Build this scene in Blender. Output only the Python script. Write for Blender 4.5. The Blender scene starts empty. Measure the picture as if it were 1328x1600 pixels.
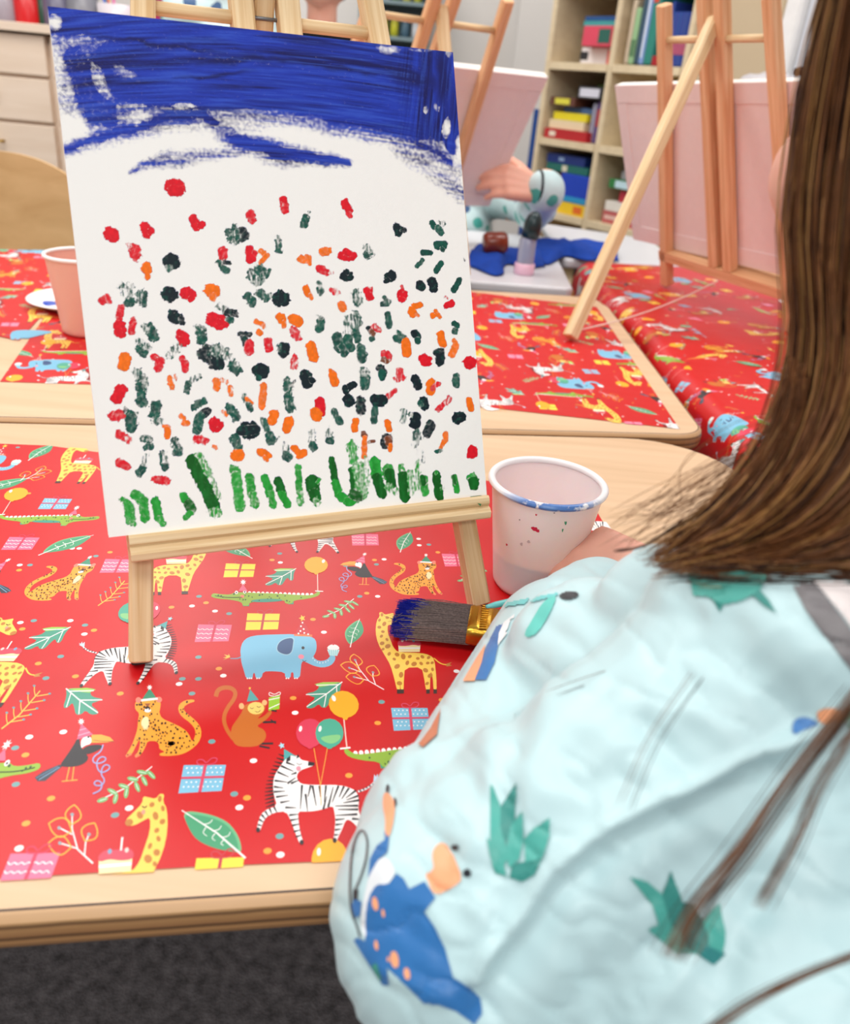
import bpy, bmesh, math, random
import numpy as np
from mathutils import Vector, Matrix
from mathutils.bvhtree import BVHTree
from mathutils.noise import noise as mnoise
random.seed(7); RNG = np.random.default_rng(7)
SC = bpy.context.scene; COL = SC.collection
PI = math.pi

# ------------------------------------------------------------------ camera
CAM = Vector((0, 0, .945)); TZ = .60          # lens height, table-top height
RX = Vector((.99564809, -.09319266, 0)); RY = Vector((.04245589, .45358859, -.89019935)); RZ = Vector((.08296005, .88632529, .4555712))
R3 = Matrix((RX, RY, RZ)); FPX = 1285.0
cd = bpy.data.cameras.new('camera'); cam = bpy.data.objects.new('camera', cd); COL.objects.link(cam)
cd.sensor_fit = 'HORIZONTAL'; cd.sensor_width = 36; cd.lens = FPX / 1328 * 36; cd.clip_start = .02
cam.matrix_world = Matrix.Translation(CAM) @ R3.to_4x4()
cd.dof.use_dof = True; cd.dof.focus_distance = .61; cd.dof.aperture_fstop = 9
SC.camera = cam
def ray(px, py):
    return (R3 @ Vector((px - 664, 800 - py, -FPX))).normalized()
def az(px, py, z=TZ):                          # point of the plane at height z seen at that place of the photo
    r = ray(px, py); return CAM + r * ((z - CAM.z) / r.z)
def ay(px, py, y):
    r = ray(px, py); return CAM + r * (y / r.y)
def ad(px, py, d):
    return CAM + ray(px, py) * d
def proj(p):
    v = R3.transposed() @ (Vector(p) - CAM); return 664 - FPX * v.x / v.z, 800 + FPX * v.y / v.z

# ------------------------------------------------------------------ light and exposure
vs = SC.view_settings; vs.view_transform = 'Standard'; vs.look = 'None'; vs.gamma = 1; vs.use_curve_mapping = False; vs.exposure = -.10
w = bpy.data.worlds.new('room_air'); SC.world = w; w.use_nodes = True
w.node_tree.nodes['Background'].inputs[0].default_value = (.95, .96, 1, 1); w.node_tree.nodes['Background'].inputs[1].default_value = .40
def area(name, loc, sx, sy, power, tgt=None, col=(1, .97, .93)):
    l = bpy.data.lights.new(name, 'AREA'); l.shape = 'RECTANGLE'; l.size = sx; l.size_y = sy; l.energy = power; l.color = col
    o = bpy.data.objects.new(name, l); COL.objects.link(o); o.location = loc
    if tgt: o.rotation_euler = (Vector(tgt) - Vector(loc)).to_track_quat('-Z', 'Y').to_euler()
    return o
area('ceiling_panel_light', (-.7, 1.9, 2.6), 1.2, .6, 26)
area('ceiling_panel_light', (1.0, 1.7, 2.6), 1.2, .6, 24)
area('ceiling_panel_light', (-.9, -.3, 2.6), 1.2, .6, 20)
area('ceiling_panel_light', (.6, -.6, 2.6), 1.2, .6, 14)
area('ceiling_panel_light', (-.9, 3.4, 2.6), 1.2, .6, 30)
area('ceiling_panel_light', (-1.9, 1.2, 2.6), 1.2, .6, 26)
area('ceiling_panel_light', (.2, -2.2, 2.5), 1.2, .6, 54)  # unseen lamp added behind the camera to brighten the canvas front

# ------------------------------------------------------------------ colours and materials
def s2l(c):
    return tuple(((v / 255) / 12.92 if v / 255 <= .04045 else ((v / 255 + .055) / 1.055) ** 2.4) for v in c)
MATS = {}
def mat(name, c, rough=.5, spec=.5, metal=0, var=.06, scale=30, bump=0, bscale=200, trans=0, sss=0, stretch=None, alpha=1, coat=0):
    if name in MATS: return MATS[name]
    m = bpy.data.materials.new(name); m.use_nodes = True; nt = m.node_tree; N = nt.nodes; L = nt.links
    b = N['Principled BSDF']; c = s2l(c)
    b.inputs['Roughness'].default_value = rough; b.inputs['Specular IOR Level'].default_value = spec; b.inputs['Metallic'].default_value = metal
    b.inputs['Transmission Weight'].default_value = trans; b.inputs['Alpha'].default_value = alpha; b.inputs['Coat Weight'].default_value = coat
    if sss: b.inputs['Subsurface Weight'].default_value = sss; b.inputs['Subsurface Scale'].default_value = .01; b.inputs['Subsurface Radius'].default_value = (1, .35, .2)
    tc = N.new('ShaderNodeTexCoord'); mp = N.new('ShaderNodeMapping'); L.new(tc.outputs['Object'], mp.inputs[0])
    if stretch: mp.inputs['Scale'].default_value = stretch
    n = N.new('ShaderNodeTexNoise'); n.inputs['Scale'].default_value = scale; n.inputs['Detail'].default_value = 4; L.new(mp.outputs[0], n.inputs['Vector'])
    r = N.new('ShaderNodeMix'); r.data_type = 'RGBA'; r.inputs[6].default_value = tuple(max(0, v * (1 - var * 1.6)) for v in c) + (1,); r.inputs[7].default_value = tuple(min(1, v * (1 + var)) for v in c) + (1,)
    L.new(n.outputs[0], r.inputs[0]); L.new(r.outputs[2], b.inputs['Base Color'])
    if bump:
        n2 = N.new('ShaderNodeTexNoise'); n2.inputs['Scale'].default_value = bscale; L.new(tc.outputs['Object'], n2.inputs['Vector'])
        bp = N.new('ShaderNodeBump'); bp.inputs['Strength'].default_value = bump; bp.inputs['Distance'].default_value = .002; L.new(n2.outputs[0], bp.inputs['Height']); L.new(bp.outputs[0], b.inputs['Normal'])
    MATS[name] = m; return m
def woodmat(name, c1, c2, uscale=6, vscale=140, rough=.55, coord='UV', dist=3):
    m = bpy.data.materials.new(name); m.use_nodes = True; nt = m.node_tree; N = nt.nodes; L = nt.links; b = N['Principled BSDF']
    b.inputs['Roughness'].default_value = rough; b.inputs['Specular IOR Level'].default_value = .35
    tc = N.new('ShaderNodeTexCoord'); mp = N.new('ShaderNodeMapping'); L.new(tc.outputs[coord], mp.inputs[0]); mp.inputs['Scale'].default_value = (uscale, vscale, vscale if coord != 'UV' else 1)
    n = N.new('ShaderNodeTexNoise'); n.inputs['Scale'].default_value = 1; n.inputs['Detail'].default_value = 5; n.inputs['Distortion'].default_value = dist * .2; L.new(mp.outputs[0], n.inputs['Vector'])
    cr = N.new('ShaderNodeValToRGB'); cr.color_ramp.elements[0].position = .3; cr.color_ramp.elements[1].position = .68
    cr.color_ramp.elements[0].color = s2l(c2) + (1,); cr.color_ramp.elements[1].color = s2l(c1) + (1,); L.new(n.outputs[0], cr.inputs[0]); L.new(cr.outputs[0], b.inputs['Base Color'])
    bp = N.new('ShaderNodeBump'); bp.inputs['Strength'].default_value = .08; bp.inputs['Distance'].default_value = .001; L.new(n.outputs[0], bp.inputs['Height']); L.new(bp.outputs[0], b.inputs['Normal'])
    return m
M_PINE = woodmat('pine', (234, 209, 168), (206, 168, 118), 7, 230)
M_PINE2 = woodmat('warm_pine', (236, 192, 150), (208, 150, 104), 6, 170)
M_TABLE = woodmat('beech_laminate', (222, 190, 156), (210, 176, 140), 3, 45, .38, 'Object')
M_SHELF = woodmat('pale_birch_board', (226, 208, 174), (214, 194, 160), 4, 30, .5, 'Object')
M_CHAIR = woodmat('chair_plywood', (214, 176, 126), (196, 156, 106), 9, 22, .35, 'Object')
M_CAB = woodmat('pale_drawer_board', (242, 222, 202), (234, 212, 190), 4, 30, .5, 'Object')
def vcol_mat(name, rough=.35, attr='print', bump=0, bscale=8, spec=.5, sheen=0):
    m = bpy.data.materials.new(name); m.use_nodes = True; N = m.node_tree.nodes; L = m.node_tree.links; b = N['Principled BSDF']
    a = N.new('ShaderNodeVertexColor'); a.layer_name = attr; L.new(a.outputs[0], b.inputs['Base Color'])
    b.inputs['Roughness'].default_value = rough; b.inputs['Specular IOR Level'].default_value = spec
    if bump:
        tc = N.new('ShaderNodeTexCoord'); n = N.new('ShaderNodeTexNoise'); n.inputs['Scale'].default_value = bscale; n.inputs['Detail'].default_value = 3; L.new(tc.outputs['Object'], n.inputs['Vector'])
        bp = N.new('ShaderNodeBump'); bp.inputs['Strength'].default_value = bump; bp.inputs['Distance'].default_value = .02; L.new(n.outputs[0], bp.inputs['Height']); L.new(bp.outputs[0], b.inputs['Normal'])
    return m
M_WRAP = vcol_mat('wrapping_paper', .40, 'print', .12, 7)

# ------------------------------------------------------------------ object helpers
def tag(o, label=None, cat=None, group=None, kind=None):
    for k, v in (('label', label), ('category', cat), ('group', group), ('kind', kind)):
        if v: o[k] = v
    return o
def empty(name, loc, label=None, cat=None, group=None, rz=0):
    o = bpy.data.objects.new(name, None); COL.objects.link(o); o.location = loc; o.rotation_euler = (0, 0, rz); o.empty_display_size = .02
    return tag(o, label, cat, group)
def link(name, me, m, parent=None, smooth=False):
    o = bpy.data.objects.new(name, me); COL.objects.link(o)
    if m:
        for q in (m if isinstance(m, (list, tuple)) else [m]): me.materials.append(q)
    if smooth: me.shade_smooth()
    if parent: adopt(o, parent)
    return o
def world_of(o):
    m = Matrix.LocRotScale(o.location, o.rotation_euler, o.scale)
    return world_of(o.parent) @ o.matrix_parent_inverse @ m if o.parent else m
def adopt(o, parent):                          # geometry is written in world space: keep it there
    o.parent = parent; o.matrix_parent_inverse = world_of(parent).inverted()
class MB:
    def __init__(s): s.v = []; s.f = []; s.uv = []; s.mi = []
    def add(s, vs, fs, uvs=None, mi=0):
        b = len(s.v); s.v += [tuple(q) for q in vs]
        for i, f in enumerate(fs):
            s.f.append([b + j for j in f]); s.uv.append(uvs[i] if uvs else [(0, 0)] * len(f)); s.mi.append(mi)
    def beam(s, p0, p1, w, d, wd, mi=0, bev=.12, w1=None, d1=None):     # bar of section w x d, chamfered, uv along its length
        p0, p1 = Vector(p0), Vector(p1); ax = (p1 - p0); Ln = ax.length; ax.normalize()
        wd = Vector(wd); wd = (wd - ax * wd.dot(ax)).normalized(); dd = ax.cross(wd)
        def sec(w, d, e=0):
            a, b_, c = w / 2 - e, d / 2 - e, min(w, d) * bev
            return [(a, -b_ + c), (a, b_ - c), (a - c, b_), (-a + c, b_), (-a, b_ - c), (-a, -b_ + c), (-a + c, -b_), (a - c, -b_)]
        e = min(w, d) * bev * .6
        w1 = w1 or w; d1 = d1 or d
        rings = [(p0, sec(w, d, e)), (p0 + ax * e, sec(w, d)), (p1 - ax * e, sec(w1, d1)), (p1, sec(w1, d1, e))]
        vs = []; off = random.random() * 9
        for c, sq in rings: vs += [c + wd * x + dd * y for x, y in sq]
        fs = []; uv = []; us = [0, e, Ln - e, Ln]; per = [0]
        sq = sec(w, d)
        for i in range(8): per.append(per[-1] + math.dist(sq[i], sq[(i + 1) % 8]))
        for r in range(3):
            for i in range(8):
                j = (i + 1) % 8; fs.append([r * 8 + i, r * 8 + j, r * 8 + 8 + j, r * 8 + 8 + i])
                uv.append([(us[r] + off, per[i] + off), (us[r] + off, per[i + 1] + off), (us[r + 1] + off, per[i + 1] + off), (us[r + 1] + off, per[i] + off)])
        fs += [[7, 6, 5, 4, 3, 2, 1, 0], [24 + i for i in range(8)]]; uv += [[(off + x, off + y) for x, y in sq]] * 2
        s.add(vs, fs, uv, mi); return s
    def box(s, c, sx, sy, sz, rz=0, mi=0, bev=.06):
        c = Vector(c); u = Vector((math.cos(rz), math.sin(rz), 0))
        return s.beam(c - Vector((0, 0, sz / 2)), c + Vector((0, 0, sz / 2)), sx, sy, u, mi, bev)
    def boxx(s, c, sx, sy, sz, rz=0, mi=0, bev=.06):     # grain along x
        c = Vector(c); u = Vector((math.cos(rz), math.sin(rz), 0))
        return s.beam(c - u * sx / 2, c + u * sx / 2, sy, sz, (-u.y, u.x, 0), mi, bev)
    def lathe(s, c, prof, ax=(0, 0, 1), n=48, mi=0, closed=False):
        c = Vector(c); q = Vector(ax).normalized().to_track_quat('Z', 'X'); vs = []
        for r, z in prof:
            for i in range(n): vs.append(c + q @ Vector((r * math.cos(2 * PI * i / n), r * math.sin(2 * PI * i / n), z)))
        fs = []; uv = []
        for k in range(len(prof) - 1):
            for i in range(n):
                j = (i + 1) % n; fs.append([k * n + i, k * n + j, (k + 1) * n + j, (k + 1) * n + i]); uv.append([(0, 0)] * 4)
        s.add(vs, fs, uv, mi); return s
    def tube(s, pts, r, n=8, mi=0, caps=True):
        pts = [Vector(p) for p in pts]; m = len(pts); rs = r if isinstance(r, (list, tuple)) else [r] * m
        vs = []; t0 = (pts[1] - pts[0]).normalized(); nrm = t0.orthogonal().normalized(); Ls = 0; us = []
        for k, p in enumerate(pts):
            t = (pts[min(k + 1, m - 1)] - pts[max(k - 1, 0)]).normalized(); nrm = (nrm - t * nrm.dot(t)).normalized(); bn = t.cross(nrm)
            if k: Ls += (p - pts[k - 1]).length
            us.append(Ls)
            for i in range(n): a = 2 * PI * i / n; vs.append(p + (nrm * math.cos(a) + bn * math.sin(a)) * rs[k])
        fs = []; uv = []
        for k in range(m - 1):
            for i in range(n):
                j = (i + 1) % n; fs.append([k * n + i, k * n + j, (k + 1) * n + j, (k + 1) * n + i]); uv.append([(us[k], i * .003), (us[k], i * .003 + .003), (us[k + 1], i * .003 + .003), (us[k + 1], i * .003)])
        if caps: fs += [list(range(n))[::-1], [(m - 1) * n + i for i in range(n)]]; uv += [[(0, 0)] * n] * 2
        s.add(vs, fs, uv, mi); return s
    def build(s, name, m, parent=None, smooth=False, loc=None):
        me = bpy.data.meshes.new(name); vs = s.v
        org = Vector(loc) if loc is not None else None
        if org is not None: vs = [tuple(Vector(q) - org) for q in vs]
        me.from_pydata(vs, [], s.f); ul = me.uv_layers.new(name='UVMap')
        flat = [c for f in s.uv for q in f for c in q]; ul.data.foreach_set('uv', flat)
        me.update()
        o = link(name, me, m, None, smooth); me.polygons.foreach_set('material_index', s.mi)
        if org is not None: o.location = org
        if parent: adopt(o, parent)
        return o
def smooth_by_angle(o, a=.6):
    o.data.shade_smooth()
    try: o.data.set_sharp_from_angle(angle=a)
    except Exception: pass
    return o

# ------------------------------------------------------------------ blended solids (bodies, clothes): tapered capsules fused by a voxel remesh
def capsule_mesh(bm, a, ra, b, rb, seg=20):
    a, b = Vector(a), Vector(b)
    for c, r in ((a, ra), (b, rb)):
        bmesh.ops.create_icosphere(bm, subdivisions=3, radius=r, matrix=Matrix.Translation(c))
    ax = b - a
    if ax.length > 1e-4:
        q = ax.normalized().to_track_quat('Z', 'X').to_matrix().to_4x4()
        bmesh.ops.create_cone(bm, cap_ends=True, segments=seg, radius1=ra, radius2=rb, depth=ax.length, matrix=Matrix.Translation((a + b) / 2) @ q)
def fuse(name, caps, voxel, smooth_it, m, parent=None, ell=(), post=None):
    bm = bmesh.new()
    for a, ra, b, rb in caps: capsule_mesh(bm, a, ra, b, rb)
    for c, (rx, ry, rz), rot in ell:
        bmesh.ops.create_icosphere(bm, subdivisions=4, radius=1, matrix=Matrix.Translation(Vector(c)) @ Matrix.Rotation(rot, 4, 'Z') @ Matrix.Diagonal((rx, ry, rz, 1)))
    me = bpy.data.meshes.new('raw'); bm.to_mesh(me); bm.free()
    t = bpy.data.objects.new('raw', me); COL.objects.link(t)
    r = t.modifiers.new('r', 'REMESH'); r.mode = 'VOXEL'; r.voxel_size = voxel
    if smooth_it: s = t.modifiers.new('s', 'SMOOTH'); s.iterations = smooth_it; s.factor = .5
    dg = bpy.context.evaluated_depsgraph_get(); dg.update()
    me2 = bpy.data.meshes.new_from_object(t.evaluated_get(dg)); bpy.data.objects.remove(t); bpy.data.meshes.remove(me)
    if post: post(me2)
    me2.name = name
    return link(name, me2, m, parent, True)

# ------------------------------------------------------------------ flat vector art (printed paper, printed cloth)
def pinp(x, y, P):
    c = False; n = len(P)
    for i in range(n):
        x1, y1 = P[i]; x2, y2 = P[i - 1]
        if (y1 > y) != (y2 > y) and x < (x2 - x1) * (y - y1) / (y2 - y1) + x1: c = not c
    return c
def ell_(cx, cy, rx, ry=None, rot=0, n=16):
    ry = ry or rx
    return [(cx + rx * math.cos(t) * math.cos(rot) - ry * math.sin(t) * math.sin(rot), cy + rx * math.cos(t) * math.sin(rot) + ry * math.sin(t) * math.cos(rot)) for t in [2 * PI * i / n for i in range(n)]]
def line_(pts, w, w1=None):
    w1 = w if w1 is None else w1; L = []; Rr = []; n = len(pts)
    for i, (x, y) in enumerate(pts):
        x0, y0 = pts[max(i - 1, 0)]; x2, y2 = pts[min(i + 1, n - 1)]; dx, dy = x2 - x0, y2 - y0; d = math.hypot(dx, dy) or 1; h = (w + (w1 - w) * i / (n - 1)) / 2
        L.append((x - dy / d * h, y + dx / d * h)); Rr.append((x + dy / d * h, y - dx / d * h))
    return L + Rr[::-1]
def pieces(pts, w, c): return [(line_(pts[i:i + 3], w), c) for i in range(0, len(pts) - 2, 2)] + [(line_(pts[-2:], w), c)]
def smooth_poly(P, k=2):
    for _ in range(k):
        Q = []
        for i in range(len(P)):
            a, b = P[i], P[(i + 1) % len(P)]; Q += [(a[0] * .75 + b[0] * .25, a[1] * .75 + b[1] * .25), (a[0] * .25 + b[0] * .75, a[1] * .25 + b[1] * .75)]
        P = Q
    return P
def crv(pts, k=2):
    for _ in range(k):
        Q = [pts[0]]
        for a, b in zip(pts[:-1], pts[1:]): Q += [(a[0] * .75 + b[0] * .25, a[1] * .75 + b[1] * .25), (a[0] * .25 + b[0] * .75, a[1] * .25 + b[1] * .75)]
        pts = Q + [pts[-1]]
    return pts
def clip_half(P, a, b, c):                     # keep a*x+b*y<=c
    out = []
    for i in range(len(P)):
        p, q = P[i - 1], P[i]; dp, dq = a * p[0] + b * p[1] - c, a * q[0] + b * q[1] - c
        if dp <= 0:
            if dq <= 0: out.append(q)
            else: t = dp / (dp - dq); out.append((p[0] + (q[0] - p[0]) * t, p[1] + (q[1] - p[1]) * t))
        elif dq <= 0:
            t = dp / (dp - dq); out.append((p[0] + (q[0] - p[0]) * t, p[1] + (q[1] - p[1]) * t)); out.append(q)
    return out
def clip_convex(P, K):                         # K counter-clockwise
    for i in range(len(K)):
        (x1, y1), (x2, y2) = K[i - 1], K[i]; a, b = (y2 - y1), -(x2 - x1)
        P = clip_half(P, a, b, a * x1 + b * y1)
        if len(P) < 3: return []
    return P
RED = (200, 15, 21)
ES = Vector((.983, .184, 0)); EN = Vector((-.184, .983, 0))     # frame of the near and middle tables
def sn(p): return (p.x * ES.x + p.y * ES.y, p.x * EN.x + p.y * EN.y)
def wsn(s, n, z=TZ): return Vector((s * ES.x + n * EN.x, s * ES.y + n * EN.y, z))
def crop(x0, y0, k): return lambda P: [(x0 + x / k, y0 + y / k) for x, y in P]
cA = crop(0, 660, 4.0); cB = crop(0, 1030, 3.555); cC = crop(320, 1030, 3.689); cD = crop(300, 820, 3.32); cI = crop(0, 0, 1)
MOTIF = {}
def motif(name, anchor, fr, layers):
    A = sn(az(*fr([anchor])[0])); out = []
    for P, c in layers:
        Q = []
        for x, y in fr(P):
            q = sn(az(x, y)); Q.append((q[0] - A[0], q[1] - A[1]))
        out.append((Q, c))
    MOTIF[name] = out
WHT = (245, 240, 238); YEL = (246, 200, 70); ORG = (240, 165, 60); PNK = (222, 110, 140); TEAL = (70, 160, 140); BLK = (40, 38, 42); GRN = (86, 170, 130); DGR = (60, 140, 110); LBL = (120, 185, 215)
def spots(P, n, r0, r1, col, seed, sq=.8):
    rr = random.Random(seed); xs = [p[0] for p in P]; ys = [p[1] for p in P]; out = []; pts = []
    tries = 0
    while len(out) < n and tries < n * 60:
        tries += 1; x = rr.uniform(min(xs), max(xs)); y = rr.uniform(min(ys), max(ys)); r = rr.uniform(r0, r1)
        if all(pinp(x + dx, y + dy, P) for dx, dy in ((r, 0), (-r, 0), (0, r), (0, -r))) and all(math.hypot(x - a, y - b) > r + c + r0 * .4 for a, b, c in pts):
            pts.append((x, y, r)); out.append((ell_(x, y, r, r * sq, rr.uniform(0, 3), 8), col))
    return out
def star(cx, cy, r, c=WHT, n=8): return ([(cx + (r if i % 2 else r * .45) * math.cos(PI * i / n), cy + (r if i % 2 else r * .45) * math.sin(PI * i / n)) for i in range(2 * n)], c)
# elephant
body = smooth_poly([(235, 690), (232, 650), (245, 610), (275, 585), (330, 575), (420, 572), (510, 570), (560, 580), (600, 583), (625, 600), (630, 640), (622, 670), (608, 690), (640, 712), (680, 705), (695, 690), (700, 680), (728, 684), (722, 712), (700, 735), (660, 745), (620, 738), (590, 725), (565, 712), (550, 715), (545, 760), (540, 798), (508, 800), (508, 770), (495, 768), (492, 800), (465, 798), (462, 768), (400, 763), (350, 765), (342, 800), (312, 802), (306, 770), (298, 775), (295, 803), (262, 803), (250, 760), (238, 720)], 1)
ear = smooth_poly([(415, 655), (425, 615), (460, 590), (515, 583), (512, 620), (505, 665), (480, 684), (440, 675)])
L = [(line_(crv([(236, 690), (215, 698), (180, 697)]), 7, 4), (95, 150, 175)), ([(180, 690), (142, 705), (160, 695), (142, 693), (162, 688), (148, 676), (170, 682), (172, 672)], (220, 190, 80)), (body, LBL), (ear, (150, 195, 215)), ([((x - 465) * .88 + 465, (y - 635) * .88 + 635) for x, y in ear], (54, 84, 128)),
     ([(512, 578), (606, 582), (556, 492)], (196, 44, 54)), ([(512, 570), (606, 574), (606, 584), (512, 580)], (235, 120, 70)), star(555, 488, 18, YEL, 5), (ell_(548, 688, 15, 12), (240, 140, 160)), (ell_(558, 642, 8), BLK), (line_(crv([(555, 705), (562, 714), (575, 708)]), 3), BLK),
     ([(683, 650), (748, 652), (735, 684), (695, 682)], (200, 232, 235)), (smooth_poly([(680, 648), (690, 630), (715, 622), (740, 630), (750, 648), (720, 656)]), WHT), (ell_(715, 622, 6), (205, 40, 50))]
for t in range(5): L.append((line_([(693 + t * 11, 652), (697 + t * 9, 682)], 3), (110, 190, 200)))
for x, y in ((548, 530), (562, 545), (545, 555), (565, 565), (535, 568), (585, 572), (556, 512)): L.append((ell_(x, y, 4.5), WHT))
for x, y, a in ((610, 700, 2), (620, 712, 2), (632, 720, 1.8), (645, 725, 1.6), (660, 724, 1.4), (674, 720, 1.2), (686, 712, 1)): L.append((line_([(x, y), (x + 6 * math.cos(a), y - 8 * math.sin(a))], 3), WHT))
for x in (268, 280, 290, 318, 330, 470, 482, 514, 526): L.append((ell_(x, 801, 4), WHT))
motif('elephant', (440, 690), cD, L)
# leopard
body = smooth_poly([(755, 240), (775, 230), (870, 232), (895, 240), (890, 285), (885, 300), (900, 335), (960, 360), (1020, 390), (1050, 420), (1068, 465), (1083, 440), (1088, 400), (1060, 360), (1010, 325), (990, 290), (995, 255), (1030, 232), (1075, 228), (1085, 240), (1050, 250), (1020, 270), (1025, 295), (1070, 330), (1110, 370), (1122, 420), (1105, 470), (1060, 510), (1010, 535), (950, 543), (890, 543), (885, 530), (920, 520), (885, 505), (885, 480), (870, 460), (820, 460), (810, 490), (795, 520), (775, 545), (750, 550), (750, 540), (770, 520), (780, 470), (775, 450), (755, 490), (735, 530), (715, 547), (697, 545), (705, 530), (730, 490), (750, 440), (765, 390), (768, 340), (775, 305), (752, 285), (750, 262)], 1)
L = [(body, (240, 160, 50)), (line_([(700, 546), (730, 530)], 14), (240, 130, 80)), (line_([(752, 548), (775, 535)], 14), (240, 130, 80)), (smooth_poly([(780, 360), (800, 325), (825, 325), (832, 360), (825, 395), (800, 402)]), (250, 225, 170)),
     (ell_(770, 232, 16), (240, 130, 110)), (ell_(885, 230, 16), (240, 130, 110)), ([(786, 234), (872, 224), (832, 166)], DGR), ([(784, 228), (876, 218), (878, 230), (786, 240)], WHT), star(832, 162, 17),
     ([(804, 252), (838, 250), (822, 272)], (150, 85, 50)), (ell_(821, 277, 15, 9), (50, 35, 30)), (ell_(821, 290, 19, 11), WHT), (ell_(788, 258, 6), BLK), (ell_(852, 256, 6), BLK)] + spots(body, 110, 4, 7.5, (48, 34, 28), 3)
L.append((smooth_poly([(783, 360), (802, 328), (823, 328), (829, 360), (822, 392), (802, 399)]), (250, 225, 170)))
motif('leopard', (900, 420), cB, L)
# zebra with balloons
body = smooth_poly([(452, 600), (470, 570), (490, 552), (520, 560), (545, 565), (555, 585), (590, 592), (630, 600), (632, 618), (590, 632), (555, 645), (535, 665), (532, 690), (545, 715), (575, 728), (660, 730), (780, 730), (850, 750), (880, 775), (890, 820), (885, 870), (905, 930), (925, 980), (945, 1030), (948, 1058), (928, 1060), (905, 1010), (870, 960), (835, 930), (812, 935), (795, 980), (770, 1030), (760, 1062), (740, 1062), (750, 1000), (755, 930), (748, 880), (740, 850), (690, 868), (640, 880), (580, 884), (540, 882), (540, 930), (550, 1000), (572, 1070), (552, 1075), (525, 1010), (500, 940), (470, 880), (400, 890), (355, 915), (335, 950), (318, 1003), (300, 1003), (305, 960), (325, 900), (360, 870), (420, 850), (400, 790), (395, 730), (402, 680), (425, 640)], 1)
L = []
for i in range(15):
    t = i / 14; x = 470 - 75 * math.sin(t * 1.9); y = 570 + t * 270; L.append((line_([(x + 6, y), (x - 44 - 6 * math.sin(t * 3), y - 18 + 36 * t)], 16, 5), (58, 24, 28)))
L += [(line_(crv([(885, 768), (940, 750), (980, 712)]), 12, 8), (225, 225, 228)), ([(975, 716), (1012, 690), (1000, 690), (1015, 676), (998, 682), (996, 664), (988, 684), (978, 668), (974, 700)], (190, 215, 235)), (body, WHT)]
for k in range(5): L.append((line_([(895 + k * 18, 758 - k * 9), (902 + k * 18, 770 - k * 10)], 8), BLK))
for a in (((400, 740), (455, 748)), ((404, 705), (475, 714)), ((420, 655), (485, 684)), ((440, 620), (512, 652)), ((470, 600), (520, 618)), ((400, 770), (465, 766)), ((412, 800), (482, 790)), ((436, 832), (492, 822)), ((465, 860), (528, 862)), ((478, 722), (525, 688)), ((498, 722), (545, 702)), ((530, 660), (498, 670)), ((562, 730), (552, 872)), ((582, 782), (594, 882)), ((612, 732), (596, 800)), ((622, 734), (644, 852)), ((662, 735), (668, 800)), ((700, 733), (690, 830)), ((684, 872), (704, 795)), ((712, 860), (742, 740)), ((772, 735), (735, 832)), ((803, 738), (775, 802)), ((832, 748), (790, 812)), ((872, 762), (815, 806)), ((888, 792), (818, 818)), ((892, 818), (800, 834)), ((885, 850), (752, 852)), ((885, 872), (768, 872)), ((880, 900), (756, 906)), ((755, 932), (808, 926)), ((755, 960), (796, 956)), ((752, 990), (786, 985)), ((748, 1020), (772, 1016)), ((488, 905), (540, 900)), ((495, 935), (545, 926)), ((505, 965), (548, 956)), ((515, 1000), (553, 990)), ((526, 1030), (560, 1020)), ((400, 858), (418, 890)), ((375, 866), (388, 898)), ((350, 882), (368, 912)), ((330, 903), (352, 930)), ((316, 930), (340, 946)), ((308, 960), (330, 966)), ((850, 925), (905, 930)), ((880, 965), (925, 975)), ((905, 1005), (940, 1010))):
    L.append((line_([a[0], ((a[0][0] + a[1][0]) / 2, (a[0][1] + a[1][1]) / 2), a[1]], 13, 4), BLK))
for a in ((309, 990), (560, 1062), (750, 1050), (938, 1050)): L.append((ell_(a[0], a[1], 12, 15), BLK))
L += [([(598, 596), (634, 602), (632, 620), (596, 620)], BLK), (line_(crv([(530, 606), (545, 616), (562, 608)]), 3), BLK), (ell_(542, 637, 14), (240, 150, 165)), ([(470, 600), (478, 560), (496, 548), (494, 590)], BLK), ([(528, 580), (538, 552), (546, 570)], BLK),
      ([(458, 590), (458, 524), (535, 570), (500, 560)], (80, 165, 165)), star(445, 505, 20, (170, 215, 230), 5)]
for bx, c1 in ((608, (214, 58, 86)), (720, (74, 168, 142))):
    L += [(ell_(bx, 433, 81, 84), c1), ([(bx - 30, 505), (bx + 30, 505), (bx + 8, 524), (bx - 8, 524)], c1), (ell_(bx - 55, 408, 9, 17, .2), WHT), (line_([(bx + (22 if bx < 700 else -12), 520), (668, 735), (672, 850)], 4), (245, 170, 70))]
L.append((smooth_poly([(655, 460), (720, 445), (790, 440), (775, 480), (720, 500)]), (130, 195, 130)))
motif('zebra', (640, 800), cC, L)
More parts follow.
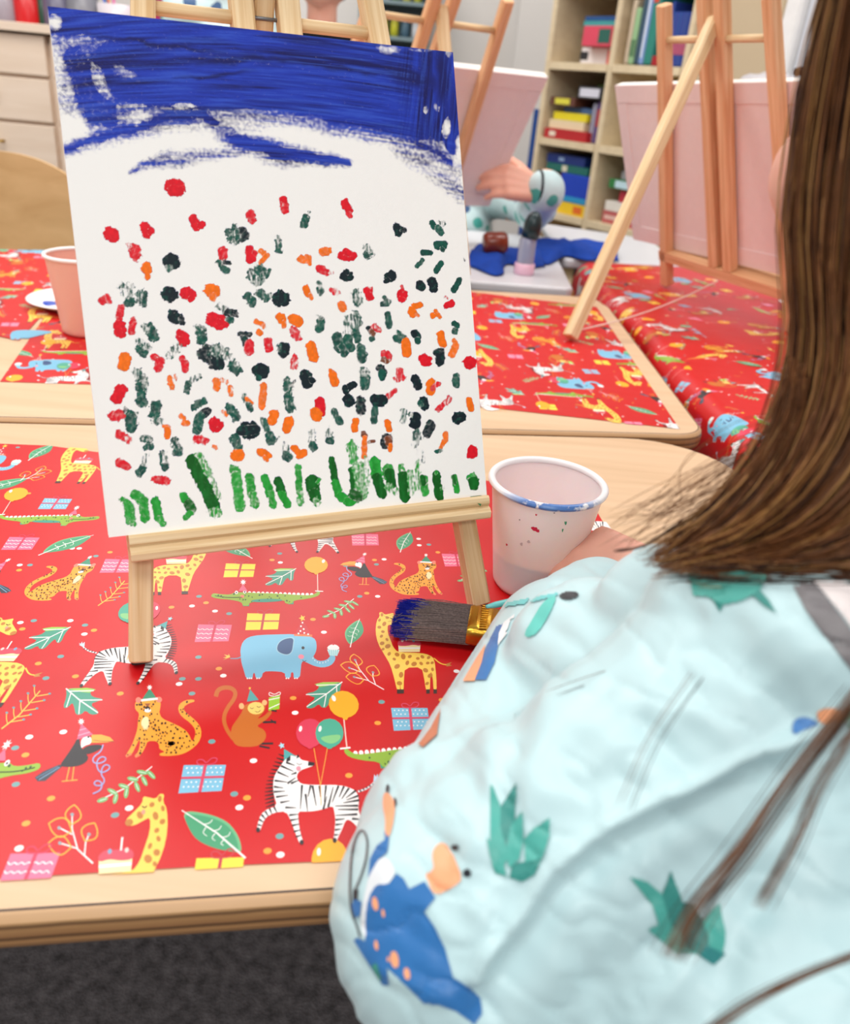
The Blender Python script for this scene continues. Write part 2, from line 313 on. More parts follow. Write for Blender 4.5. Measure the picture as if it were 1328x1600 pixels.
# toucan
L = [([(345, 600), (300, 640), (250, 682), (208, 684), (192, 662), (240, 628), (330, 590)], (54, 58, 70)), (line_([(330, 605), (215, 675)], 5), (110, 150, 180)), (line_([(320, 600), (200, 665)], 4), (90, 130, 160)),
     (line_([(410, 600), (400, 678)], 6), ORG), (line_([(385, 602), (368, 678)], 6), ORG), (line_([(342, 684), (385, 680)], 6), ORG), (line_([(388, 680), (430, 676)], 6), ORG),
     (smooth_poly([(440, 440), (445, 490), (490, 545), (485, 570), (450, 595), (395, 605), (345, 603), (330, 595), (370, 540), (410, 480), (425, 450)], 1), BLK), ([(508, 425), (560, 424), (610, 438), (632, 462), (590, 468), (505, 470)], (250, 165, 60)), (line_(crv([(520, 455), (560, 462), (630, 462)]), 3), BLK),
     (smooth_poly([(450, 440), (505, 430), (508, 475), (470, 485), (447, 505)]), WHT), (ell_(490, 438, 6), BLK), ([(426, 452), (516, 424), (450, 362)], (220, 96, 130)), (line_([(432, 430), (498, 410)], 6), (236, 150, 175)), (line_([(440, 400), (478, 390)], 6), (236, 150, 175)), star(450, 352, 20),
     (smooth_poly([(440, 525), (480, 485), (560, 478), (570, 495), (530, 520), (480, 537)]), (38, 36, 40))]
L += pieces(crv([(572, 480), (560, 520), (520, 545), (512, 575), (540, 588), (580, 575), (590, 555), (565, 545), (540, 565), (535, 600), (555, 640), (600, 625), (612, 600), (585, 590), (565, 610), (560, 650), (582, 675), (570, 705), (535, 712), (518, 695), (540, 678), (568, 695), (560, 735), (515, 755)]), 7, (150, 165, 215))
motif('toucan', (400, 530), cB, L)
# monkey
L = [(line_(crv([(165, 465), (120, 400), (108, 340), (130, 285), (170, 235), (180, 195), (155, 170), (115, 166), (75, 180), (64, 220)]), 22, 26), (196, 104, 40)), (line_([(300, 492), (395, 490)], 12), BLK), (line_([(315, 505), (375, 517)], 11), BLK), (line_([(335, 368), (412, 366)], 12), BLK), (line_([(380, 352), (410, 376)], 7), BLK),
     (smooth_poly([(228, 262), (345, 248), (352, 290), (330, 322), (300, 350), (340, 335), (375, 300), (392, 308), (360, 350), (320, 375), (300, 392), (345, 412), (357, 450), (335, 488), (290, 510), (200, 510), (165, 488), (150, 430), (158, 390), (188, 350), (218, 305)], 1), (196, 106, 36)),
     (ell_(212, 275, 15, 18), (238, 180, 120)), (ell_(345, 255, 15, 16), (238, 180, 120)), (ell_(295, 287, 48, 36), (246, 205, 110)), (line_(crv([(262, 284), (272, 292), (282, 284)]), 3), BLK), (line_(crv([(300, 276), (312, 284), (324, 276)]), 3), BLK), (line_(crv([(290, 305), (308, 312), (322, 298)]), 3), BLK),
     ([(243, 250), (312, 240), (262, 178)], (80, 160, 160)), star(260, 172, 9, YEL, 5), ([(370, 226), (434, 212), (430, 292), (368, 302)], (150, 200, 50)), (line_([(368, 240), (432, 226)], 5), WHT), (line_([(370, 290), (432, 262)], 5), WHT), *pieces(crv([(402, 218), (370, 215), (372, 192), (402, 212), (432, 190), (440, 208), (404, 218)]), 4, WHT), (line_([(385, 300), (415, 305)], 9), BLK)]
motif('monkey', (270, 350), cC, L)
# giraffe with cake
body = smooth_poly([(975, 478), (970, 458), (988, 456), (1000, 470), (1028, 464), (1046, 460), (1048, 480), (1075, 502), (1104, 524), (1100, 540), (1070, 540), (1040, 528), (1016, 520), (1015, 560), (1030, 600), (1045, 640), (1070, 665), (1190, 668), (1235, 680), (1258, 700), (1268, 790), (1270, 868), (1254, 868), (1250, 800), (1240, 760), (1236, 800), (1235, 868), (1215, 868), (1205, 800), (1192, 742), (1105, 745), (1100, 800), (1098, 868), (1084, 868), (1078, 800), (1080, 868), (1066, 868), (1050, 800), (1030, 730), (1000, 680), (965, 620), (952, 560), (958, 500)], 1)
L = [(line_(crv([(1255, 695), (1290, 725), (1325, 730)]), 6, 4), YEL), ([(1320, 724), (1348, 716), (1336, 728), (1350, 734), (1320, 738)], (190, 130, 60)), (body, (246, 204, 90))] + spots(body, 34, 9, 17, (190, 122, 52), 11, .75) + [(ell_(1090, 531, 14, 10), (190, 122, 52)), (ell_(1042, 505, 7), (240, 150, 130)), (line_(crv([(1030, 488), (1038, 494), (1048, 488)]), 3), BLK)]
for x in (1073, 1091, 1225, 1262): L.append(([(x - 9, 858), (x + 9, 858), (x + 9, 880), (x - 9, 880)], (60, 45, 40)))
L += [([(1070, 618), (1186, 618), (1182, 664), (1073, 664)], (250, 226, 170)), ([(1072, 640), (1184, 640), (1184, 648), (1072, 648)], WHT), (smooth_poly([(1064, 632), (1070, 606), (1100, 600), (1130, 604), (1165, 600), (1190, 616), (1184, 634), (1150, 626), (1110, 634)]), (208, 70, 90)), (line_([(1112, 606), (1110, 570)], 6), WHT), (ell_(1092, 606, 7), (245, 200, 190)), (ell_(1150, 606, 7), (120, 160, 190))]
motif('giraffe', (1130, 680), cD, L)
# crocodile holding a balloon
body = smooth_poly([(100, 372), (112, 360), (150, 366), (200, 368), (225, 355), (290, 357), (350, 360), (450, 362), (550, 370), (620, 372), (648, 358), (660, 345), (668, 362), (650, 378), (600, 390), (530, 398), (520, 415), (485, 415), (480, 396), (380, 402), (300, 408), (295, 426), (265, 426), (258, 406), (200, 394), (140, 390), (105, 382)], 1)
L = [(ell_(x, 356 + (x - 300) * .03 + 2, 9, 8), WHT) for x in range(300, 640, 23)] + [([(505, 396), (530, 396), (528, 418), (500, 418)], (70, 150, 120)), ([(262, 404), (300, 404), (298, 428), (266, 428)], (70, 150, 120)), (body, (142, 178, 58)), (smooth_poly([(310, 396), (380, 388), (470, 392), (470, 402), (380, 408), (310, 406)]), (60, 150, 130))] + spots(body, 26, 3, 6, (44, 84, 44), 5)
L += [(ell_(232, 357, 9), WHT), (ell_(275, 354, 9), WHT), (ell_(232, 358, 4), BLK), (ell_(275, 355, 4), BLK), (ell_(262, 378, 10, 8), (235, 130, 110)), (line_(crv([(120, 374), (180, 384), (262, 382)]), 3), BLK), ([(242, 350), (290, 350), (266, 314)], (224, 100, 130)), star(267, 304, 17), (line_([(652, 258), (654, 350)], 5), (250, 200, 190)), (ell_(645, 215, 61, 43), (246, 172, 40)), ([(630, 252), (662, 252), (652, 264), (640, 264)], (246, 172, 40)), (ell_(683, 195, 8, 10, .5), WHT), (line_([(640, 350), (682, 352)], 5), WHT)]
motif('crocodile', (380, 380), cD, L)
motif('balloon', (866, 300), cC, [(ell_(866, 302, 84, 75), (246, 172, 40)), ([(840, 368), (892, 368), (880, 384), (858, 384)], (246, 172, 40)), (ell_(815, 276, 9, 15), WHT), (line_([(872, 384), (888, 545)], 5), (250, 200, 190))])
# presents
def gift(base, band, deco):
    L = [([(1072, 284), (1282, 284), (1298, 406), (1088, 416)], base)]
    if deco == 'dots':
        L += [(ell_(1092 + i * 24 + (j % 2) * 10 + j * 3, 298 + j * 22, 4.5, 3.5), WHT) for i in range(8) for j in range(5)]
    if deco == 'waves':
        for j in range(3): L.append((line_(crv([(1078 + i * 15 + j * 4, 318 + j * 32 + (8 if i % 2 else -4)) for i in range(14)], 1), 4), WHT))
    L += [([(1172, 284), (1188, 284), (1200, 412), (1184, 412)], band)]
    if deco != 'waves': L.append(([(1078, 340), (1290, 336), (1292, 346), (1080, 350)], band))
    return L + [*pieces(crv([(1180, 284), (1140, 284), (1128, 262), (1160, 258), (1182, 280), (1200, 250), (1235, 256), (1222, 282), (1182, 284)]), 6, band)]
motif('gift_blue', (1183, 345), cC, gift((126, 188, 216), (214, 70, 100), 'dots'))
motif('gift_pink', (1183, 345), cC, gift((232, 112, 146), (206, 50, 84), 'waves'))
motif('gift_yellow', (1183, 345), cC, gift((246, 218, 70), (190, 60, 70), ''))
# leaves
leaf = smooth_poly([(1045, 845), (1180, 860), (1290, 900), (1345, 960), (1372, 1020), (1380, 1080), (1330, 1075), (1240, 1060), (1130, 1010), (1080, 940)], 2)
cB2 = crop(0, 1030, 3.555)
motif('leaf', (1230, 960), cB2, [(leaf, (104, 180, 130)), ([((x - 1215) * .93 + 1210, (y - 965) * .92 + 972) for x, y in leaf], (70, 155, 112)), (line_([(1045, 845), (1240, 970), (1400, 1110)], 5, 11), WHT)] + [(line_(crv([(1110 + i * 52, 888 + i * 36), (1150 + i * 52, 880 + i * 36), (1165 + i * 50, 862 + i * 34)]), 5, 3), WHT) for i in range(1, 4)] + [(line_(crv([(1130 + i * 50, 905 + i * 34), (1110 + i * 50, 940 + i * 30), (1140 + i * 46, 962 + i * 26)]), 5, 3), WHT) for i in range(1, 4)])
oak = smooth_poly([(585, 272), (640, 230), (600, 215), (575, 205), (640, 190), (660, 160), (630, 148), (680, 138), (790, 136), (775, 180), (778, 240), (755, 245), (735, 215), (720, 240), (700, 285), (670, 285), (655, 262), (620, 290), (582, 288)], 1)
motif('oak_leaf', (680, 215), cC, [(oak, (70, 152, 128)), ([(630, 150), (680, 138), (785, 138), (700, 160), (660, 166)], (150, 200, 80)), (line_([(790, 136), (700, 205), (585, 280)], 6, 5), WHT), (line_([(700, 205), (580, 210)], 5), WHT), (line_([(770, 152), (640, 156)], 5), WHT), (line_([(698, 208), (684, 282)], 5), WHT), (line_([(757, 165), (760, 240)], 5), WHT)])
def olf(cx, cy, dx, dy):
    n = (-dy * .45, dx * .45); P = crv([(cx, cy), (cx + dx * .35 + n[0], cy + dy * .35 + n[1]), (cx + dx * .75 + n[0] * .7, cy + dy * .75 + n[1] * .7), (cx + dx, cy + dy)]); Q = crv([(cx, cy), (cx + dx * .35 - n[0], cy + dy * .35 - n[1]), (cx + dx * .75 - n[0] * .7, cy + dy * .75 - n[1] * .7), (cx + dx, cy + dy)])
    return [(line_(P, 7), (244, 176, 50)), (line_(Q, 7), (244, 176, 50))]
motif('sprig', (400, 960), cB, [(line_([(515, 1128), (430, 1050), (400, 940), (400, 862)], 9, 6), WHT), (line_([(400, 968), (330, 932)], 7), WHT), (line_([(425, 1045), (334, 1016)], 7), WHT), (line_([(468, 1085), (475, 1010), (492, 970)], 7), WHT), (ell_(400, 858, 10), (140, 160, 165)), (ell_(328, 932, 10), (140, 160, 165)), (ell_(332, 1016, 10), (140, 160, 165)), (ell_(493, 968, 10), (140, 160, 165))] + olf(400, 912, 12, -108) + olf(398, 948, -128, -40) + olf(395, 1040, -128, -22) + olf(470, 1005, 55, -100))
motif('dill', (140, 290), cB, [(line_([(10, 398), (110, 320), (225, 185)], 7, 6), (226, 190, 80))] + [(line_(crv([(x, y), (x - 8, y - 30), (x - 6, y - 62)]), 5), (226, 190, 80)) for x, y in ((45, 372), (85, 342), (125, 305), (165, 262), (200, 218))] + [(line_(crv([(x, y), (x + 35, y - 6), (x + 72, y - 12)]), 5), (226, 190, 80)) for x, y in ((60, 360), (100, 332), (135, 298), (175, 252), (205, 216))] + [(ell_(x, y, 8, 6), (110, 150, 160)) for x, y in ((40, 308), (78, 280), (118, 244), (158, 200), (192, 158), (134, 346), (172, 318), (208, 284), (248, 238), (278, 202))])
motif('leafy_branch', (700, 705), cB, [(line_([(540, 795), (690, 725), (845, 602)], 6, 5), WHT)] + [(ell_(x, y, 32, 13, a, 12), (110, 180, 110)) for x, y, a in ((570, 788, -.3), (625, 742, .5), (642, 780, -1.3), (688, 712, .3), (702, 748, -1.4), (738, 672, .2), (762, 715, 1.2), (790, 635, .2), (802, 682, 1.1), (840, 648, .8))] + [(line_([(x - 18 * math.cos(a), y - 18 * math.sin(a)), (x + 22 * math.cos(a), y + 22 * math.sin(a))], 3), WHT) for x, y, a in ((570, 788, -.3), (625, 742, .5), (642, 780, -1.3), (688, 712, .3), (702, 748, -1.4), (738, 672, .2), (762, 715, 1.2), (790, 635, .2), (802, 682, 1.1), (840, 648, .8))])
def place(name, s, n, mir=False, k=1.0, rot=0):
    out = []; c_, s_ = math.cos(rot), math.sin(rot)
    for P, c in MOTIF[name]:
        Q = [((-x if mir else x) * k, y * k) for x, y in P]; Q = [(s + x * c_ - y * s_, n + x * s_ + y * c_) for x, y in Q]
        out.append((Q, c, len(out)))
    return out
def area2(P): return sum(P[i - 1][0] * P[i][1] - P[i][0] * P[i - 1][1] for i in range(len(P)))
def field(s0, s1, n0, n1, rot, seed, k=1.0):    # the running pattern of the paper, for sheets seen only small
    rr = random.Random(seed); out = []; big = ['elephant', 'leopard', 'zebra', 'giraffe', 'monkey', 'crocodile', 'toucan']; small = ['gift_blue', 'gift_pink', 'gift_yellow', 'leaf', 'oak_leaf', 'sprig', 'leafy_branch', 'balloon', 'dill']
    cx, cy = (s0 + s1) / 2, (n0 + n1) / 2; H = max(s1 - s0, n1 - n0); st = .066; i = -int(H / st) - 1; b = 0
    c_, s_ = math.cos(rot), math.sin(rot)
    for a in range(i, -i):
        for j in range(i, -i):
            x = a * st + (j % 2) * st / 2 + rr.uniform(-.006, .006); y = j * st * .8 + rr.uniform(-.005, .005)
            s, n = cx + x * c_ - y * s_, cy + x * s_ + y * c_
            nm = big[(a * 3 + j * 5) % 7] if (a + j * 2) % 2 == 0 else small[(a * 4 + j * 7) % 9]
            dx, dy = rr.uniform(-.02, .02), rr.uniform(-.02, .02)
            cc = rr.choice([WHT, (230, 150, 60), (110, 150, 150), WHT])
            if s0 - .04 < s < s1 + .04 and n0 - .04 < n < n1 + .04:
                out += place(nm, s, n, rr.random() < .5, 1.0 * k, rot)
                out.append((ell_(s + st * .5 + dx * .3, n + dy * .3, .0017, .0014, 0, 7), cc)); out.append((ell_(s + dx, n + st * .42, .0015, .0012, 0, 7), cc))
    return out
def printed(name, K, layers, to3d, m, parent=None, base=RED, strips=None, thick=None):
    """sheet outline K (counter-clockwise, sheet coordinates) + printed shapes; to3d maps (s, n, lift) into the room"""
    V = []; F = []; C = []
    def put(P, c, lift):
        if len(P) < 3: return
        if area2(P) < 0: P = P[::-1]
        b = len(V); V.extend([tuple(to3d(x, y, lift)) for x, y in P]); F.append(list(range(b, b + len(P)))); C.append((s2l(c) + (1,), len(P)))
    def cut(P):
        if not strips: return [P]
        out = []
        for a, b in zip(strips[:-1], strips[1:]):
            Q = clip_half(P, -1, 0, -a)
            Q = clip_half(Q, 1, 0, b) if len(Q) > 2 else []
            if len(Q) > 2: out.append(Q)
        return out
    for Q in cut(K): put(Q, base, 0)
    for i, (P, c, *ix) in enumerate(layers):
        up = 2e-5 + 4e-6 * (ix[0] if ix else 0)
        Q = clip_convex(P if area2(P) > 0 else P[::-1], K)
        if len(Q) > 2:
            for q in cut(Q): put(q, c, up)
    me = bpy.data.meshes.new(name); me.from_pydata(V, [], F); ca = me.color_attributes.new('print', 'FLOAT_COLOR', 'CORNER')
    arr = np.concatenate([np.tile(np.array(c, np.float32), (n, 1)) for c, n in C]); ca.data.foreach_set('color', arr.ravel()); me.update()
    return link(name, me, m, parent)
# ------------------------------------------------------------------ the room
def struct(o): o['kind'] = 'structure'; return o
M_CARPET = mat('grey_carpet', (112, 108, 110), .95, .1, var=.62, scale=70, bump=.8, bscale=260)
M_WALL = mat('white_wall_paint', (226, 222, 218), .8, .2, var=.02, scale=3)
M_BEIGE = mat('beige_wall_paint', (196, 176, 146), .7, .2, var=.03, scale=3)
def plane(name, pts, m):
    mb = MB(); n = len(pts); mb.add(pts, [list(range(n))]); return struct(mb.build(name, m))
def wallbox(name, a, b, z0, z1, th, m):
    a, b = Vector(a), Vector(b); d = (b - a).normalized(); mb = MB(); mb.beam((*((a + b) / 2), z0), (*((a + b) / 2), z1), (b - a).length, th, (d.x, d.y, 0), bev=.001); return struct(mb.build(name, m))
fl = MB(); fl.add([(-3, -2, 0), (3, -2, 0), (3, 5, 0), (-3, 5, 0)], [[0, 1, 2, 3]]); struct(fl.build('floor', M_CARPET))
wallbox('wall_back', (-3, 4.66), (.55, 4.66), 0, 2.7, .1, M_WALL)
wallbox('wall_left', (-3, -1), (-3, 4.7), 0, 2.7, .1, M_WALL)
# oblique wall behind the cube shelf and the door beside it
SX, SY, SYAW = .314, 3.73, -.92; su = Vector((math.cos(SYAW), math.sin(SYAW), 0)); sb = Vector((-su.y, su.x, 0))    # sb points away from the room
def sh(i, dep, z): return Vector((SX, SY, 0)) + su * i + sb * dep + Vector((0, 0, z))
a, b = sh(-.7, .46, 0), sh(3.4, .46, 0); wallbox('wall_right', a.xy, b.xy, 0, 2.7, .08, M_WALL)

# tables: laminated tops with a layered plywood edge
def ply_material():
    m = bpy.data.materials.new('plywood_edge'); m.use_nodes = True; N = m.node_tree.nodes; L = m.node_tree.links; b = N['Principled BSDF']; b.inputs['Roughness'].default_value = .45
    tc = N.new('ShaderNodeTexCoord'); sp = N.new('ShaderNodeSeparateXYZ'); L.new(tc.outputs['Object'], sp.inputs[0]); cr = N.new('ShaderNodeValToRGB'); cr.color_ramp.interpolation = 'LINEAR'
    n = N.new('ShaderNodeTexNoise'); n.inputs['Scale'].default_value = 25; L.new(tc.outputs['Object'], n.inputs['Vector'])
    mt = N.new('ShaderNodeMath'); mt.operation = 'MULTIPLY_ADD'; mt.inputs[1].default_value = .0018; L.new(n.outputs[0], mt.inputs[0]); L.new(sp.outputs[2], mt.inputs[2])
    mr = N.new('ShaderNodeMapRange'); mr.inputs[1].default_value = -.0245; mr.inputs[2].default_value = .001; L.new(mt.outputs[0], mr.inputs[0]); L.new(mr.outputs[0], cr.inputs[0])
    st = [(0, (96, 66, 42)), (.12, (150, 108, 70)), (.2, (70, 46, 28)), (.27, (160, 116, 74)), (.42, (168, 124, 80)), (.5, (78, 52, 32)), (.56, (156, 112, 72)), (.7, (176, 132, 86)), (.78, (86, 58, 34)), (.84, (186, 144, 98)), (1, (200, 160, 118))]
    e = cr.color_ramp.elements; e[0].position = 0; e[0].color = s2l(st[0][1]) + (1,); e[1].position = 1; e[1].color = s2l(st[-1][1]) + (1,)
    for p, c in st[1:-1]: q = e.new(p); q.color = s2l(c) + (1,)
    L.new(cr.outputs[0], b.inputs['Base Color']); return m
M_PLY = ply_material(); M_LINE = mat('dark_seam', (70, 56, 50), .6); M_STEEL = mat('grey_painted_steel', (120, 122, 126), .4, metal=.6)
M_WHITE = mat('white_laminate', (216, 216, 220), .35, var=.02)
def outline(P, r, d, seg=8):
    out = []; n = len(P)
    for i in range(n):
        p = Vector(P[i]); a = (Vector(P[i - 1]) - p).normalized(); b = (Vector(P[(i + 1) % n]) - p).normalized(); rr = r[i] if isinstance(r, (list, tuple)) else r
        ang = a.angle(b); c = p + (a + b).normalized() * (rr / math.sin(ang / 2)); na = Vector((a.y, -a.x)); nb = Vector((-b.y, b.x))
        if na.dot(c - p) > 0: na = -na
        if nb.dot(c - p) > 0: nb = -nb
        t0 = math.atan2(na.y, na.x); t1 = math.atan2(nb.y, nb.x); dt = (t1 - t0 + PI) % (2 * PI) - PI
        for k in range(seg + 1): t = t0 + dt * k / seg; out.append(c + Vector((math.cos(t), math.sin(t))) * max(.001, rr - d))
    return out
def table(name, P, r, label, legs, ztop=TZ, topm=None, edgem=None, thick=.024):
    c = sum((Vector(p) for p in P), Vector((0, 0))) / len(P)
    root = empty(name, (c.x, c.y, 0), label, 'table')
    prof = [(.012, 0), (.0062, 0), (.0050, -.0002), (.0038, -.0010), (.001, -.004), (0, -.008), (0, -.018), (.001, -.022), (.0045, -.0262), (.012, -.027)]
    prof = [(d, z * thick / .027) for d, z in prof]; vs = []; n = 0
    for d, z in prof: o = outline(P, r, d); n = len(o); vs += [(q.x, q.y, z) for q in o]
    mb = MB(); mb.add(vs[:n], [list(range(n))], mi=0)
    fs = []; mi = []
    for k in range(len(prof) - 1):
        mb2 = [[k * n + i, (k + 1) * n + i, (k + 1) * n + (i + 1) % n, k * n + (i + 1) % n] for i in range(n)]
        b0 = len(mb.v); mb.v += vs[k * n:(k + 2) * n]
        for i in range(n): mb.f.append([b0 + i, b0 + n + i, b0 + n + (i + 1) % n, b0 + (i + 1) % n]); mb.uv.append([(0, 0)] * 4); mb.mi.append(0 if k == 0 else (1 if k == 1 else 2))
    mb.add(vs[-n:], [list(range(n))[::-1]], mi=2)
    me_o = mb.build('tabletop', [topm or M_TABLE, M_LINE if not edgem else edgem, edgem or M_PLY]); me_o.location = (0, 0, ztop); adopt(me_o, root)
    bm = bmesh.new(); bm.from_mesh(me_o.data); bmesh.ops.remove_doubles(bm, verts=bm.verts, dist=1e-6); bmesh.ops.recalc_face_normals(bm, faces=bm.faces); bm.to_mesh(me_o.data); bm.free()
    for x, y in legs:
        m = MB(); m.lathe((x, y, 0), [(.001, 0), (.016, 0), (.016, .012), (.0145, .014), (.0145, ztop - thick - .004), (.03, ztop - thick - .003), (.03, ztop - thick - .0002), (.001, ztop - thick - .0002)], n=20); m.build('leg', M_STEEL, root, True)
    return root
def w2(s, n): v = wsn(s, n); return (v.x, v.y)
NEAR = [w2(-.76, .2635), w2(.492, .2635), w2(.492, .861), w2(-.76, .861)]
table('school_table', NEAR, [.08, .05, .105, .08], 'light wooden table nearest the viewer, holding the easel with the flower painting', [w2(-.66, .36), w2(.40, .36), w2(.40, .76), w2(-.66, .76)])
MID = [w2(-.95, .868), w2(.505, .868), (.322, 1.615), (.30, 1.70), w2(-.95, 1.645)]
table('school_table', MID, [.05, .045, .02, .02, .05], 'light wooden table behind the nearest one, with red animal paper on its right and left', [w2(-.86, .98), w2(.40, .98), w2(.40, 1.55), w2(-.86, 1.55)])
table('school_table', [(-.52, 1.715), (.268, 1.765), (.275, 2.47), (-.52, 2.40)], .02, 'white table behind the wooden ones, carrying a glue bottle and part of the blue apron', [(-.45, 1.80), (.2, 1.84), (.2, 2.4), (-.45, 2.33)], topm=M_WHITE, edgem=M_WHITE)
table('school_table', [(.281, 2.12), (.60, 2.19), (.60, 2.62), (.281, 2.75)], .02, 'white table beyond the red-covered table, under the right end of the blue apron', [(.34, 2.2), (.54, 2.25), (.54, 2.56), (.34, 2.66)], topm=M_WHITE, edgem=M_WHITE)
ck = Vector((-.05, 1, 0)).normalized(); cs = Vector((ck.y, -ck.x, 0)); C0 = Vector((.388, .62, 0))     # covered table: ck runs along its left edge, cs to the right
def cw(s, t, z=0): return C0 + cs * s + ck * t + Vector((0, 0, z))
CT = [cw(.006, .0).xy[:], cw(.58, .0).xy[:], cw(.58, 1.575).xy[:], cw(.006, 1.46).xy[:]]
table('school_table', CT, .03, 'table at the right entirely covered with red animal wrapping paper', [cw(.1, .1).xy[:], cw(.5, .1).xy[:], cw(.5, 1.4).xy[:], cw(.1, 1.3).xy[:]])

# ------------------------------------------------------------------ red wrapping paper on the tables
def q2(px, py): return sn(az(px, py))
pl = [(-.62, q2(0, 1373)[1]), (q2(300, 1356)[0], q2(300, 1356)[1]), (q2(530, 1346)[0], q2(530, 1346)[1]), (.30, .283), q2(962, 852), (q2(925, 787)[0], q2(925, 787)[1]), (q2(762, 752)[0], q2(762, 752)[1]), (q2(150, 707)[0], q2(150, 707)[1]), (q2(75, 697)[0], q2(75, 697)[1]), (q2(0, 694)[0], q2(0, 694)[1]), (-.62, .79)]
PLC = [
 ('elephant', 438, 1028, 0), ('elephant', -42, 727, 0), ('giraffe', 640, 1025, 0), ('giraffe', 125, 728, 0), ('giraffe', 275, 886, 1), ('giraffe', 0, 1040, 0), ('giraffe', 178, 1375, 1), ('leopard', 253, 1148, 0), ('leopard', 92, 918, 1), ('leopard', 652, 911, 1),
 ('toucan', 113, 1179, 0), ('toucan', 572, 893, 1), ('toucan', -6, 905, 1), ('zebra', 493, 1247, 0), ('zebra', 208, 1024, 1), ('zebra', 478, 836, 0), ('zebra', 925, 822, 0), ('monkey', 393, 1125, 0), ('crocodile', 414, 934, 0), ('crocodile', 78, 812, 1), ('crocodile', 648, 1180, 1), ('crocodile', -60, 1210, 1),
 ('balloon', 515, 1342, 0), ('gift_pink', 32, 850, 0), ('gift_pink', 184, 885, 0), ('gift_pink', 333, 990, 0), ('gift_pink', 570, 844, 0), ('gift_pink', 713, 876, 0), ('gift_pink', 45, 1361, 0), ('gift_yellow', 374, 892, 0), ('gift_yellow', 410, 972, 0), ('gift_yellow', 340, 1368, 0),
 ('gift_blue', 86, 788, 0), ('gift_blue', 316, 1217, 0), ('gift_blue', 641, 1124, 0), ('leaf', 62, 707, 1), ('leaf', 103, 851, 1), ('leaf', 369, 859, 0), ('leaf', 631, 847, 1), ('leaf', 552, 989, 1), ('leaf', 336, 1300, 0), ('leaf', 5, 758, 1), ('oak_leaf', 72, 999, 0), ('oak_leaf', 130, 1098, 1), ('oak_leaf', 437, 903, 0), ('oak_leaf', 505, 1088, 0),
 ('sprig', 55, 742, 1), ('sprig', 113, 1303, 0), ('sprig', 563, 1050, 0), ('dill', 179, 928, 0), ('dill', 39, 1110, 0), ('leafy_branch', 197, 1228, 0), ('leafy_branch', 530, 952, 0), ('leafy_branch', 735, 898, 0), ('gift_blue', 760, 1140, 0), ('leopard', 740, 1230, 0), ('elephant', 820, 1060, 0), ('leaf', 690, 1290, 0), ('monkey', 880, 960, 0)]
LAY = []
TURN = {('leaf', 552, 989): (.55, .74), ('leaf', 631, 847): (.45, .8), ('leaf', 369, 859): (0, .85), ('leaf', 62, 707): (.5, .9)}
for nm, x, y, mir in PLC:
    s, n = q2(x, y); rt_, k_ = TURN.get((nm, x, y), (0, 1)); LAY += place(nm, s, n, bool(mir), k_, rt_)
for i, (x, y) in enumerate([(113, 858), (28, 700), (45, 772), (124, 858), (150, 870), (172, 864), (31, 884), (47, 884), (30, 892), (32, 974), (53, 971), (35, 984), (110, 971), (133, 978), (147, 986), (132, 992), (95, 1027), (60, 1038), (268, 1163), (72, 1061), (118, 1058), (46, 1153), (24, 1170), (40, 1181), (99, 1145), (25, 1227), (80, 1249), (202, 1264), (180, 1275), (41, 1288), (30, 1327), (311, 933), (322, 943), (336, 956), (358, 960), (425, 876), (438, 880), (437, 866), (585, 876), (600, 875), (588, 883), (573, 928), (590, 933), (562, 933), (489, 969), (506, 989), (310, 1028), (342, 1046), (349, 1057), (310, 1062), (458, 1092), (461, 1115), (596, 1098), (590, 1131), (396, 1190), (366, 1242), (386, 1248), (374, 1263), (437, 1308), (418, 1331), (438, 1337), (331, 1160), (545, 1213), (655, 853), (670, 852), (684, 864), (654, 843), (540, 885), (700, 980), (713, 1050), (730, 1040), (690, 1095), (280, 1070), (300, 1085), (268, 950), (300, 948), (285, 1062), (188, 1085)]):
    s, n = q2(x, y); LAY.append((ell_(s, n, .0021, .0019, 0, 10), [WHT, (110, 160, 160), (240, 160, 60)][i % 3], 0))
ext = field(-.70, .5, .24, .80, 0, 41)
def seen(q): c = proj(wsn(q[0], q[1])); return c
grp_ = []
for q in ext:                                  # the pattern runs on beyond what the photo shows of this sheet
    if q[2:] == () or q[2] == 0: grp_.append([])
    grp_[-1].append(q)
for g_ in grp_:
    mx_ = sum(p[0] for p in g_[0][0]) / len(g_[0][0]), sum(p[1] for p in g_[0][0]) / len(g_[0][0]); c_ = seen(mx_)
    if c_[0] < -95 or c_[1] < 690 or (c_[0] > 850 and c_[1] > 1080): LAY += g_
rr = random.Random(4)
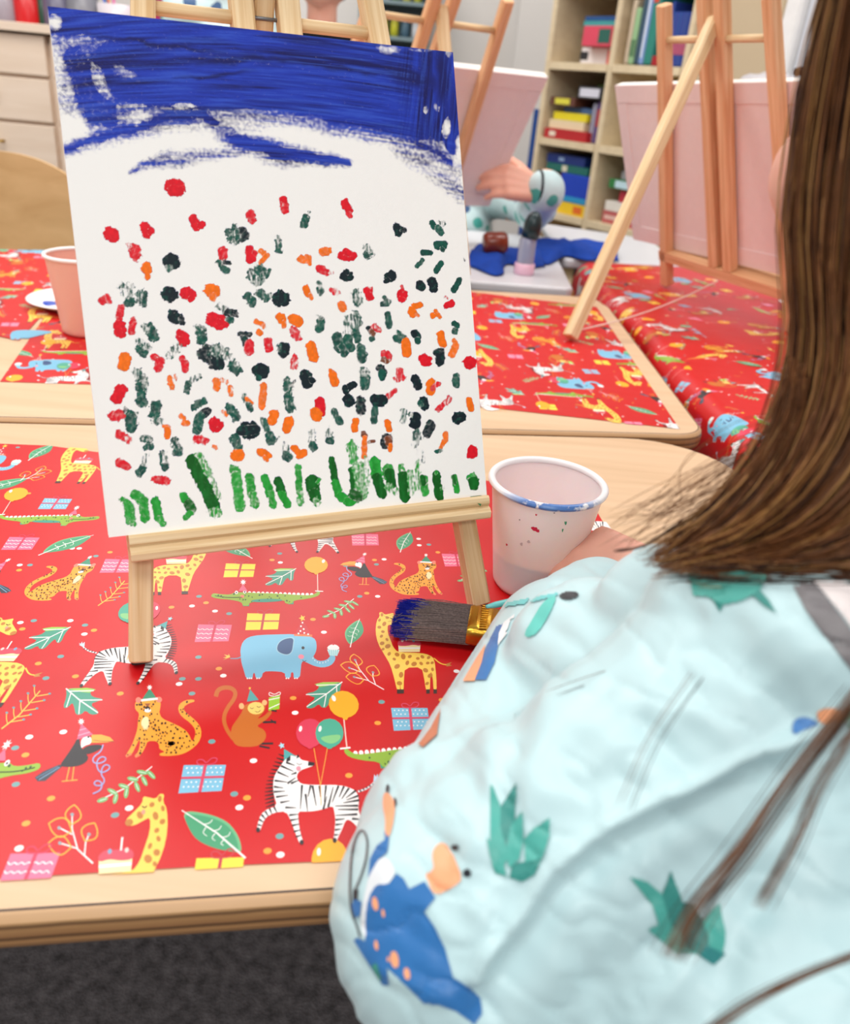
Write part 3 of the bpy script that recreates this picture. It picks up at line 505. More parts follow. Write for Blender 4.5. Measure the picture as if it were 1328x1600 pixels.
# split the outline into the convex front part and its ragged back strip
HUL = [pl[0], pl[1], pl[2], pl[3], pl[4], pl[5], (pl[9][0] - .3, pl[5][1] + .2)]
def paper_sheet(name, poly, layers, z, label, group, m=None, rot=None):
    """poly may be mildly concave: shapes are cut by its triangles"""
    from mathutils.geometry import tessellate_polygon
    o = printed(name, poly, [], lambda s, n, l: wsn(s, n, z + l), M_WRAP)
    hull = convex(poly)
    o2 = printed(name, hull, layers, lambda s, n, l: wsn(s, n, z + l), M_WRAP)
    bm = bmesh.new(); bm.from_mesh(o2.data); bm.faces.ensure_lookup_table(); bmesh.ops.delete(bm, geom=[bm.faces[0]], context='FACES')
    for i in range(len(poly)):                 # trim to the true outline: drop what lies beyond concave edges
        pass
    kill = [f for f in bm.faces if not pinp(*sn(f.calc_center_median()), poly)]
    bmesh.ops.delete(bm, geom=kill, context='FACES'); bm.to_mesh(o2.data); bm.free()
    for v in o2.data.vertices: pass
    bmj = bmesh.new(); bmj.from_mesh(o.data); bmj.from_mesh(o2.data); bmj.to_mesh(o.data); bmj.free()
    me = o2.data; bpy.data.objects.remove(o2); bpy.data.meshes.remove(me)
    return tag(o, label, 'wrapping paper', group)
def convex(P):
    P = sorted(set(P)); H = []
    for seq in (P, P[::-1]):
        h = []
        for p in seq:
            while len(h) > 1 and (h[-1][0] - h[-2][0]) * (p[1] - h[-2][1]) - (h[-1][1] - h[-2][1]) * (p[0] - h[-2][0]) <= 0: h.pop()
            h.append(p)
        H += h[:-1]
    return H
G = 'sheets of red animal wrapping paper on the tables'
paper_sheet('wrapping_paper', pl, LAY, TZ + .0006, 'red animal wrapping paper under the easel with the flower painting', G)
bp_ = [q2(560, 622), q2(760, 637), q2(1062, 671), q2(932, 480), q2(740, 457), q2(500, 452)]
paper_sheet('wrapping_paper', bp_, field(-.1, .65, .85, 1.7, PI * .98, 21), TZ + .0006, 'red animal wrapping paper on the middle wooden table, under the prop leg of an easel', G)
la = [q2(-190, 512), q2(0, 527), q2(30, 533), q2(62, 498), q2(170, 500), q2(170, 393), q2(0, 391), q2(-190, 389)]
paper_sheet('wrapping_paper', la, field(-.9, -.1, 1.0, 1.75, .1, 22), TZ + .0011, 'red animal wrapping paper at the left, partly overlapping another sheet, by the chair', G)
lb = [q2(0, 597), q2(135, 601), q2(260, 606), q2(260, 480), q2(72, 492)]
paper_sheet('wrapping_paper', lb, field(-.6, 0, .8, 1.3, .12, 23), TZ + .0005, 'red animal wrapping paper under the left paint cup on the middle wooden table', G)
# cloth-like cover over the right table: flat top, rolled edges, hanging sides
RAD = .028; HANG = .11; ARC = RAD * PI / 2
def drape1(q, lo, hi):                          # distance across -> (position, drop, tilt)
    if q < lo: d = lo - q; sg = -1; e = lo
    elif q > hi: d = q - hi; sg = 1; e = hi
    else: return q, 0
    if d < ARC: a = d / RAD; return e + sg * RAD * math.sin(a), RAD * (1 - math.cos(a))
    return e + sg * (RAD + .006 * (d - ARC) / .1), RAD + (d - ARC)
W_, T_ = .575, 1.46
def cover(s, t, lift):
    x, dz = drape1(s, RAD - .006, W_); y, dt = drape1(t, RAD, T_ - RAD + s * .21)
    wav = .004 * math.sin(t * 9 + s * 4) * math.exp(-((s) / .25) ** 2) + .0012 * math.sin(s * 23 + t * 17)
    if dz > .004: x += -(.5 + .5 * math.sin(t * 13)) * .012 * min(1, dz / .08)
    return cw(x - (lift if dz > RAD else 0), y, TZ + .006 + lift - dz - dt * .98 + max(wav, -.002) * (0 if dz + dt > .02 else 1))
ss = [-(HANG), -.06] + [RAD - .006 - ARC * k / 8 for k in range(8, -1, -1)] + [.1 * k for k in range(1, 6)] + [.575, .585, .6, .65, .7]
hullc = [(-HANG, .0), (.7, .0), (.7, T_ + .06), (-HANG, T_ + .06)]
LC = field(-HANG, .7, 0, T_ + .1, -1.2, 31)
o = printed('wrapping_paper', hullc, LC, cover, M_WRAP, strips=ss)
# the base sheet needs enough rows to bend: rebuild it as a grid
gm = []; me = o.data
bm = bmesh.new(); bm.from_mesh(me); bm.faces.ensure_lookup_table(); cl = bm.loops.layers.float_color['print']; bmesh.ops.delete(bm, geom=list(bm.faces)[:len(ss) - 1], context='FACES')
tt = [T_ * .98 * k / 60 for k in range(61)] + [T_ + .01 * k for k in range(1, 9)]; gr = [[bm.verts.new(cover(s, t, 0)) for t in tt] for s in ss]
for i in range(len(ss) - 1):
    for j in range(len(tt) - 1):
        f = bm.faces.new((gr[i][j], gr[i + 1][j], gr[i + 1][j + 1], gr[i][j + 1])); f.smooth = True
        for lp in f.loops: lp[cl] = s2l(RED) + (1,)
bm.to_mesh(me); bm.free()
tag(o, 'glossy red animal wrapping paper draped over the right table and rolling over its edge', 'wrapping paper', G)
# ------------------------------------------------------------------ painting on the near canvas
CO = Vector((-.18720716, .42375854, .69126219 + .945 - .945)) ; CO = Vector((-.18720716, .42375854, .69126219))
CU = Vector((.90573545, .42384348, 0)); CV = Vector((-.17465426, .37322871, .91115104)); CN = Vector((.38618543, -.8252618, .41207255))
CW_, CH_ = .254, .3048
def vnoise(x, y, seed=0):
    xi = np.floor(x).astype(np.int64); yi = np.floor(y).astype(np.int64); fx = x - xi; fy = y - yi; fx = fx * fx * (3 - 2 * fx); fy = fy * fy * (3 - 2 * fy)
    def h(a, b):
        k = (a * 374761393 + b * 668265263 + seed * 982451653) & 0xffffffff; k = ((k ^ (k >> 13)) * 1274126177) & 0xffffffff; return ((k ^ (k >> 16)) & 0xffff) / 65535.0
    return (h(xi, yi) * (1 - fx) + h(xi + 1, yi) * fx) * (1 - fy) + (h(xi, yi + 1) * (1 - fx) + h(xi + 1, yi + 1) * fx) * fy
def fbm(x, y, seed=0, o=3): return sum(vnoise(x * 2 ** i, y * 2 ** i, seed + i) * .5 ** i for i in range(o)) / sum(.5 ** i for i in range(o))
CR, CO_, CD, CG, CE, CF = (218, 12, 34), (242, 112, 10), (8, 28, 36), (14, 90, 74), (26, 146, 44), (2, 86, 18)
CL = {'r': CR, 'o': CO_, 'd': CD, 'g': CG, 'e': CE, 'f': CF, 'b': (120, 60, 30)}
# strokes: tile -> list of (colour, load, radius, x1, y1, x2, y2, ...); load < 1 = dry brush
T1 = ('r', 1, 62, 905, 175, 935, 180), ('r', 1, 42, 905, 200, 950, 205), ('r', 1, 48, 375, 560, 410, 575), ('r', 1, 38, 668, 505, 690, 560), ('r', 1, 26, 720, 535, 722, 535), ('r', 1, 34, 1070, 435, 1100, 500), ('r', 1, 28, 1140, 490, 1145, 485), ('r', .75, 45, 585, 690, 592, 735), ('r', .3, 16, 535, 650, 560, 670), ('d', 1, 55, 885, 785, 905, 795), ('g', .5, 25, 870, 850, 880, 840), ('o', 1, 38, 685, 835, 690, 855), ('o', 1, 22, 690, 905, 692, 920), ('g', .25, 34, 480, 1000, 530, 1070), ('g', .3, 30, 550, 990, 560, 1060), ('g', .75, 30, 530, 1130, 560, 1125), ('g', .5, 38, 640, 1060, 640, 1120), ('g', .9, 20, 675, 1050, 665, 1150), ('d', 1, 52, 865, 1060, 890, 1065), ('r', 1, 45, 1010, 1050, 1030, 1060), ('r', 1, 26, 1050, 1100, 1072, 1062), ('r', .8, 32, 320, 1115, 350, 1095), ('r', .6, 18, 350, 1070, 382, 1120), ('o', 1, 30, 1210, 1020, 1240, 1050), ('o', 1, 24, 1235, 1085, 1236, 1095), ('o', .9, 18, 1270, 1030, 1265, 1040), ('r', .8, 30, 475, 1175, 455, 1255), ('r', 1, 48, 460, 1330, 470, 1375), ('d', 1, 46, 905, 1240, 940, 1265), ('d', .9, 24, 975, 1265, 978, 1295), ('r', .7, 27, 578, 1285, 560, 1370), ('r', 1, 44, 980, 1415, 995, 1450), ('r', 1, 22, 955, 1375, 960, 1390), ('g', .75, 42, 715, 1345, 745, 1410), ('g', .3, 25, 660, 1330, 690, 1350), ('g', .75, 40, 1130, 1370, 1145, 1440), ('g', .4, 24, 1100, 1330, 1130, 1340), ('g', .8, 38, 635, 1510, 660, 1545), ('g', .35, 28, 620, 1460, 700, 1500), ('g', .3, 36, 940, 1510, 880, 1560), ('r', 1, 52, 1235, 1270, 1310, 1290)
T2 = ('r', .95, 32, 595, 175, 610, 215), ('r', .7, 30, 605, 225, 612, 255), ('r', .95, 32, 1110, 200, 1140, 260), ('r', .7, 22, 1145, 290, 1148, 300), ('r', .75, 33, 328, 290, 335, 340), ('g', .85, 34, 785, 325, 770, 375), ('g', .3, 12, 812, 275, 805, 310), ('g', .6, 40, 150, 450, 200, 500), ('d', .85, 46, 250, 440, 265, 470), ('g', .5, 28, 190, 405, 215, 480), ('g', .7, 28, 555, 530, 562, 590), ('g', .3, 20, 550, 480, 560, 510), ('r', .8, 38, 92, 600, 98, 640), ('r', .95, 36, 318, 590, 330, 660), ('r', .9, 20, 360, 610, 365, 620), ('o', .9, 22, 410, 600, 440, 615), ('o', .9, 20, 465, 630, 410, 690), ('g', .5, 24, 60, 690, 90, 720), ('d', .9, 18, 110, 690, 150, 700), ('g', .8, 28, 100, 745, 125, 760), ('g', .45, 40, 330, 790, 390, 850), ('g', .6, 40, 395, 750, 430, 790), ('g', .8, 14, 460, 810, 485, 755), ('o', .9, 32, 745, 665, 800, 665), ('o', .9, 18, 790, 640, 818, 700), ('o', .9, 36, 930, 605, 955, 600), ('o', .7, 14, 985, 580, 985, 605), ('r', .95, 34, 1085, 640, 1170, 640), ('r', .95, 28, 1120, 605, 1140, 615), ('r', .85, 30, 900, 745, 960, 775), ('r', .3, 18, 990, 770, 1000, 775), ('g', .8, 26, 1285, 625, 1295, 640), ('g', .3, 20, 1280, 570, 1300, 600), ('d', 1, 42, 1115, 800, 1130, 810), ('d', 1, 18, 1125, 765, 1128, 775), ('o', .95, 26, 785, 905, 805, 950), ('o', .8, 16, 820, 960, 832, 990), ('g', .7, 26, 900, 920, 905, 940), ('g', .3, 24, 895, 870, 905, 890), ('r', .5, 22, 1000, 920, 1045, 945), ('o', .9, 30, 1080, 1040, 1092, 1070), ('g', .7, 34, 300, 970, 335, 1010), ('g', .8, 26, 345, 1010, 340, 1045), ('g', .6, 40, 410, 950, 450, 990), ('g', .4, 20, 480, 960, 490, 980), ('d', 1, 60, 578, 990, 585, 995), ('g', .3, 30, 70, 1050, 110, 1080), ('d', .7, 28, 130, 1110, 190, 1115), ('g', .85, 26, 145, 1175, 165, 1170), ('d', .8, 12, 195, 1110, 215, 1140), ('r', 1, 50, 15, 1160, 60, 1190), ('r', .95, 22, 60, 1185, 125, 1210), ('o', .8, 20, 375, 1180, 420, 1200), ('o', .85, 24, 395, 1270, 405, 1275), ('o', .4, 12, 440, 1200, 430, 1240), ('o', .95, 34, 575, 1145, 585, 1165), ('o', .9, 20, 600, 1190, 606, 1220), ('o', .98, 40, 680, 1160, 720, 1180), ('r', .6, 34, 685, 1260, 715, 1310), ('g', .85, 32, 910, 1180, 898, 1240), ('g', .3, 16, 885, 1140, 920, 1150), ('g', .6, 28, 1200, 1110, 1225, 1200), ('g', .3, 50, 1170, 1160, 1150, 1260), ('g', .8, 28, 1200, 1260, 1215, 1330), ('g', .85, 38, 1040, 1310, 1065, 1400), ('g', .8, 36, 1130, 1320, 1150, 1400), ('g', .8, 28, 1085, 1390, 1105, 1450), ('d', .9, 22, 240, 1285, 320, 1290), ('d', .75, 28, 270, 1320, 290, 1370), ('r', .9, 36, 320, 1370, 315, 1430), ('r', .9, 32, 470, 1345, 480, 1405), ('d', .95, 46, 600, 1405, 600, 1430), ('g', .3, 20, 560, 1380, 570, 1420), ('o', .98, 40, 825, 1390, 850, 1475), ('r', .5, 32, 690, 1490, 685, 1550), ('g', .8, 34, 1240, 1400, 1250, 1490), ('g', .4, 20, 1270, 1440, 1285, 1450), ('g', .5, 28, 1205, 1000, 1215, 1040), ('g', .3, 40, 1190, 960, 1230, 1000), ('r', .95, 28, 1290, 920, 1310, 980), ('o', .95, 50, -5, 920, 20, 930), ('o', .9, 26, 10, 970, 15, 990), ('d', .7, 56, 20, 1430, 40, 1520), ('g', .4, 40, 70, 1410, 100, 1440)
T3 = ('d', .95, 34, 485, 330, 495, 385), ('d', .9, 24, 535, 350, 550, 360), ('g', .95, 26, 815, 295, 840, 330), ('g', .85, 32, 870, 345, 895, 380), ('g', .25, 22, 880, 285, 920, 300), ('g', .7, 24, 195, 605, 235, 570), ('g', .25, 26, 190, 510, 250, 590), ('g', .95, 38, 870, 500, 920, 500), ('g', .9, 22, 910, 540, 915, 545), ('g', .92, 26, 730, 570, 795, 570), ('g', .9, 20, 670, 705, 725, 645), ('g', .92, 26, 855, 745, 900, 670), ('d', .95, 36, 700, 870, 712, 900), ('d', .95, 38, 810, 840, 828, 905), ('g', .92, 26, 1020, 925, 1068, 835), ('d', 1, 46, 405, 800, 430, 790), ('d', 1, 22, 380, 840, 395, 830), ('r', .95, 40, 525, 960, 545, 975), ('r', .9, 14, 530, 890, 540, 930), ('r', .95, 26, 515, 1010, 530, 1015), ('r', .95, 32, 205, 940, 230, 990), ('r', .3, 20, 240, 910, 250, 930), ('g', .6, 26, 345, 1055, 395, 1055), ('g', .6, 26, 370, 1010, 400, 1040), ('o', .92, 28, 650, 1075, 700, 1065), ('o', .92, 36, 625, 1120, 640, 1150), ('o', .85, 16, 660, 1160, 680, 1165), ('r', .95, 30, 955, 1070, 1000, 1050), ('r', .3, 14, 940, 990, 960, 1000), ('o', .95, 26, 822, 1165, 826, 1165), ('o', .8, 20, 850, 1125, 885, 1180), ('g', .85, 28, 395, 1155, 410, 1260), ('g', .95, 26, 1020, 1240, 1050, 1260), ('g', .9, 28, 1030, 1310, 1030, 1320), ('d', .9, 22, 215, 1285, 240, 1330), ('g', .9, 26, 245, 1380, 250, 1385), ('r', .6, 28, 270, 1270, 310, 1300), ('b', .7, 24, 250, 1320, 260, 1335), ('g', .6, 26, 500, 1330, 545, 1370), ('g', .85, 34, 480, 1380, 510, 1395), ('o', 1, 38, 565, 1420, 578, 1500), ('d', .92, 32, 650, 1330, 680, 1360), ('g', .92, 24, 672, 1390, 678, 1415), ('o', .98, 34, 895, 1345, 915, 1430), ('o', .9, 20, 1020, 1400, 1050, 1440), ('o', .85, 22, 1040, 1460, 995, 1530), ('d', .9, 30, 850, 1515, 880, 1530), ('d', .9, 40, 890, 1520, 892, 1590), ('d', .7, 9, 1115, 632, 1122, 645)
T4 = ('o', 1, 46, 345, 110, 335, 160), ('r', .9, 28, 590, 95, 640, 125), ('r', .9, 34, 640, 130, 625, 185), ('r', .85, 26, 820, 110, 850, 150), ('r', .9, 28, 845, 150, 845, 195), ('d', .8, 70, 1030, 60, 1080, 90), ('d', .95, 48, 1110, 120, 1120, 150), ('g', .4, 50, 1100, 40, 1170, 60), ('g', .7, 40, 1235, 170, 1275, 200), ('g', .25, 20, 1250, 120, 1290, 170), ('g', .5, 36, 450, 225, 490, 310), ('g', .75, 38, 470, 340, 485, 470), ('g', .3, 22, 510, 260, 520, 360), ('o', .75, 22, 715, 270, 735, 345), ('o', .3, 14, 760, 250, 765, 280), ('g', .4, 26, 900, 290, 955, 260), ('g', .7, 26, 875, 310, 855, 375), ('o', .9, 28, 1105, 295, 1110, 350), ('o', .4, 20, 1150, 290, 1185, 305), ('o', .5, 22, 1215, 350, 1225, 400), ('r', 1, 44, 305, 375, 280, 435), ('r', .95, 22, 330, 345, 350, 365), ('g', .75, 46, 600, 500, 600, 570), ('g', .4, 28, 590, 630, 640, 630), ('g', .75, 30, 920, 510, 1000, 460), ('d', .9, 32, 1030, 545, 980, 580), ('g', .9, 36, 965, 590, 945, 700), ('r', .7, 40, 250, 580, 330, 570), ('d', .5, 20, 350, 530, 360, 550), ('g', .85, 42, 395, 580, 400, 680), ('g', .2, 16, 440, 560, 450, 640), ('o', .85, 20, 810, 585, 830, 600), ('o', .85, 24, 840, 640, 860, 645), ('o', .9, 18, 670, 670, 710, 680), ('o', .95, 26, 700, 700, 698, 750), ('o', .6, 16, 1160, 550, 1185, 580), ('g', .7, 34, 1215, 510, 1265, 590), ('r', 1, 48, 1095, 650, 1110, 665), ('r', .9, 32, 295, 735, 340, 760), ('r', .4, 22, 370, 770, 380, 790), ('g', .5, 30, 500, 770, 550, 790), ('g', .7, 24, 525, 845, 560, 840), ('g', .5, 36, 765, 800, 790, 850), ('g', .7, 30, 770, 880, 790, 885), ('r', .7, 30, 930, 780, 1010, 785), ('o', .7, 16, 1085, 835, 1100, 850), ('r', .8, 32, 295, 970, 360, 1000), ('g', .3, 24, 520, 920, 500, 1000), ('g', .75, 34, 485, 1030, 470, 1050), ('g', .35, 30, 660, 900, 675, 980), ('g', .75, 26, 675, 1000, 680, 1010), ('r', .7, 28, 600, 1110, 690, 1125), ('g', .7, 34, 1250, 770, 1290, 840), ('o', 1, 42, 1275, 910, 1290, 915), ('e', .75, 24, 330, 1280, 360, 1300), ('e', .9, 40, 380, 1330, 390, 1440), ('e', .6, 22, 380, 1460, 420, 1480), ('e', .9, 40, 440, 1240, 490, 1290), ('e', .85, 36, 500, 1290, 515, 1430), ('e', 1, 34, 600, 1290, 625, 1430), ('e', .7, 26, 640, 1440, 660, 1480), ('e', 1, 34, 830, 1255, 880, 1310), ('f', .9, 40, 880, 1320, 895, 1360), ('e', .85, 22, 890, 1390, 850, 1430), ('f', 1, 46, 900, 955, 1085, 1330), ('e', .45, 30, 960, 910, 1040, 1060), ('e', .35, 20, 1060, 1080, 1120, 1250), ('e', .5, 36, 1070, 1380, 1120, 1385), ('e', .7, 36, 1250, 1030, 1265, 1060), ('e', .9, 38, 1275, 1150, 1300, 1340)
T5 = ('d', 1, 62, 275, 235, 295, 245), ('g', .95, 24, 265, 300, 268, 305), ('g', .6, 36, 530, 330, 545, 420), ('d', .5, 12, 585, 380, 605, 330), ('g', .65, 42, 545, 480, 570, 590), ('d', 1, 50, 710, 285, 720, 345), ('d', 1, 28, 765, 325, 770, 330), ('o', 1, 36, 965, 275, 985, 355), ('o', 1, 18, 945, 235, 950, 250), ('d', 1, 32, 1085, 410, 1160, 370), ('d', 1, 26, 1080, 400, 1090, 440), ('d', .95, 46, 1105, 500, 1120, 530), ('g', .8, 42, 1270, 270, 1265, 370), ('g', .3, 30, 1240, 230, 1280, 250), ('o', .9, 32, 312, 380, 298, 570), ('g', .5, 24, 125, 470, 145, 520), ('o', .85, 20, 155, 505, 200, 540), ('g', .7, 28, 175, 560, 195, 600), ('r', .95, 42, 845, 530, 850, 620), ('o', .98, 46, 795, 640, 815, 665), ('d', .92, 40, 1230, 520, 1228, 610), ('g', .7, 28, 975, 620, 1035, 730), ('o', .98, 42, 410, 650, 395, 700), ('o', .95, 18, 355, 715, 370, 725), ('o', 1, 42, 555, 710, 530, 780), ('d', 1, 72, 160, 800, 200, 800), ('d', 1, 40, 100, 810, 240, 790), ('g', .65, 30, 305, 700, 340, 800), ('g', .9, 44, 370, 850, 385, 890), ('g', .3, 12, 420, 910, 455, 860), ('o', .98, 30, 1178, 710, 1170, 790), ('g', .3, 34, 770, 820, 770, 900), ('g', .75, 32, 770, 940, 790, 970), ('g', .35, 36, 930, 810, 940, 880), ('g', .8, 32, 930, 895, 945, 900), ('g', .35, 34, 520, 950, 525, 1010), ('g', .7, 36, 530, 1045, 540, 1055), ('g', .7, 38, 45, 870, 80, 950), ('o', 1, 50, 60, 1035, 75, 1035), ('o', .95, 34, 280, 1000, 350, 1035), ('o', .9, 18, 320, 1050, 345, 1080), ('o', .98, 28, 600, 965, 640, 1005), ('o', .98, 32, 650, 1030, 690, 1010), ('b', .8, 26, 1255, 830, 1262, 850), ('o', .9, 24, 1265, 870, 1258, 1045), ('e', .8, 40, 40, 1180, 50, 1190), ('e', .85, 42, 55, 1230, 85, 1500), ('e', .85, 38, 180, 1245, 200, 1400), ('e', .6, 36, 210, 1410, 235, 1500), ('e', .95, 36, 325, 1250, 380, 1400), ('e', .9, 34, 380, 1400, 400, 1500), ('f', .95, 38, 450, 1275, 490, 1400), ('e', .95, 34, 480, 1400, 540, 1500), ('e', .9, 28, 638, 1145, 650, 1380), ('e', .5, 28, 655, 1390, 660, 1480), ('f', 1, 56, 775, 1280, 780, 1380), ('f', .95, 46, 790, 1400, 800, 1440), ('e', .8, 14, 820, 1290, 840, 1260), ('e', .4, 26, 800, 1460, 820, 1490), ('f', 1, 30, 955, 1080, 990, 1300), ('e', 1, 36, 990, 1300, 1020, 1400), ('e', .95, 38, 1040, 1420, 1110, 1470), ('f', .95, 40, 1160, 1180, 1190, 1400), ('e', .95, 42, 1120, 1470, 1250, 1400), ('e', .55, 42, 1140, 940, 1160, 1080), ('e', .5, 40, 1220, 1130, 1250, 1400), ('e', .3, 24, 1280, 1060, 1290, 1300)
T6 = ('g', .85, 34, 85, 40, 95, 130), ('r', .75, 42, 320, 90, 330, 110), ('b', .6, 26, 300, 130, 320, 145), ('r', 1, 50, 680, 130, 700, 145), ('d', .95, 26, 795, 65, 830, 90), ('d', .95, 36, 825, 110, 825, 155), ('r', 1, 52, 1100, 160, 1115, 165), ('o', .85, 32, 975, 10, 940, 80), ('o', 1, 38, 510, 20, 515, 70), ('d', .9, 36, 265, 215, 290, 245), ('g', .95, 32, 280, 260, 282, 295), ('r', .6, 36, 450, 250, 465, 290), ('r', .4, 22, 415, 310, 430, 325), ('g', .8, 36, 115, 330, 120, 380), ('g', .35, 34, 110, 240, 150, 280), ('d', .95, 36, 590, 310, 620, 380), ('o', .95, 38, 742, 350, 738, 430), ('r', .6, 24, 760, 400, 815, 360), ('g', .9, 32, 980, 290, 978, 370), ('r', .6, 24, 335, 480, 405, 425), ('r', .55, 24, 810, 600, 920, 510), ('r', .5, 14, 905, 480, 910, 510), ('o', .95, 26, 1105, 510, 1118, 600), ('d', 1, 48, 220, 515, 275, 520), ('d', .95, 38, 670, 520, 680, 570), ('g', .9, 22, 640, 540, 650, 560), ('g', .85, 30, 215, 600, 205, 710), ('d', .85, 36, 80, 520, 85, 610), ('d', 1, 50, 995, 685, 1020, 675), ('g', .4, 30, 490, 620, 480, 710), ('d', 1, 44, 600, 680, 590, 740), ('g', .3, 20, 550, 650, 560, 660), ('d', .85, 42, 735, 750, 710, 830), ('o', .95, 28, 330, 725, 350, 790), ('g', .5, 32, 610, 820, 590, 860), ('g', .3, 26, 640, 870, 590, 940), ('d', .85, 50, 330, 880, 325, 920), ('b', .9, 30, 335, 880, 350, 920), ('o', .95, 20, 362, 940, 360, 985), ('o', .9, 24, 880, 830, 880, 890), ('o', .8, 20, 870, 900, 835, 960), ('g', .6, 20, 800, 1000, 840, 990), ('r', 1, 44, 1130, 990, 1130, 1020), ('g', .2, 30, 640, 1000, 660, 1080), ('b', .6, 16, 160, 910, 200, 900), ('e', .95, 46, 215, 1100, 240, 1250), ('f', .95, 46, 235, 1250, 280, 1390), ('e', .9, 50, 340, 1170, 350, 1220), ('f', .95, 40, 350, 1200, 370, 1310), ('e', .4, 36, 350, 1340, 400, 1370), ('e', .5, 30, 460, 1150, 470, 1190), ('f', 1, 44, 480, 1230, 500, 1430), ('e', .35, 30, 550, 1200, 560, 1380), ('e', .4, 26, 620, 1100, 610, 1340), ('e', .9, 36, 670, 1260, 690, 1380), ('f', .95, 22, 660, 1240, 680, 1300), ('f', 1, 36, 790, 1220, 820, 1420), ('e', .9, 14, 795, 1185, 795, 1200), ('e', .95, 26, 965, 1240, 990, 1370), ('f', .9, 14, 955, 1230, 970, 1300), ('e', .7, 46, 1130, 1250, 1140, 1260), ('f', 1, 44, 1145, 1285, 1150, 1315), ('e', .3, 14, 840, 1350, 865, 1345), ('e', .4, 50, 60, 1150, 80, 1400), ('f', .9, 40, 10, 1400, 60, 1430)
TILES = [(T1, 100, 260, 5.312), (T2, 330, 280, 5.312), (T3, 540, 300, 6.036), (T4, 130, 540, 5.312), (T5, 360, 540, 6.036), (T6, 550, 540, 6.036)]
def paint_canvas(name, parent):
    nu, nv = 508, 610; u = np.linspace(0, CW_, nu); v = np.linspace(0, CH_, nv); U, V = np.meshgrid(u, v)
    o3 = np.array(CO); P = o3 + U[..., None] * np.array(CU) + V[..., None] * np.array(CV)
    Q = (P - np.array(CAM)) @ np.array(R3)     # each canvas point in the frame the strokes were measured in
    X = 664 - FPX * Q[..., 0] / Q[..., 2]; Y = 800 + FPX * Q[..., 1] / Q[..., 2]
    rgb = np.ones((nv, nu, 3)) * np.array(s2l((30, 62, 172))); cov = np.zeros((nv, nu))
    wx = X + 14 * (fbm(X / 26, Y / 26, 5) - .5); wy = Y + 14 * (fbm(X / 26, Y / 26, 9) - .5)
    def stroke(pts, wd, lvl, soft=.5):
        nonlocal cov
        best = np.full(X.shape, 1e9)
        for (x1, y1, r1), (x2, y2, r2) in zip(pts[:-1], pts[1:]):
            dx, dy = x2 - x1, y2 - y1; L2 = dx * dx + dy * dy; t = np.clip(((wx - x1) * dx + (wy - y1) * dy) / L2, 0, 1)
            best = np.minimum(best, np.hypot(wx - x1 - t * dx, wy - y1 - t * dy) / (r1 + (r2 - r1) * t))
        cov = np.maximum(cov, lvl * np.clip((1 - best) / soft, 0, 1))
    # washed sky: broad horizontal passes, the right-hand column, the arcs below
    stroke([(60, -20, 90), (300, 0, 105), (560, 40, 112), (720, 90, 100)], 0, 1.3, .3)
    stroke([(90, 50, 40), (100, 110, 40), (108, 160, 32)], 0, .86, .9)
    stroke([(118, 90, 40), (134, 150, 34), (146, 182, 24)], 0, 1.1, .6)
    stroke([(140, 120, 44), (158, 160, 38), (172, 184, 26)], 0, 1.15, .5)
    stroke([(150, 90, 62), (176, 140, 50), (190, 166, 36)], 0, 1.0, .6)
    stroke([(185, 110, 96), (330, 130, 86), (470, 142, 76), (600, 168, 76), (690, 190, 62)], 0, 1.3, .6)
    stroke([(690, 60, 50), (695, 150, 44), (710, 222, 26)], 0, 1.3, .4)
    stroke([(96, 238, 16), (170, 208, 28), (260, 182, 34), (330, 180, 30)], 0, 1.2, .9)
    stroke([(320, 178, 20), (370, 216, 28), (440, 242, 26), (540, 256, 12)], 0, 1.35, .85)
    stroke([(205, 268, 8), (260, 248, 18), (340, 240, 13), (400, 236, 8)], 0, 1.0, .9)
    stroke([(400, 184, 20), (520, 192, 24), (600, 214, 26), (660, 246, 26), (725, 304, 24)], 0, .86, 1)
    stroke([(540, 190, 26), (640, 212, 34), (712, 258, 26)], 0, 1.05, .9)
    def gap(x, y, rx, ry, rot, a):
        nonlocal cov
        c, s = math.cos(rot), math.sin(rot); dx, dy = wx - x, wy - y; d = np.hypot((dx * c + dy * s) / rx, (-dx * s + dy * c) / ry); cov = cov * (1 - a * np.clip(1.3 - d, 0, 1) ** .8)
    for g in ((84, 32, 12, 12, 0, .9), (88, 95, 9, 40, -.1, .5), (104, 150, 10, 16, .1, .4), (116, 204, 22, 12, .2, 1), (158, 128, 9, 28, -.5, .5), (196, 116, 26, 9, .4, .35), (222, 180, 14, 6, 0, .7), (210, 188, 10, 6, 0, .5), (290, 166, 18, 3, 0, .6), (470, 214, 76, 11, .12, 1), (560, 232, 56, 11, .22, .9), (604, 78, 18, 6, .25, .7), (662, 78, 26, 4, 0, .3), (700, 84, 5, 5, 0, .6), (664, 172, 4, 7, 0, .6), (680, 170, 5, 6, 0, .5), (697, 200, 5, 16, .1, .9), (715, 235, 6, 30, .05, .9), (680, 262, 12, 8, 0, .4), (260, 215, 120, 12, -.15, .6), (380, 176, 60, 5, 0, .35)): gap(*g)
    # bristle tracks: noise drawn out along the sweep of the brush
    wgt = np.clip((X - 610) / 60, 0, 1) * np.clip((250 - Y) / 40, 0, 1)
    acrossH = Y - .00026 * (X - 330) ** 2 - .02 * X; tr = fbm(X / 70, acrossH / 2.6, 21) * (1 - wgt) + fbm(Y / 60, (X + .1 * Y) / 2.4, 22) * wgt
    tr2 = fbm(X / 160, acrossH / 15, 31) * (1 - wgt) + fbm(Y / 120, X / 12, 32) * wgt
    cov = cov * np.where(cov < 1.05, 1.25 - .9 * tr, 1)
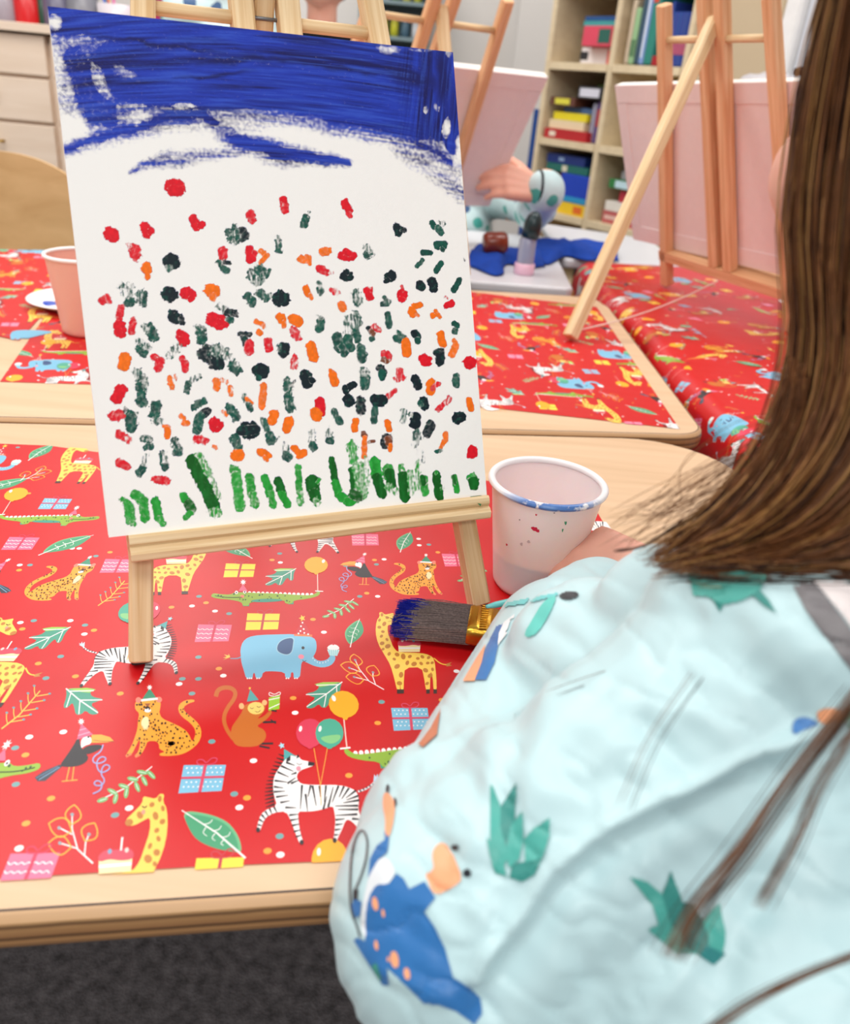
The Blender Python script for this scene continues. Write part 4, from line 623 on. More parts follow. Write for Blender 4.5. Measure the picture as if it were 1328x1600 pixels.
    dark = np.clip(.28 + (tr2 - .50) * 3.6, 0, 1) * .75 + np.clip((tr - .52) * 4.5, 0, 1) * .5
    for x, y, rx, ry, rot in ((370, 92, 95, 7, -.03), (250, 70, 130, 4, .14), (500, 100, 150, 6, .12), (640, 120, 60, 16, .4), (330, 118, 60, 4, -.1), (560, 60, 90, 8, .1), (690, 120, 12, 60, 0)):
        c, s = math.cos(rot), math.sin(rot); dx, dy = wx - x, wy - y; dark = np.maximum(dark, .95 * np.clip(1.4 - np.hypot((dx * c + dy * s) / rx, (-dx * s + dy * c) / ry), 0, 1))
    dark = np.clip(dark, 0, 1); lo, hi, lt = np.array(s2l((8, 12, 88))), np.array(s2l((26, 54, 172))), np.array(s2l((58, 98, 208)))
    light = np.clip((.46 - tr) * 4, 0, 1) * .7
    rgb = hi * (1 - dark[..., None]) + lo * dark[..., None]; rgb = rgb * (1 - light[..., None] * .6) + lt * light[..., None] * .6
    thick = cov * .15 + dark * .3 + (tr - .5) * .3
    k = 0
    for tile, x0, y0, sc in TILES:
        for st in tile:
            c, load, r = CL[st[0]], st[1], st[2] / sc * 1.16 + .35; pts = [(x0 + st[i] / sc, y0 + st[i + 1] / sc) for i in range(3, len(st), 2)]; k += 1
            xs = [p[0] for p in pts]; ys = [p[1] for p in pts]; R = r + 6
            m = (X > min(xs) - R) & (X < max(xs) + R) & (Y > min(ys) - R) & (Y < max(ys) + R)
            if not m.any(): continue
            x, y = X[m], Y[m]; jag = (fbm(x / 5, y / 5, k) - .5) * r * (.95 if load < .8 else .55) + (vnoise(x / 1.3, y / 2.6, k + 50) - .5) * 2.6 * (1.3 - load)
            (x1, y1), (x2, y2) = pts; dx, dy = x2 - x1, y2 - y1; L2 = dx * dx + dy * dy + 1e-6; t = np.clip(((x - x1) * dx + (y - y1) * dy) / L2, 0, 1); d = np.hypot(x - x1 - t * dx, y - y1 - t * dy) + jag
            a = np.clip((r - d) / 1.1, 0, 1)
            if load < .98:
                brs = fbm(x / 1.9, y / 7, k + 90); a = a * np.clip(load * 1.55 + (brs - .5) * (2.4 - 1.7 * load), 0, 1)
            tone = .82 + .4 * fbm(x / 4, y / 5, k + 7); col = np.array(s2l(c))[None] * tone[:, None]
            if st[0] == 'g': dk = np.clip(fbm(x / 6, y / 6, k + 3) * 2.2 - .7, 0, 1)[:, None]; col = col * (1 - dk * .6) + np.array(s2l(CD))[None] * dk * .6
            if st[0] == 'd': dk = np.clip(fbm(x / 5, y / 5, k + 3) * 2 - 1.1, 0, 1)[:, None]; col = col * (1 - dk) + np.array(s2l(CG))[None] * dk
            if st[0] in 'ef': dk = np.clip(fbm(x / 5, y / 14, k + 3) * 2 - .8, 0, 1)[:, None] * .7; col = col * (1 - dk) + np.array(s2l((60, 185, 80) if st[0] == 'e' else (12, 120, 40)))[None] * dk
            rgb[m] = rgb[m] * (1 - np.clip(a * 2.5, 0, 1))[:, None] + col * np.clip(a * 2.5, 0, 1)[:, None]; cov[m] = np.maximum(cov[m] * (1 - a), a * (1.25 if load > .9 else 1)); thick[m] = thick[m] * (1 - a) + a * (.35 + .65 * tone - .4) * (1.2 if load > .9 else .6)
    co = P + np.array(CN) * .0002
    me = bpy.data.meshes.new(name); idx = np.arange(nu * nv).reshape(nv, nu)
    quads = np.stack([idx[:-1, :-1], idx[:-1, 1:], idx[1:, 1:], idx[1:, :-1]], -1).reshape(-1, 4)
    me.vertices.add(nu * nv); me.vertices.foreach_set('co', co.reshape(-1)); me.loops.add(quads.size); me.loops.foreach_set('vertex_index', quads.reshape(-1)); me.polygons.add(len(quads)); me.polygons.foreach_set('loop_start', np.arange(0, quads.size, 4))
    me.update(); me.validate()
    ca = me.color_attributes.new('paint', 'FLOAT_COLOR', 'POINT'); ca.data.foreach_set('color', np.concatenate([rgb, np.clip(cov, 0, 1.3)[..., None]], -1).astype(np.float32).ravel())
    at = me.attributes.new('thick', 'FLOAT', 'POINT'); at.data.foreach_set('value', np.clip(thick, 0, 1).astype(np.float32).ravel())
    uvl = me.uv_layers.new(name='UVMap'); uvv = np.stack([U, V], -1).reshape(-1, 2)[quads.reshape(-1)]; uvl.data.foreach_set('uv', uvv.astype(np.float32).ravel())
    m = bpy.data.materials.new('painted_cotton_canvas'); m.use_nodes = True; N = m.node_tree.nodes; L = m.node_tree.links; b = N['Principled BSDF']
    def math_(op, a, b_=None, c=None):
        n = N.new('ShaderNodeMath'); n.operation = op
        for i, q in enumerate((a, b_, c)):
            if q is None: continue
            if isinstance(q, (int, float)): n.inputs[i].default_value = q
            else: L.new(q, n.inputs[i])
        return n.outputs[0]
    uvn = N.new('ShaderNodeUVMap'); sp = N.new('ShaderNodeSeparateXYZ'); L.new(uvn.outputs[0], sp.inputs[0]); nz = N.new('ShaderNodeTexNoise'); nz.inputs['Scale'].default_value = 420; nz.inputs['Detail'].default_value = 2; L.new(uvn.outputs[0], nz.inputs['Vector'])
    f = 2 * PI / .00105; wv = [math_('SINE', math_('MULTIPLY_ADD', sp.outputs[i], f, math_('MULTIPLY', nz.outputs[0], 3.2))) for i in (0, 1)]
    weave = math_('MULTIPLY_ADD', math_('MULTIPLY', wv[0], wv[1]), .5, .5)       # crossings stand proud
    vc = N.new('ShaderNodeVertexColor'); vc.layer_name = 'paint'; nn = math_('SUBTRACT', nz.outputs[0], .5)
    fac = math_('MULTIPLY_ADD', math_('ADD', math_('ADD', vc.outputs[1], math_('MULTIPLY', math_('SUBTRACT', weave, .5), .8)), math_('MULTIPLY', nn, 1.3)), 2.3, -.75)
    gate = N.new('ShaderNodeMapRange'); gate.inputs[1].default_value = .02; gate.inputs[2].default_value = .16; L.new(vc.outputs[1], gate.inputs[0]); cl = N.new('ShaderNodeClamp'); L.new(math_('MULTIPLY', fac, gate.outputs[0]), cl.inputs[0]); mx = N.new('ShaderNodeMix'); mx.data_type = 'RGBA'; L.new(cl.outputs[0], mx.inputs[0]); wc = N.new('ShaderNodeMix'); wc.data_type = 'RGBA'; L.new(weave, wc.inputs[0]); wc.inputs[6].default_value = s2l((236, 233, 228)) + (1,); wc.inputs[7].default_value = s2l((253, 252, 249)) + (1,)
    L.new(wc.outputs[2], mx.inputs[6]); L.new(vc.outputs[0], mx.inputs[7]); L.new(mx.outputs[2], b.inputs['Base Color'])
    th = N.new('ShaderNodeAttribute'); th.attribute_name = 'thick'; h = math_('ADD', math_('MULTIPLY', weave, .35), math_('MULTIPLY', math_('MULTIPLY', th.outputs[2], cl.outputs[0]), 1.6))
    bp = N.new('ShaderNodeBump'); bp.inputs['Strength'].default_value = .55; bp.inputs['Distance'].default_value = .0004; L.new(h, bp.inputs['Height']); L.new(bp.outputs[0], b.inputs['Normal'])
    rg = math_('MULTIPLY_ADD', cl.outputs[0], -.34, .85); L.new(rg, b.inputs['Roughness']); b.inputs['Specular IOR Level'].default_value = .22
    return link(name, me, m, parent)
M_CLOTH = mat('bounce_tinted_canvas_back', (240, 222, 220), .85, .15, var=.03, scale=60, bump=.25, bscale=900)  # off-white cloth; red light bounced off the paper is put into its pink tint
M_CEDGE = mat('primed_canvas_edge', (240, 236, 230), .8, .2, var=.02, bump=.2, bscale=900)

# ------------------------------------------------------------------ easels
def easel(M, b, lean, D, label, mats=(0, 0, 0), string=None, foot=None, group=None):
    """M middle between the front feet, b horizontal direction towards the prop leg"""
    b = Vector(b).normalized(); Z = Vector((0, 0, 1)); v = Z * math.cos(lean) + b * math.sin(lean); nf = -(b * math.cos(lean) - Z * math.sin(lean)); u = v.cross(nf)
    root = empty('table_easel', M, label, 'easel', group); g = lambda x, y, z=0: Vector(M) + u * x + v * y + nf * z
    W = D['w']; ML = [M_PINE, M_PINE2]
    for s in (-1, 1):
        q = MB(); q.beam(g(s * D['bot'], .0), g(s * D['top'], D['H']), W, W, u); q.build('leg', ML[mats[0]], root)
        q = MB(); q.beam(g(s * D['mast'], D['ledge']), g(s * D['mast'], D['mastH']), W, W, u); q.build('mast', ML[mats[0]], root)
        xo = D['bot'] + (D['top'] - D['bot']) * D['dowel'] / D['H']
        q = MB(); q.tube([g(s * D['mast'], D['dowel']), g(s * xo, D['dowel'])], D['rd'], 12); q.build('dowel', M_PINE, root, True)
    q = MB(); q.tube([g(-D['mast'], D['dowel'] + W * .2, -W * .2), g(D['mast'], D['dowel'] + W * .2, -W * .2)], D['rd'] * .3, 10); q.build('hinge_pin', M_STEEL, root, True)
    F = Vector(foot) if foot else Vector(M) + b * D['prop']
    pt = g(0, D['dowel'] + W * 1.3, W * .1); ax = (F - pt).normalized(); F2 = F - ax * (W * .45 * abs(ax.x * b.x + ax.y * b.y)); F2.z = max(F2.z, TZ + .0008 + W * .3)
    q = MB(); q.beam(pt, F2, W * .92, W * .92, u); q.build('prop_leg', ML[mats[1]], root)
    # moulded ledge
    Lw, lt, ld = D['lw'], D['lt'], D['ld']; cs = [(-W * .5, 0), (ld * .96, .0), (ld, -lt * .1), (ld * 1.0, -lt * .34), (ld * .93, -lt * .45), (ld * 1.0, -lt * .56), (ld * 1.04, -lt * .72), (ld * 1.0, -lt * .95), (ld * .95, -lt), (-W * .5, -lt)]
    q = MB(); n = len(cs); vs = [g(x, D['ledge'] + y, z) for x in (-Lw, Lw) for z, y in cs]; per = [0]
    for i in range(n): per.append(per[-1] + math.dist(cs[i], cs[(i + 1) % n]))
    q.add(vs, [[i, n + i, n + (i + 1) % n, (i + 1) % n] for i in range(n)] + [list(range(n))[::-1] if True else 0, [n + i for i in range(n)]], [[(0, per[i]), (2 * Lw, per[i]), (2 * Lw, per[i + 1]), (0, per[i + 1])] for i in range(n)] + [[(z, y) for z, y in cs]] * 2)
    o = q.build('ledge', ML[mats[2]], root); bm = bmesh.new(); bm.from_mesh(o.data); bmesh.ops.recalc_face_normals(bm, faces=bm.faces); bm.to_mesh(o.data); bm.free()
    if string:
        p0, p1 = F2 + Vector((0, 0, W * .4)), g(0, D['ledge'] - W, -W * .6); q = MB(); q.tube([p0.lerp(p1, t / 10) - Vector((0, 0, .012 * math.sin(PI * t / 10))) for t in range(11)], .0013, 6); q.build('string', mat('pale_string', (232, 208, 196), .8), root)
    return root, g, u, v, nf
def board(name, o, u, v, nf, w, h, th, label, face=None, cat='painting'):
    """stretched canvas: o = lower left corner of its face"""
    root = empty(name, o + u * (w / 2), label, cat); q = MB()
    def P(x, y, z): return o + u * x + v * y + nf * z
    r = .0015; q.beam(P(w / 2, 0, -th / 2), P(w / 2, h, -th / 2), w, th, u, bev=.08); q.build('stretched_cloth', M_CEDGE, root)
    # folded border and stretcher bars on the back
    bw = .034; bk = MB(); zb = -th - .0008
    for x0, y0, x1, y1 in ((0, 0, w, bw), (0, h - bw, w, h), (0, bw, bw, h - bw), (w - bw, bw, w, h - bw)): bk.beam(P((x0 + x1) / 2, y0 + .0004, zb), P((x0 + x1) / 2, y1 - .0004, zb), x1 - x0 - .001, .0022, u, bev=.1)
    bk.build('folded_border', M_CLOTH, root); c = MB(); c.add([P(bw * .9, bw * .9, -th - .0004), P(w - bw * .9, bw * .9, -th - .0004), P(w - bw * .9, h - bw * .9, -th - .0004), P(bw * .9, h - bw * .9, -th - .0004)], [[3, 2, 1, 0]]); c.build('back_panel', M_CLOTH, root)
    return root
W0 = .0145
NE = dict(w=W0, bot=.1215, top=.067, H=.50, mast=.0155, mastH=.60, ledge=.088, dowel=.408, rd=.0042, prop=.27, lw=.1215, lt=.0165, ld=.031)
nb = Vector((-.4238, .9057, 0)); nfeet = CO + CU * .1325 + CV * -.0855 - CN * .027; nfeet = nfeet + CV * ((TZ + .0042 - nfeet.z) / CV.z)
NE['ledge'] = (CO - nfeet).dot(CV)
er, g, *_ = easel(nfeet, nb, math.radians(24.335), NE, 'small pine easel nearest the viewer, holding the painting of red and green dabs')
for s in (-1, 1): m = MB(); m.beam(g(s * NE['bot'], -.0016, -.001), g(s * NE['bot'], .001, -.001), W0 * .8, W0 * .8, CU); m.build('foot_pad', mat('black_rubber', (28, 26, 26), .7), er)
# green smear on the ledge end is part of the painting day
m = MB(); e0 = g(NE['lw'] - .002, NE['ledge'] + .0004, NE['ld'] * .86); m.add([e0, e0 - CU * .012 + CN * .002, e0 - CU * .006 - CV * .0075 + CN * .0055], [[0, 1, 2]]); m.build('paint_smear', mat('dried_green_paint', (10, 96, 40), .4), er)
cr_ = board('flower_painting', CO, CU, CV, CN, CW_, CH_, .0165, 'canvas painted with blue sky, coloured dabs and green grass', None)
paint_canvas('painted_face', cr_)
FE = dict(w=.0225, bot=.1845, top=.13, H=.535, mast=.021, mastH=.70, ledge=.078, dowel=.478, rd=.006, prop=.47, lw=.19, lt=.02, ld=.04)
L_ = Vector((.48, 1.85, 0)); R_ = Vector((.638, 1.516, 0)); d_ = (R_ - L_).normalized(); rb = Vector((d_.y, -d_.x, 0))
Mr = (L_ + R_) / 2 + Vector((0, 0, TZ + .011)); FE1 = dict(FE)
_, g, u, v, nf = easel(Mr, rb, math.radians(20), FE1, 'pine easel on the right table seen from behind, its prop leg on the middle table', (1, 0, 1), string=True, foot=(.206, 1.324, TZ))
tl = math.radians(-2.4); ut, vt = u * math.cos(tl) + v * math.sin(tl), v * math.cos(tl) - u * math.sin(tl)
cb = board('stretched_canvas', g(-.365, FE['ledge'] + .022, .032), ut, vt, nf, .68, .322, .018, 'pale canvas seen from behind on the right easel')
s_ = 1.09; FE2 = {k: q * s_ for k, q in FE.items()}
my = .571; Mc = Vector((-.208, 2.088, TZ + .012)); bc = Vector((math.sin(my), -math.cos(my), 0)); FE2['prop'] = .45; FE2['w'] = .0225; FE2['mast'] = .021
_, g2, u2, v2, nf2 = easel(Mc, bc, .525, FE2, 'pine easel on the white table behind the near painting, leaning to the right', (1, 0, 1))
board('stretched_canvas', g2(-.335, FE2['ledge'] + .001, .032), u2, v2, nf2, .66, .345, .018, 'pale canvas seen from behind, held by a small hand at its right edge')

# ------------------------------------------------------------------ cups, brushes, plates
M_CUP = mat('frosted_paint_cup', (238, 214, 210), .45, .4, var=.05, scale=40, trans=.18, sss=.15)
def cup_mat():
    m = mat('stained_paint_cup', (240, 224, 224), .4, .45, var=.11, scale=16, sss=.3); return m
M_RIM = mat('white_plastic_rim', (244, 240, 238), .3, .5, var=.02)
def cup(c, rb_, rt, h, label, m, rimm):
    root = empty('paint_cup', c, label, 'cup'); t = .0011; k = 24
    pr = [(.0005, .0035), (rb_ * .72, .0032), (rb_ * .86, .0006), (rb_ * .93, .0), (rb_, .0035)] + [(rb_ + (rt - rb_) * i / k, .0035 + (h - .007) * i / k) for i in range(1, k + 1)]
    pr += [(rt - t, h - .002)] + [(rb_ + (rt - rb_) * i / k - t, .0035 + (h - .007) * i / k) for i in range(k, 0, -1)] + [(rb_ - t - .001, .0055), (.0005, .0055)]
    q = MB(); q.lathe(c, pr, n=72); q.build('cup_wall', m, root, True)
    rr_ = [(rt + .0002 + .0028 * math.cos(a), h - .0025 + .0026 * math.sin(a)) for a in [2 * PI * i / 12 for i in range(13)]]; q = MB(); q.lathe(c, rr_, n=72); q.build('rim', rimm, root, True)
    return root
def rim_material():
    m = bpy.data.materials.new('rim_with_blue_paint'); m.use_nodes = True; N = m.node_tree.nodes; L = m.node_tree.links; b = N['Principled BSDF']; b.inputs['Roughness'].default_value = .3
    tc = N.new('ShaderNodeTexCoord'); sp = N.new('ShaderNodeSeparateXYZ'); L.new(tc.outputs['Object'], sp.inputs[0]); n = N.new('ShaderNodeTexNoise'); n.inputs['Scale'].default_value = 130; n.inputs['Detail'].default_value = 4; L.new(tc.outputs['Object'], n.inputs['Vector'])
    mr = N.new('ShaderNodeMapRange'); mr.inputs[1].default_value = CUPC.y - .026; mr.inputs[2].default_value = CUPC.y - .040; L.new(sp.outputs[1], mr.inputs[0])
    mu = N.new('ShaderNodeMath'); mu.operation = 'MULTIPLY'; L.new(mr.outputs[0], mu.inputs[0]); cr = N.new('ShaderNodeMapRange'); cr.inputs[1].default_value = .36; cr.inputs[2].default_value = .46; L.new(n.outputs[0], cr.inputs[0]); L.new(cr.outputs[0], mu.inputs[1])
    mx = N.new('ShaderNodeMix'); mx.data_type = 'RGBA'; L.new(mu.outputs[0], mx.inputs[0]); mx.inputs[6].default_value = s2l((244, 240, 240)) + (1,); c2 = N.new('ShaderNodeMix'); c2.data_type = 'RGBA'; L.new(n.outputs[0], c2.inputs[0]); c2.inputs[6].default_value = s2l((30, 60, 150)) + (1,); c2.inputs[7].default_value = s2l((110, 160, 220)) + (1,); L.new(c2.outputs[2], mx.inputs[7]); L.new(mx.outputs[2], b.inputs['Base Color']); return m
CUPC = Vector((.0905, .5665, TZ + .0008))
c1 = cup(CUPC, .0315, .0425, .0915, 'translucent pinkish paint cup with a blue-stained rim beside the near easel', cup_mat(), rim_material())
wt = MB(); wt.lathe(CUPC, [(.0003, .032), (.0335, .032)], n=48); wt.build('water', mat('cloudy_paint_water', (226, 224, 232), .25, .5, var=.03), c1, True)
def blob_on_cup(px, py, r, col, sy=1.0):
    bv = Vector(CUPC); best = None; d = ray(px, py)
    for i in range(2000):
        p = CAM + d * (.5 + i * .0001); z = p.z - CUPC.z; R = .0315 + (.0425 - .0315) * max(0, min(1, z / .0915))
        if (p.xy - CUPC.xy).length <= R + .0001: best = p; break
    if best is None: return
    nrm = Vector((best.x - CUPC.x, best.y - CUPC.y, 0)).normalized(); tx = Vector((-nrm.y, nrm.x, 0)); q = MB()
    q.add([best + nrm * .0003 + tx * (r * math.cos(a) * (1 + .3 * math.sin(a * 3 + px))) + Vector((0, 0, 1)) * r * sy * math.sin(a) for a in [2 * PI * i / 12 for i in range(12)]], [list(range(12))]); q.build('paint_spot', col, c1)
MR_ = mat('crimson_paint_spot', (206, 30, 66), .4); MG_ = mat('green_paint_spot', (70, 150, 110), .4); MS_ = mat('dark_paint_speck', (90, 70, 80), .5)
for a in ((835, 826, .0022, MR_, .8), (840, 829, .0016, MR_, .8), (792, 851, .0009, MR_, 1), (884, 815, .0009, MG_, 3), (879, 828, .0006, MG_, 3), (866, 801, .0006, MS_, 1), (838, 803, .0007, MR_, 2), (812, 812, .0005, MS_, 1), (815, 850, .0010, mat('faint_grey_stain', (196, 170, 170), .5), 1.4), (826, 846, .0012, mat('faint_grey_stain', (196, 170, 170), .5), 1.0)): blob_on_cup(*a)
lc = Vector((-.497, 1.135, TZ + .001)); cup(lc, .036, .048, .108, 'pink paint cup at the left, half hidden behind the flower painting', mat('rosy_paint_cup', (232, 176, 160), .45, .4, var=.04, scale=20, sss=.1), M_RIM)
def plate(c, r, label, tilt=None, pm=M_RIM, paint=None):
    root = empty('paint_plate', c, label, 'plate'); q = MB(); q.lathe(c, [(.0005, .0006), (r * .62, .0006), (r * .68, .001), (r * .95, .011), (r, .0115), (r * 1.0, .0125), (r * .94, .0125), (r * .66, .0028), (r * .6, .0022), (.0005, .0022)], n=48); q.build('dish', pm, root, True)
    if paint: q = MB(); q.lathe(Vector(c) + Vector(paint[0]), [(.0003, .0045), (paint[1] * .6, .0042), (paint[1], .0024)], n=20); q.build('paint_puddle', paint[2], root, True)
    return root
plate((-.565, 1.262, TZ + .0018), .075, 'white paper plate with blue paint behind the left pink cup', paint=((-.045, -.012, 0), .016, mat('blue_poster_paint', (30, 70, 176), .3)))
plate((.735, 1.70, TZ + .012), .06, 'small white plate on the red-covered right table')
# broad brush lying on the paper
def flat_brush():
    z = TZ + .0135; H = az(618, 958, z); T = az(738, 976, z); ax = (T - H).normalized(); s = Vector((-ax.y, ax.x, 0)); up = Vector((0, 0, 1)); root = empty('flat_paintbrush', T, 'wide flat paintbrush with blue-dipped bristles and brass ferrule, lying on the red paper', 'brush')
    Lb = (T - H).length; wd = az(735, 950, z); hw = .0165
    # bristles: a bundle of tapered hairs
    q = MB(); rr = random.Random(9)
    for i in range(1700):
        a = rr.uniform(-1, 1); t = rr.uniform(-1, 1); sp = 1.12 + rr.uniform(-.03, .05); ln = rr.uniform(.86, 1.03) * Lb
        b0 = T + s * (a * hw * .96) + up * (t * .0062); tip = T - ax * ln + s * (a * hw * sp + rr.gauss(0, .0009) + .002) + up * (t * .0046 - .0045 + rr.gauss(0, .0006)); mid = (b0 + tip) / 2 + up * rr.gauss(.0006, .0006) + s * rr.gauss(0, .0005)
        blue = 1 if rr.random() < .985 else 0; c1_ = tip.lerp(mid, rr.uniform(.12, .5) if a < .2 else rr.uniform(.3, .62)); r0 = .00022
        q.tube([b0, mid, c1_], [r0, r0, r0], 3, 0, False); q.tube([c1_, tip], [r0 * 1.3, r0 * .7], 3, 1 if blue else 0, False)
    for i in range(60):
        a = rr.uniform(-1, -.1) if rr.random() < .5 else rr.uniform(.5, 1); c0 = T - ax * rr.uniform(.7, .98) * Lb + s * (a * hw * 1.05) + up * rr.uniform(-.003, .004); q.tube([c0, c0 + s * rr.gauss(0, .004) + up * rr.uniform(-.001, .003) - ax * rr.gauss(0, .005)], [.0002, .0001], 3, 0 if a < 0 else 1, False)
    q.build('bristles', [mat('dark_bristle', (128, 112, 108), .4, .5, var=.6, scale=700), mat('blue_wet_bristle', (20, 30, 140), .3, .5, var=.3, scale=600)], root)
    fe = MB(); Fe = T + ax * .0325
    def ring(p, w, h, k=20): return [p + s * (w * math.copysign(abs(math.cos(a)) ** .35, math.cos(a))) + up * (h * math.copysign(abs(math.sin(a)) ** .6, math.sin(a))) for a in [2 * PI * i / k for i in range(k)]]
    sec = [(-.003, hw * 1.03, .0072), (-.001, hw * 1.05, .0082), (.001, hw * 1.05, .0078), (.003, hw * 1.05, .0086), (.005, hw * 1.05, .0078), (.012, hw * 1.05, .008), (.0135, hw * 1.07, .0088), (.015, hw * 1.04, .0078), (.032, hw * .98, .0072), (.033, hw * .97, .0070)]
    vs = []; k = 20
    for x, a, h in sec: vs += ring(T + ax * x, a, h)
    fe.add(vs, [[r * k + i, r * k + (i + 1) % k, (r + 1) * k + (i + 1) % k, (r + 1) * k + i] for r in range(len(sec) - 1) for i in range(k)])
    for i in range(11): p = T + ax * .0075 + s * ((i - 5) * hw * .17) + up * .0079; fe.beam(p - ax * .0024 - s * .0004, p + ax * .0024 + s * .0004, .0011, .0012, s)
    o = fe.build('ferrule', mat('brass_ferrule', (212, 164, 62), .28, metal=1, var=.12, scale=60, bump=.1, bscale=300), root, True); smooth_by_angle(o, .7)
    ha = MB(); vs = []; sec = [(.030, hw * .93, .0066), (.05, hw * .9, .0064), (.064, hw * .6, .0062), (.085, .008, .006), (.12, .0095, .006), (.14, .008, .0055), (.147, .003, .003)]
    for x, a, h in sec: vs += ring(T + ax * x, a, h)
    ha.add(vs, [[r * k + i, r * k + (i + 1) % k, (r + 1) * k + (i + 1) % k, (r + 1) * k + i] for r in range(len(sec) - 1) for i in range(k)]); ha.build('handle', mat('varnished_handle', (206, 160, 96), .3), root, True)
flat_brush()
p0 = ad(760, 948, .545); p1 = ad(900, 919, .60); q = MB(); d = (p1 - p0)
root = empty('thin_paintbrush', p0, 'thin turquoise brush handle sticking out beside the cup', 'brush')
q.tube([p0, p0 + d * .1, p0 + d * .6, p0 + d * 1.25], [.0012, .0022, .0030, .0026], 12); q.build('handle', mat('turquoise_lacquer', (110, 198, 196), .3), root, True)
q = MB(); q.tube([p0 + d * .40, p0 + d * .455], [.00285, .0029], 12); q.build('dark_band', M_LINE, root, True)
# ------------------------------------------------------------------ people
M_SKIN = mat('fair_skin', (232, 172, 150), .5, .4, var=.04, scale=25, sss=.25, bump=.05, bscale=300)
M_EYE = mat('dark_eye', (40, 30, 26), .2); M_LIP = mat('lips', (196, 96, 92), .4); M_NAVY = mat('navy_trousers', (44, 50, 72), .9, .1); M_SHOE = mat('grey_shoe', (90, 90, 96), .7)
def hand(Wp, f, nb_, side, k=1.0, curl=(.35, .4, .3), thumb=(.62, .72, -.2), spread=.07):
    """Wp wrist, f towards the fingers, nb_ out of the back of the hand, side towards the thumb; capsules for the body mesh"""
    f = Vector(f).normalized(); nb_ = Vector(nb_); nb_ = (nb_ - f * nb_.dot(f)).normalized(); s = Vector(side); s = (s - f * s.dot(f) - nb_ * s.dot(nb_)).normalized(); C = []; tips = []
    for i in range(4):
        o = (1.5 - i); kn = Wp + f * (.050 - .0035 * abs(o - .5)) * k + s * (o * .0128 * k) + nb_ * .001 * k
        C.append((Wp + f * .008 * k + s * (o * .0085 * k), .0095 * k, kn, .0082 * k)); p = kn; ang = 0; L = (.040, .045, .042, .033)[i] * k; r = (.0066, .0068, .0064, .0056)[i] * k
        d0 = (f + s * (o * spread)).normalized()
        for j, (fr, c) in enumerate(zip((.46, .30, .24), curl)):
            ang += c * (1 + .12 * i); d = d0 * math.cos(ang) - nb_ * math.sin(ang); q = p + d * L * fr; C.append((p, r * (1.02 - .08 * j), q, r * (.94 - .08 * j))); p = q
        tips.append((p, d, nb_))
    t0 = Wp + f * .010 * k + s * .014 * k - nb_ * .003 * k; td = (f * thumb[0] + s * thumb[1] + nb_ * thumb[2]).normalized(); t1 = t0 + td * .026 * k; td2 = (td + f * .55).normalized(); t2 = t1 + td2 * .019 * k; t3 = t2 + (td2 + f * .3).normalized() * .014 * k
    C += [(t0, .0105 * k, t1, .0082 * k), (t1, .0078 * k, t2, .007 * k), (t2, .007 * k, t3, .0058 * k)]
    return C
def head_parts(c, F, up, r, root, body_caps, body_ell, skin=M_SKIN):
    F = Vector(F).normalized(); up = Vector(up); S = up.cross(F).normalized(); yaw = math.atan2(F.y, F.x)
    body_ell.append((c, (r * 1.0, r * .84, r * 1.12), yaw)); body_caps.append((c + F * r * .35 - up * r * .45, r * .55, c + F * r * .55 - up * r * .75, r * .34))
    body_caps.append((c + F * r * .9 - up * r * .02, r * .07, c + F * r * 1.1 - up * r * .22, r * .12))
    for s in (-1, 1): body_caps.append((c + S * s * r * .82 - up * r * .02, r * .16, c + S * s * r * .86 - up * r * .22, r * .10)); body_caps.append((c + F * r * .55 + S * s * r * .42 - up * r * .35, r * .36, c + F * r * .5 + S * s * r * .4 - up * r * .3, r * .36))
    for s in (-1, 1):
        q = MB(); e = c + F * r * .90 + S * s * r * .34 + up * r * .02; q.lathe(e, [(r * .1 * math.sin(t), -r * .1 * math.cos(t)) for t in [PI * i / 8 for i in range(9)]], ax=F, n=14); q.build('eye', mat('white_eye', (240, 238, 236), .25), root, True)
        q = MB(); q.lathe(e + F * r * .075, [(r * .055 * math.sin(t), -r * .04 * math.cos(t)) for t in [PI * i / 6 for i in range(7)]], ax=F, n=12); q.build('iris', M_EYE, root, True)
        q = MB(); q.tube([e + up * r * .2 + F * r * .06 + S * r * (x - .0) * .2 - up * abs(x) * r * .05 for x in (-1, -.4, .4, 1)], r * .025, 6); q.build('eyebrow', mat('brown_brow', (92, 62, 40), .8), root)
    q = MB(); q.tube([c + F * r * (1.0 - abs(x) * .1) - up * r * (.50 - .06 * abs(x)) + S * x * r * .24 for x in (-1, -.5, 0, .5, 1)], [r * .02, r * .045, r * .05, r * .045, r * .02], 8); q.build('mouth', M_LIP, root, True)
def seated(P, F, K, seat):
    """hip-to-foot capsules of somebody sitting: P pelvis, F facing"""
    F = Vector(F).normalized(); S = Vector((0, 0, 1)).cross(F); C = []
    for s in (-1, 1):
        h = P + S * s * .065 * K; kn = h + F * .27 * K + S * s * .02 * K; an = Vector((kn.x, kn.y, 0)) + F * .0 + Vector((0, 0, .055 * K)); C += [(h, .062 * K, kn, .044 * K), (kn, .042 * K, an, .028 * K), (an - Vector((0, 0, .025 * K)), .026 * K, an + F * .11 * K - Vector((0, 0, .032 * K)), .022 * K)]
    return C
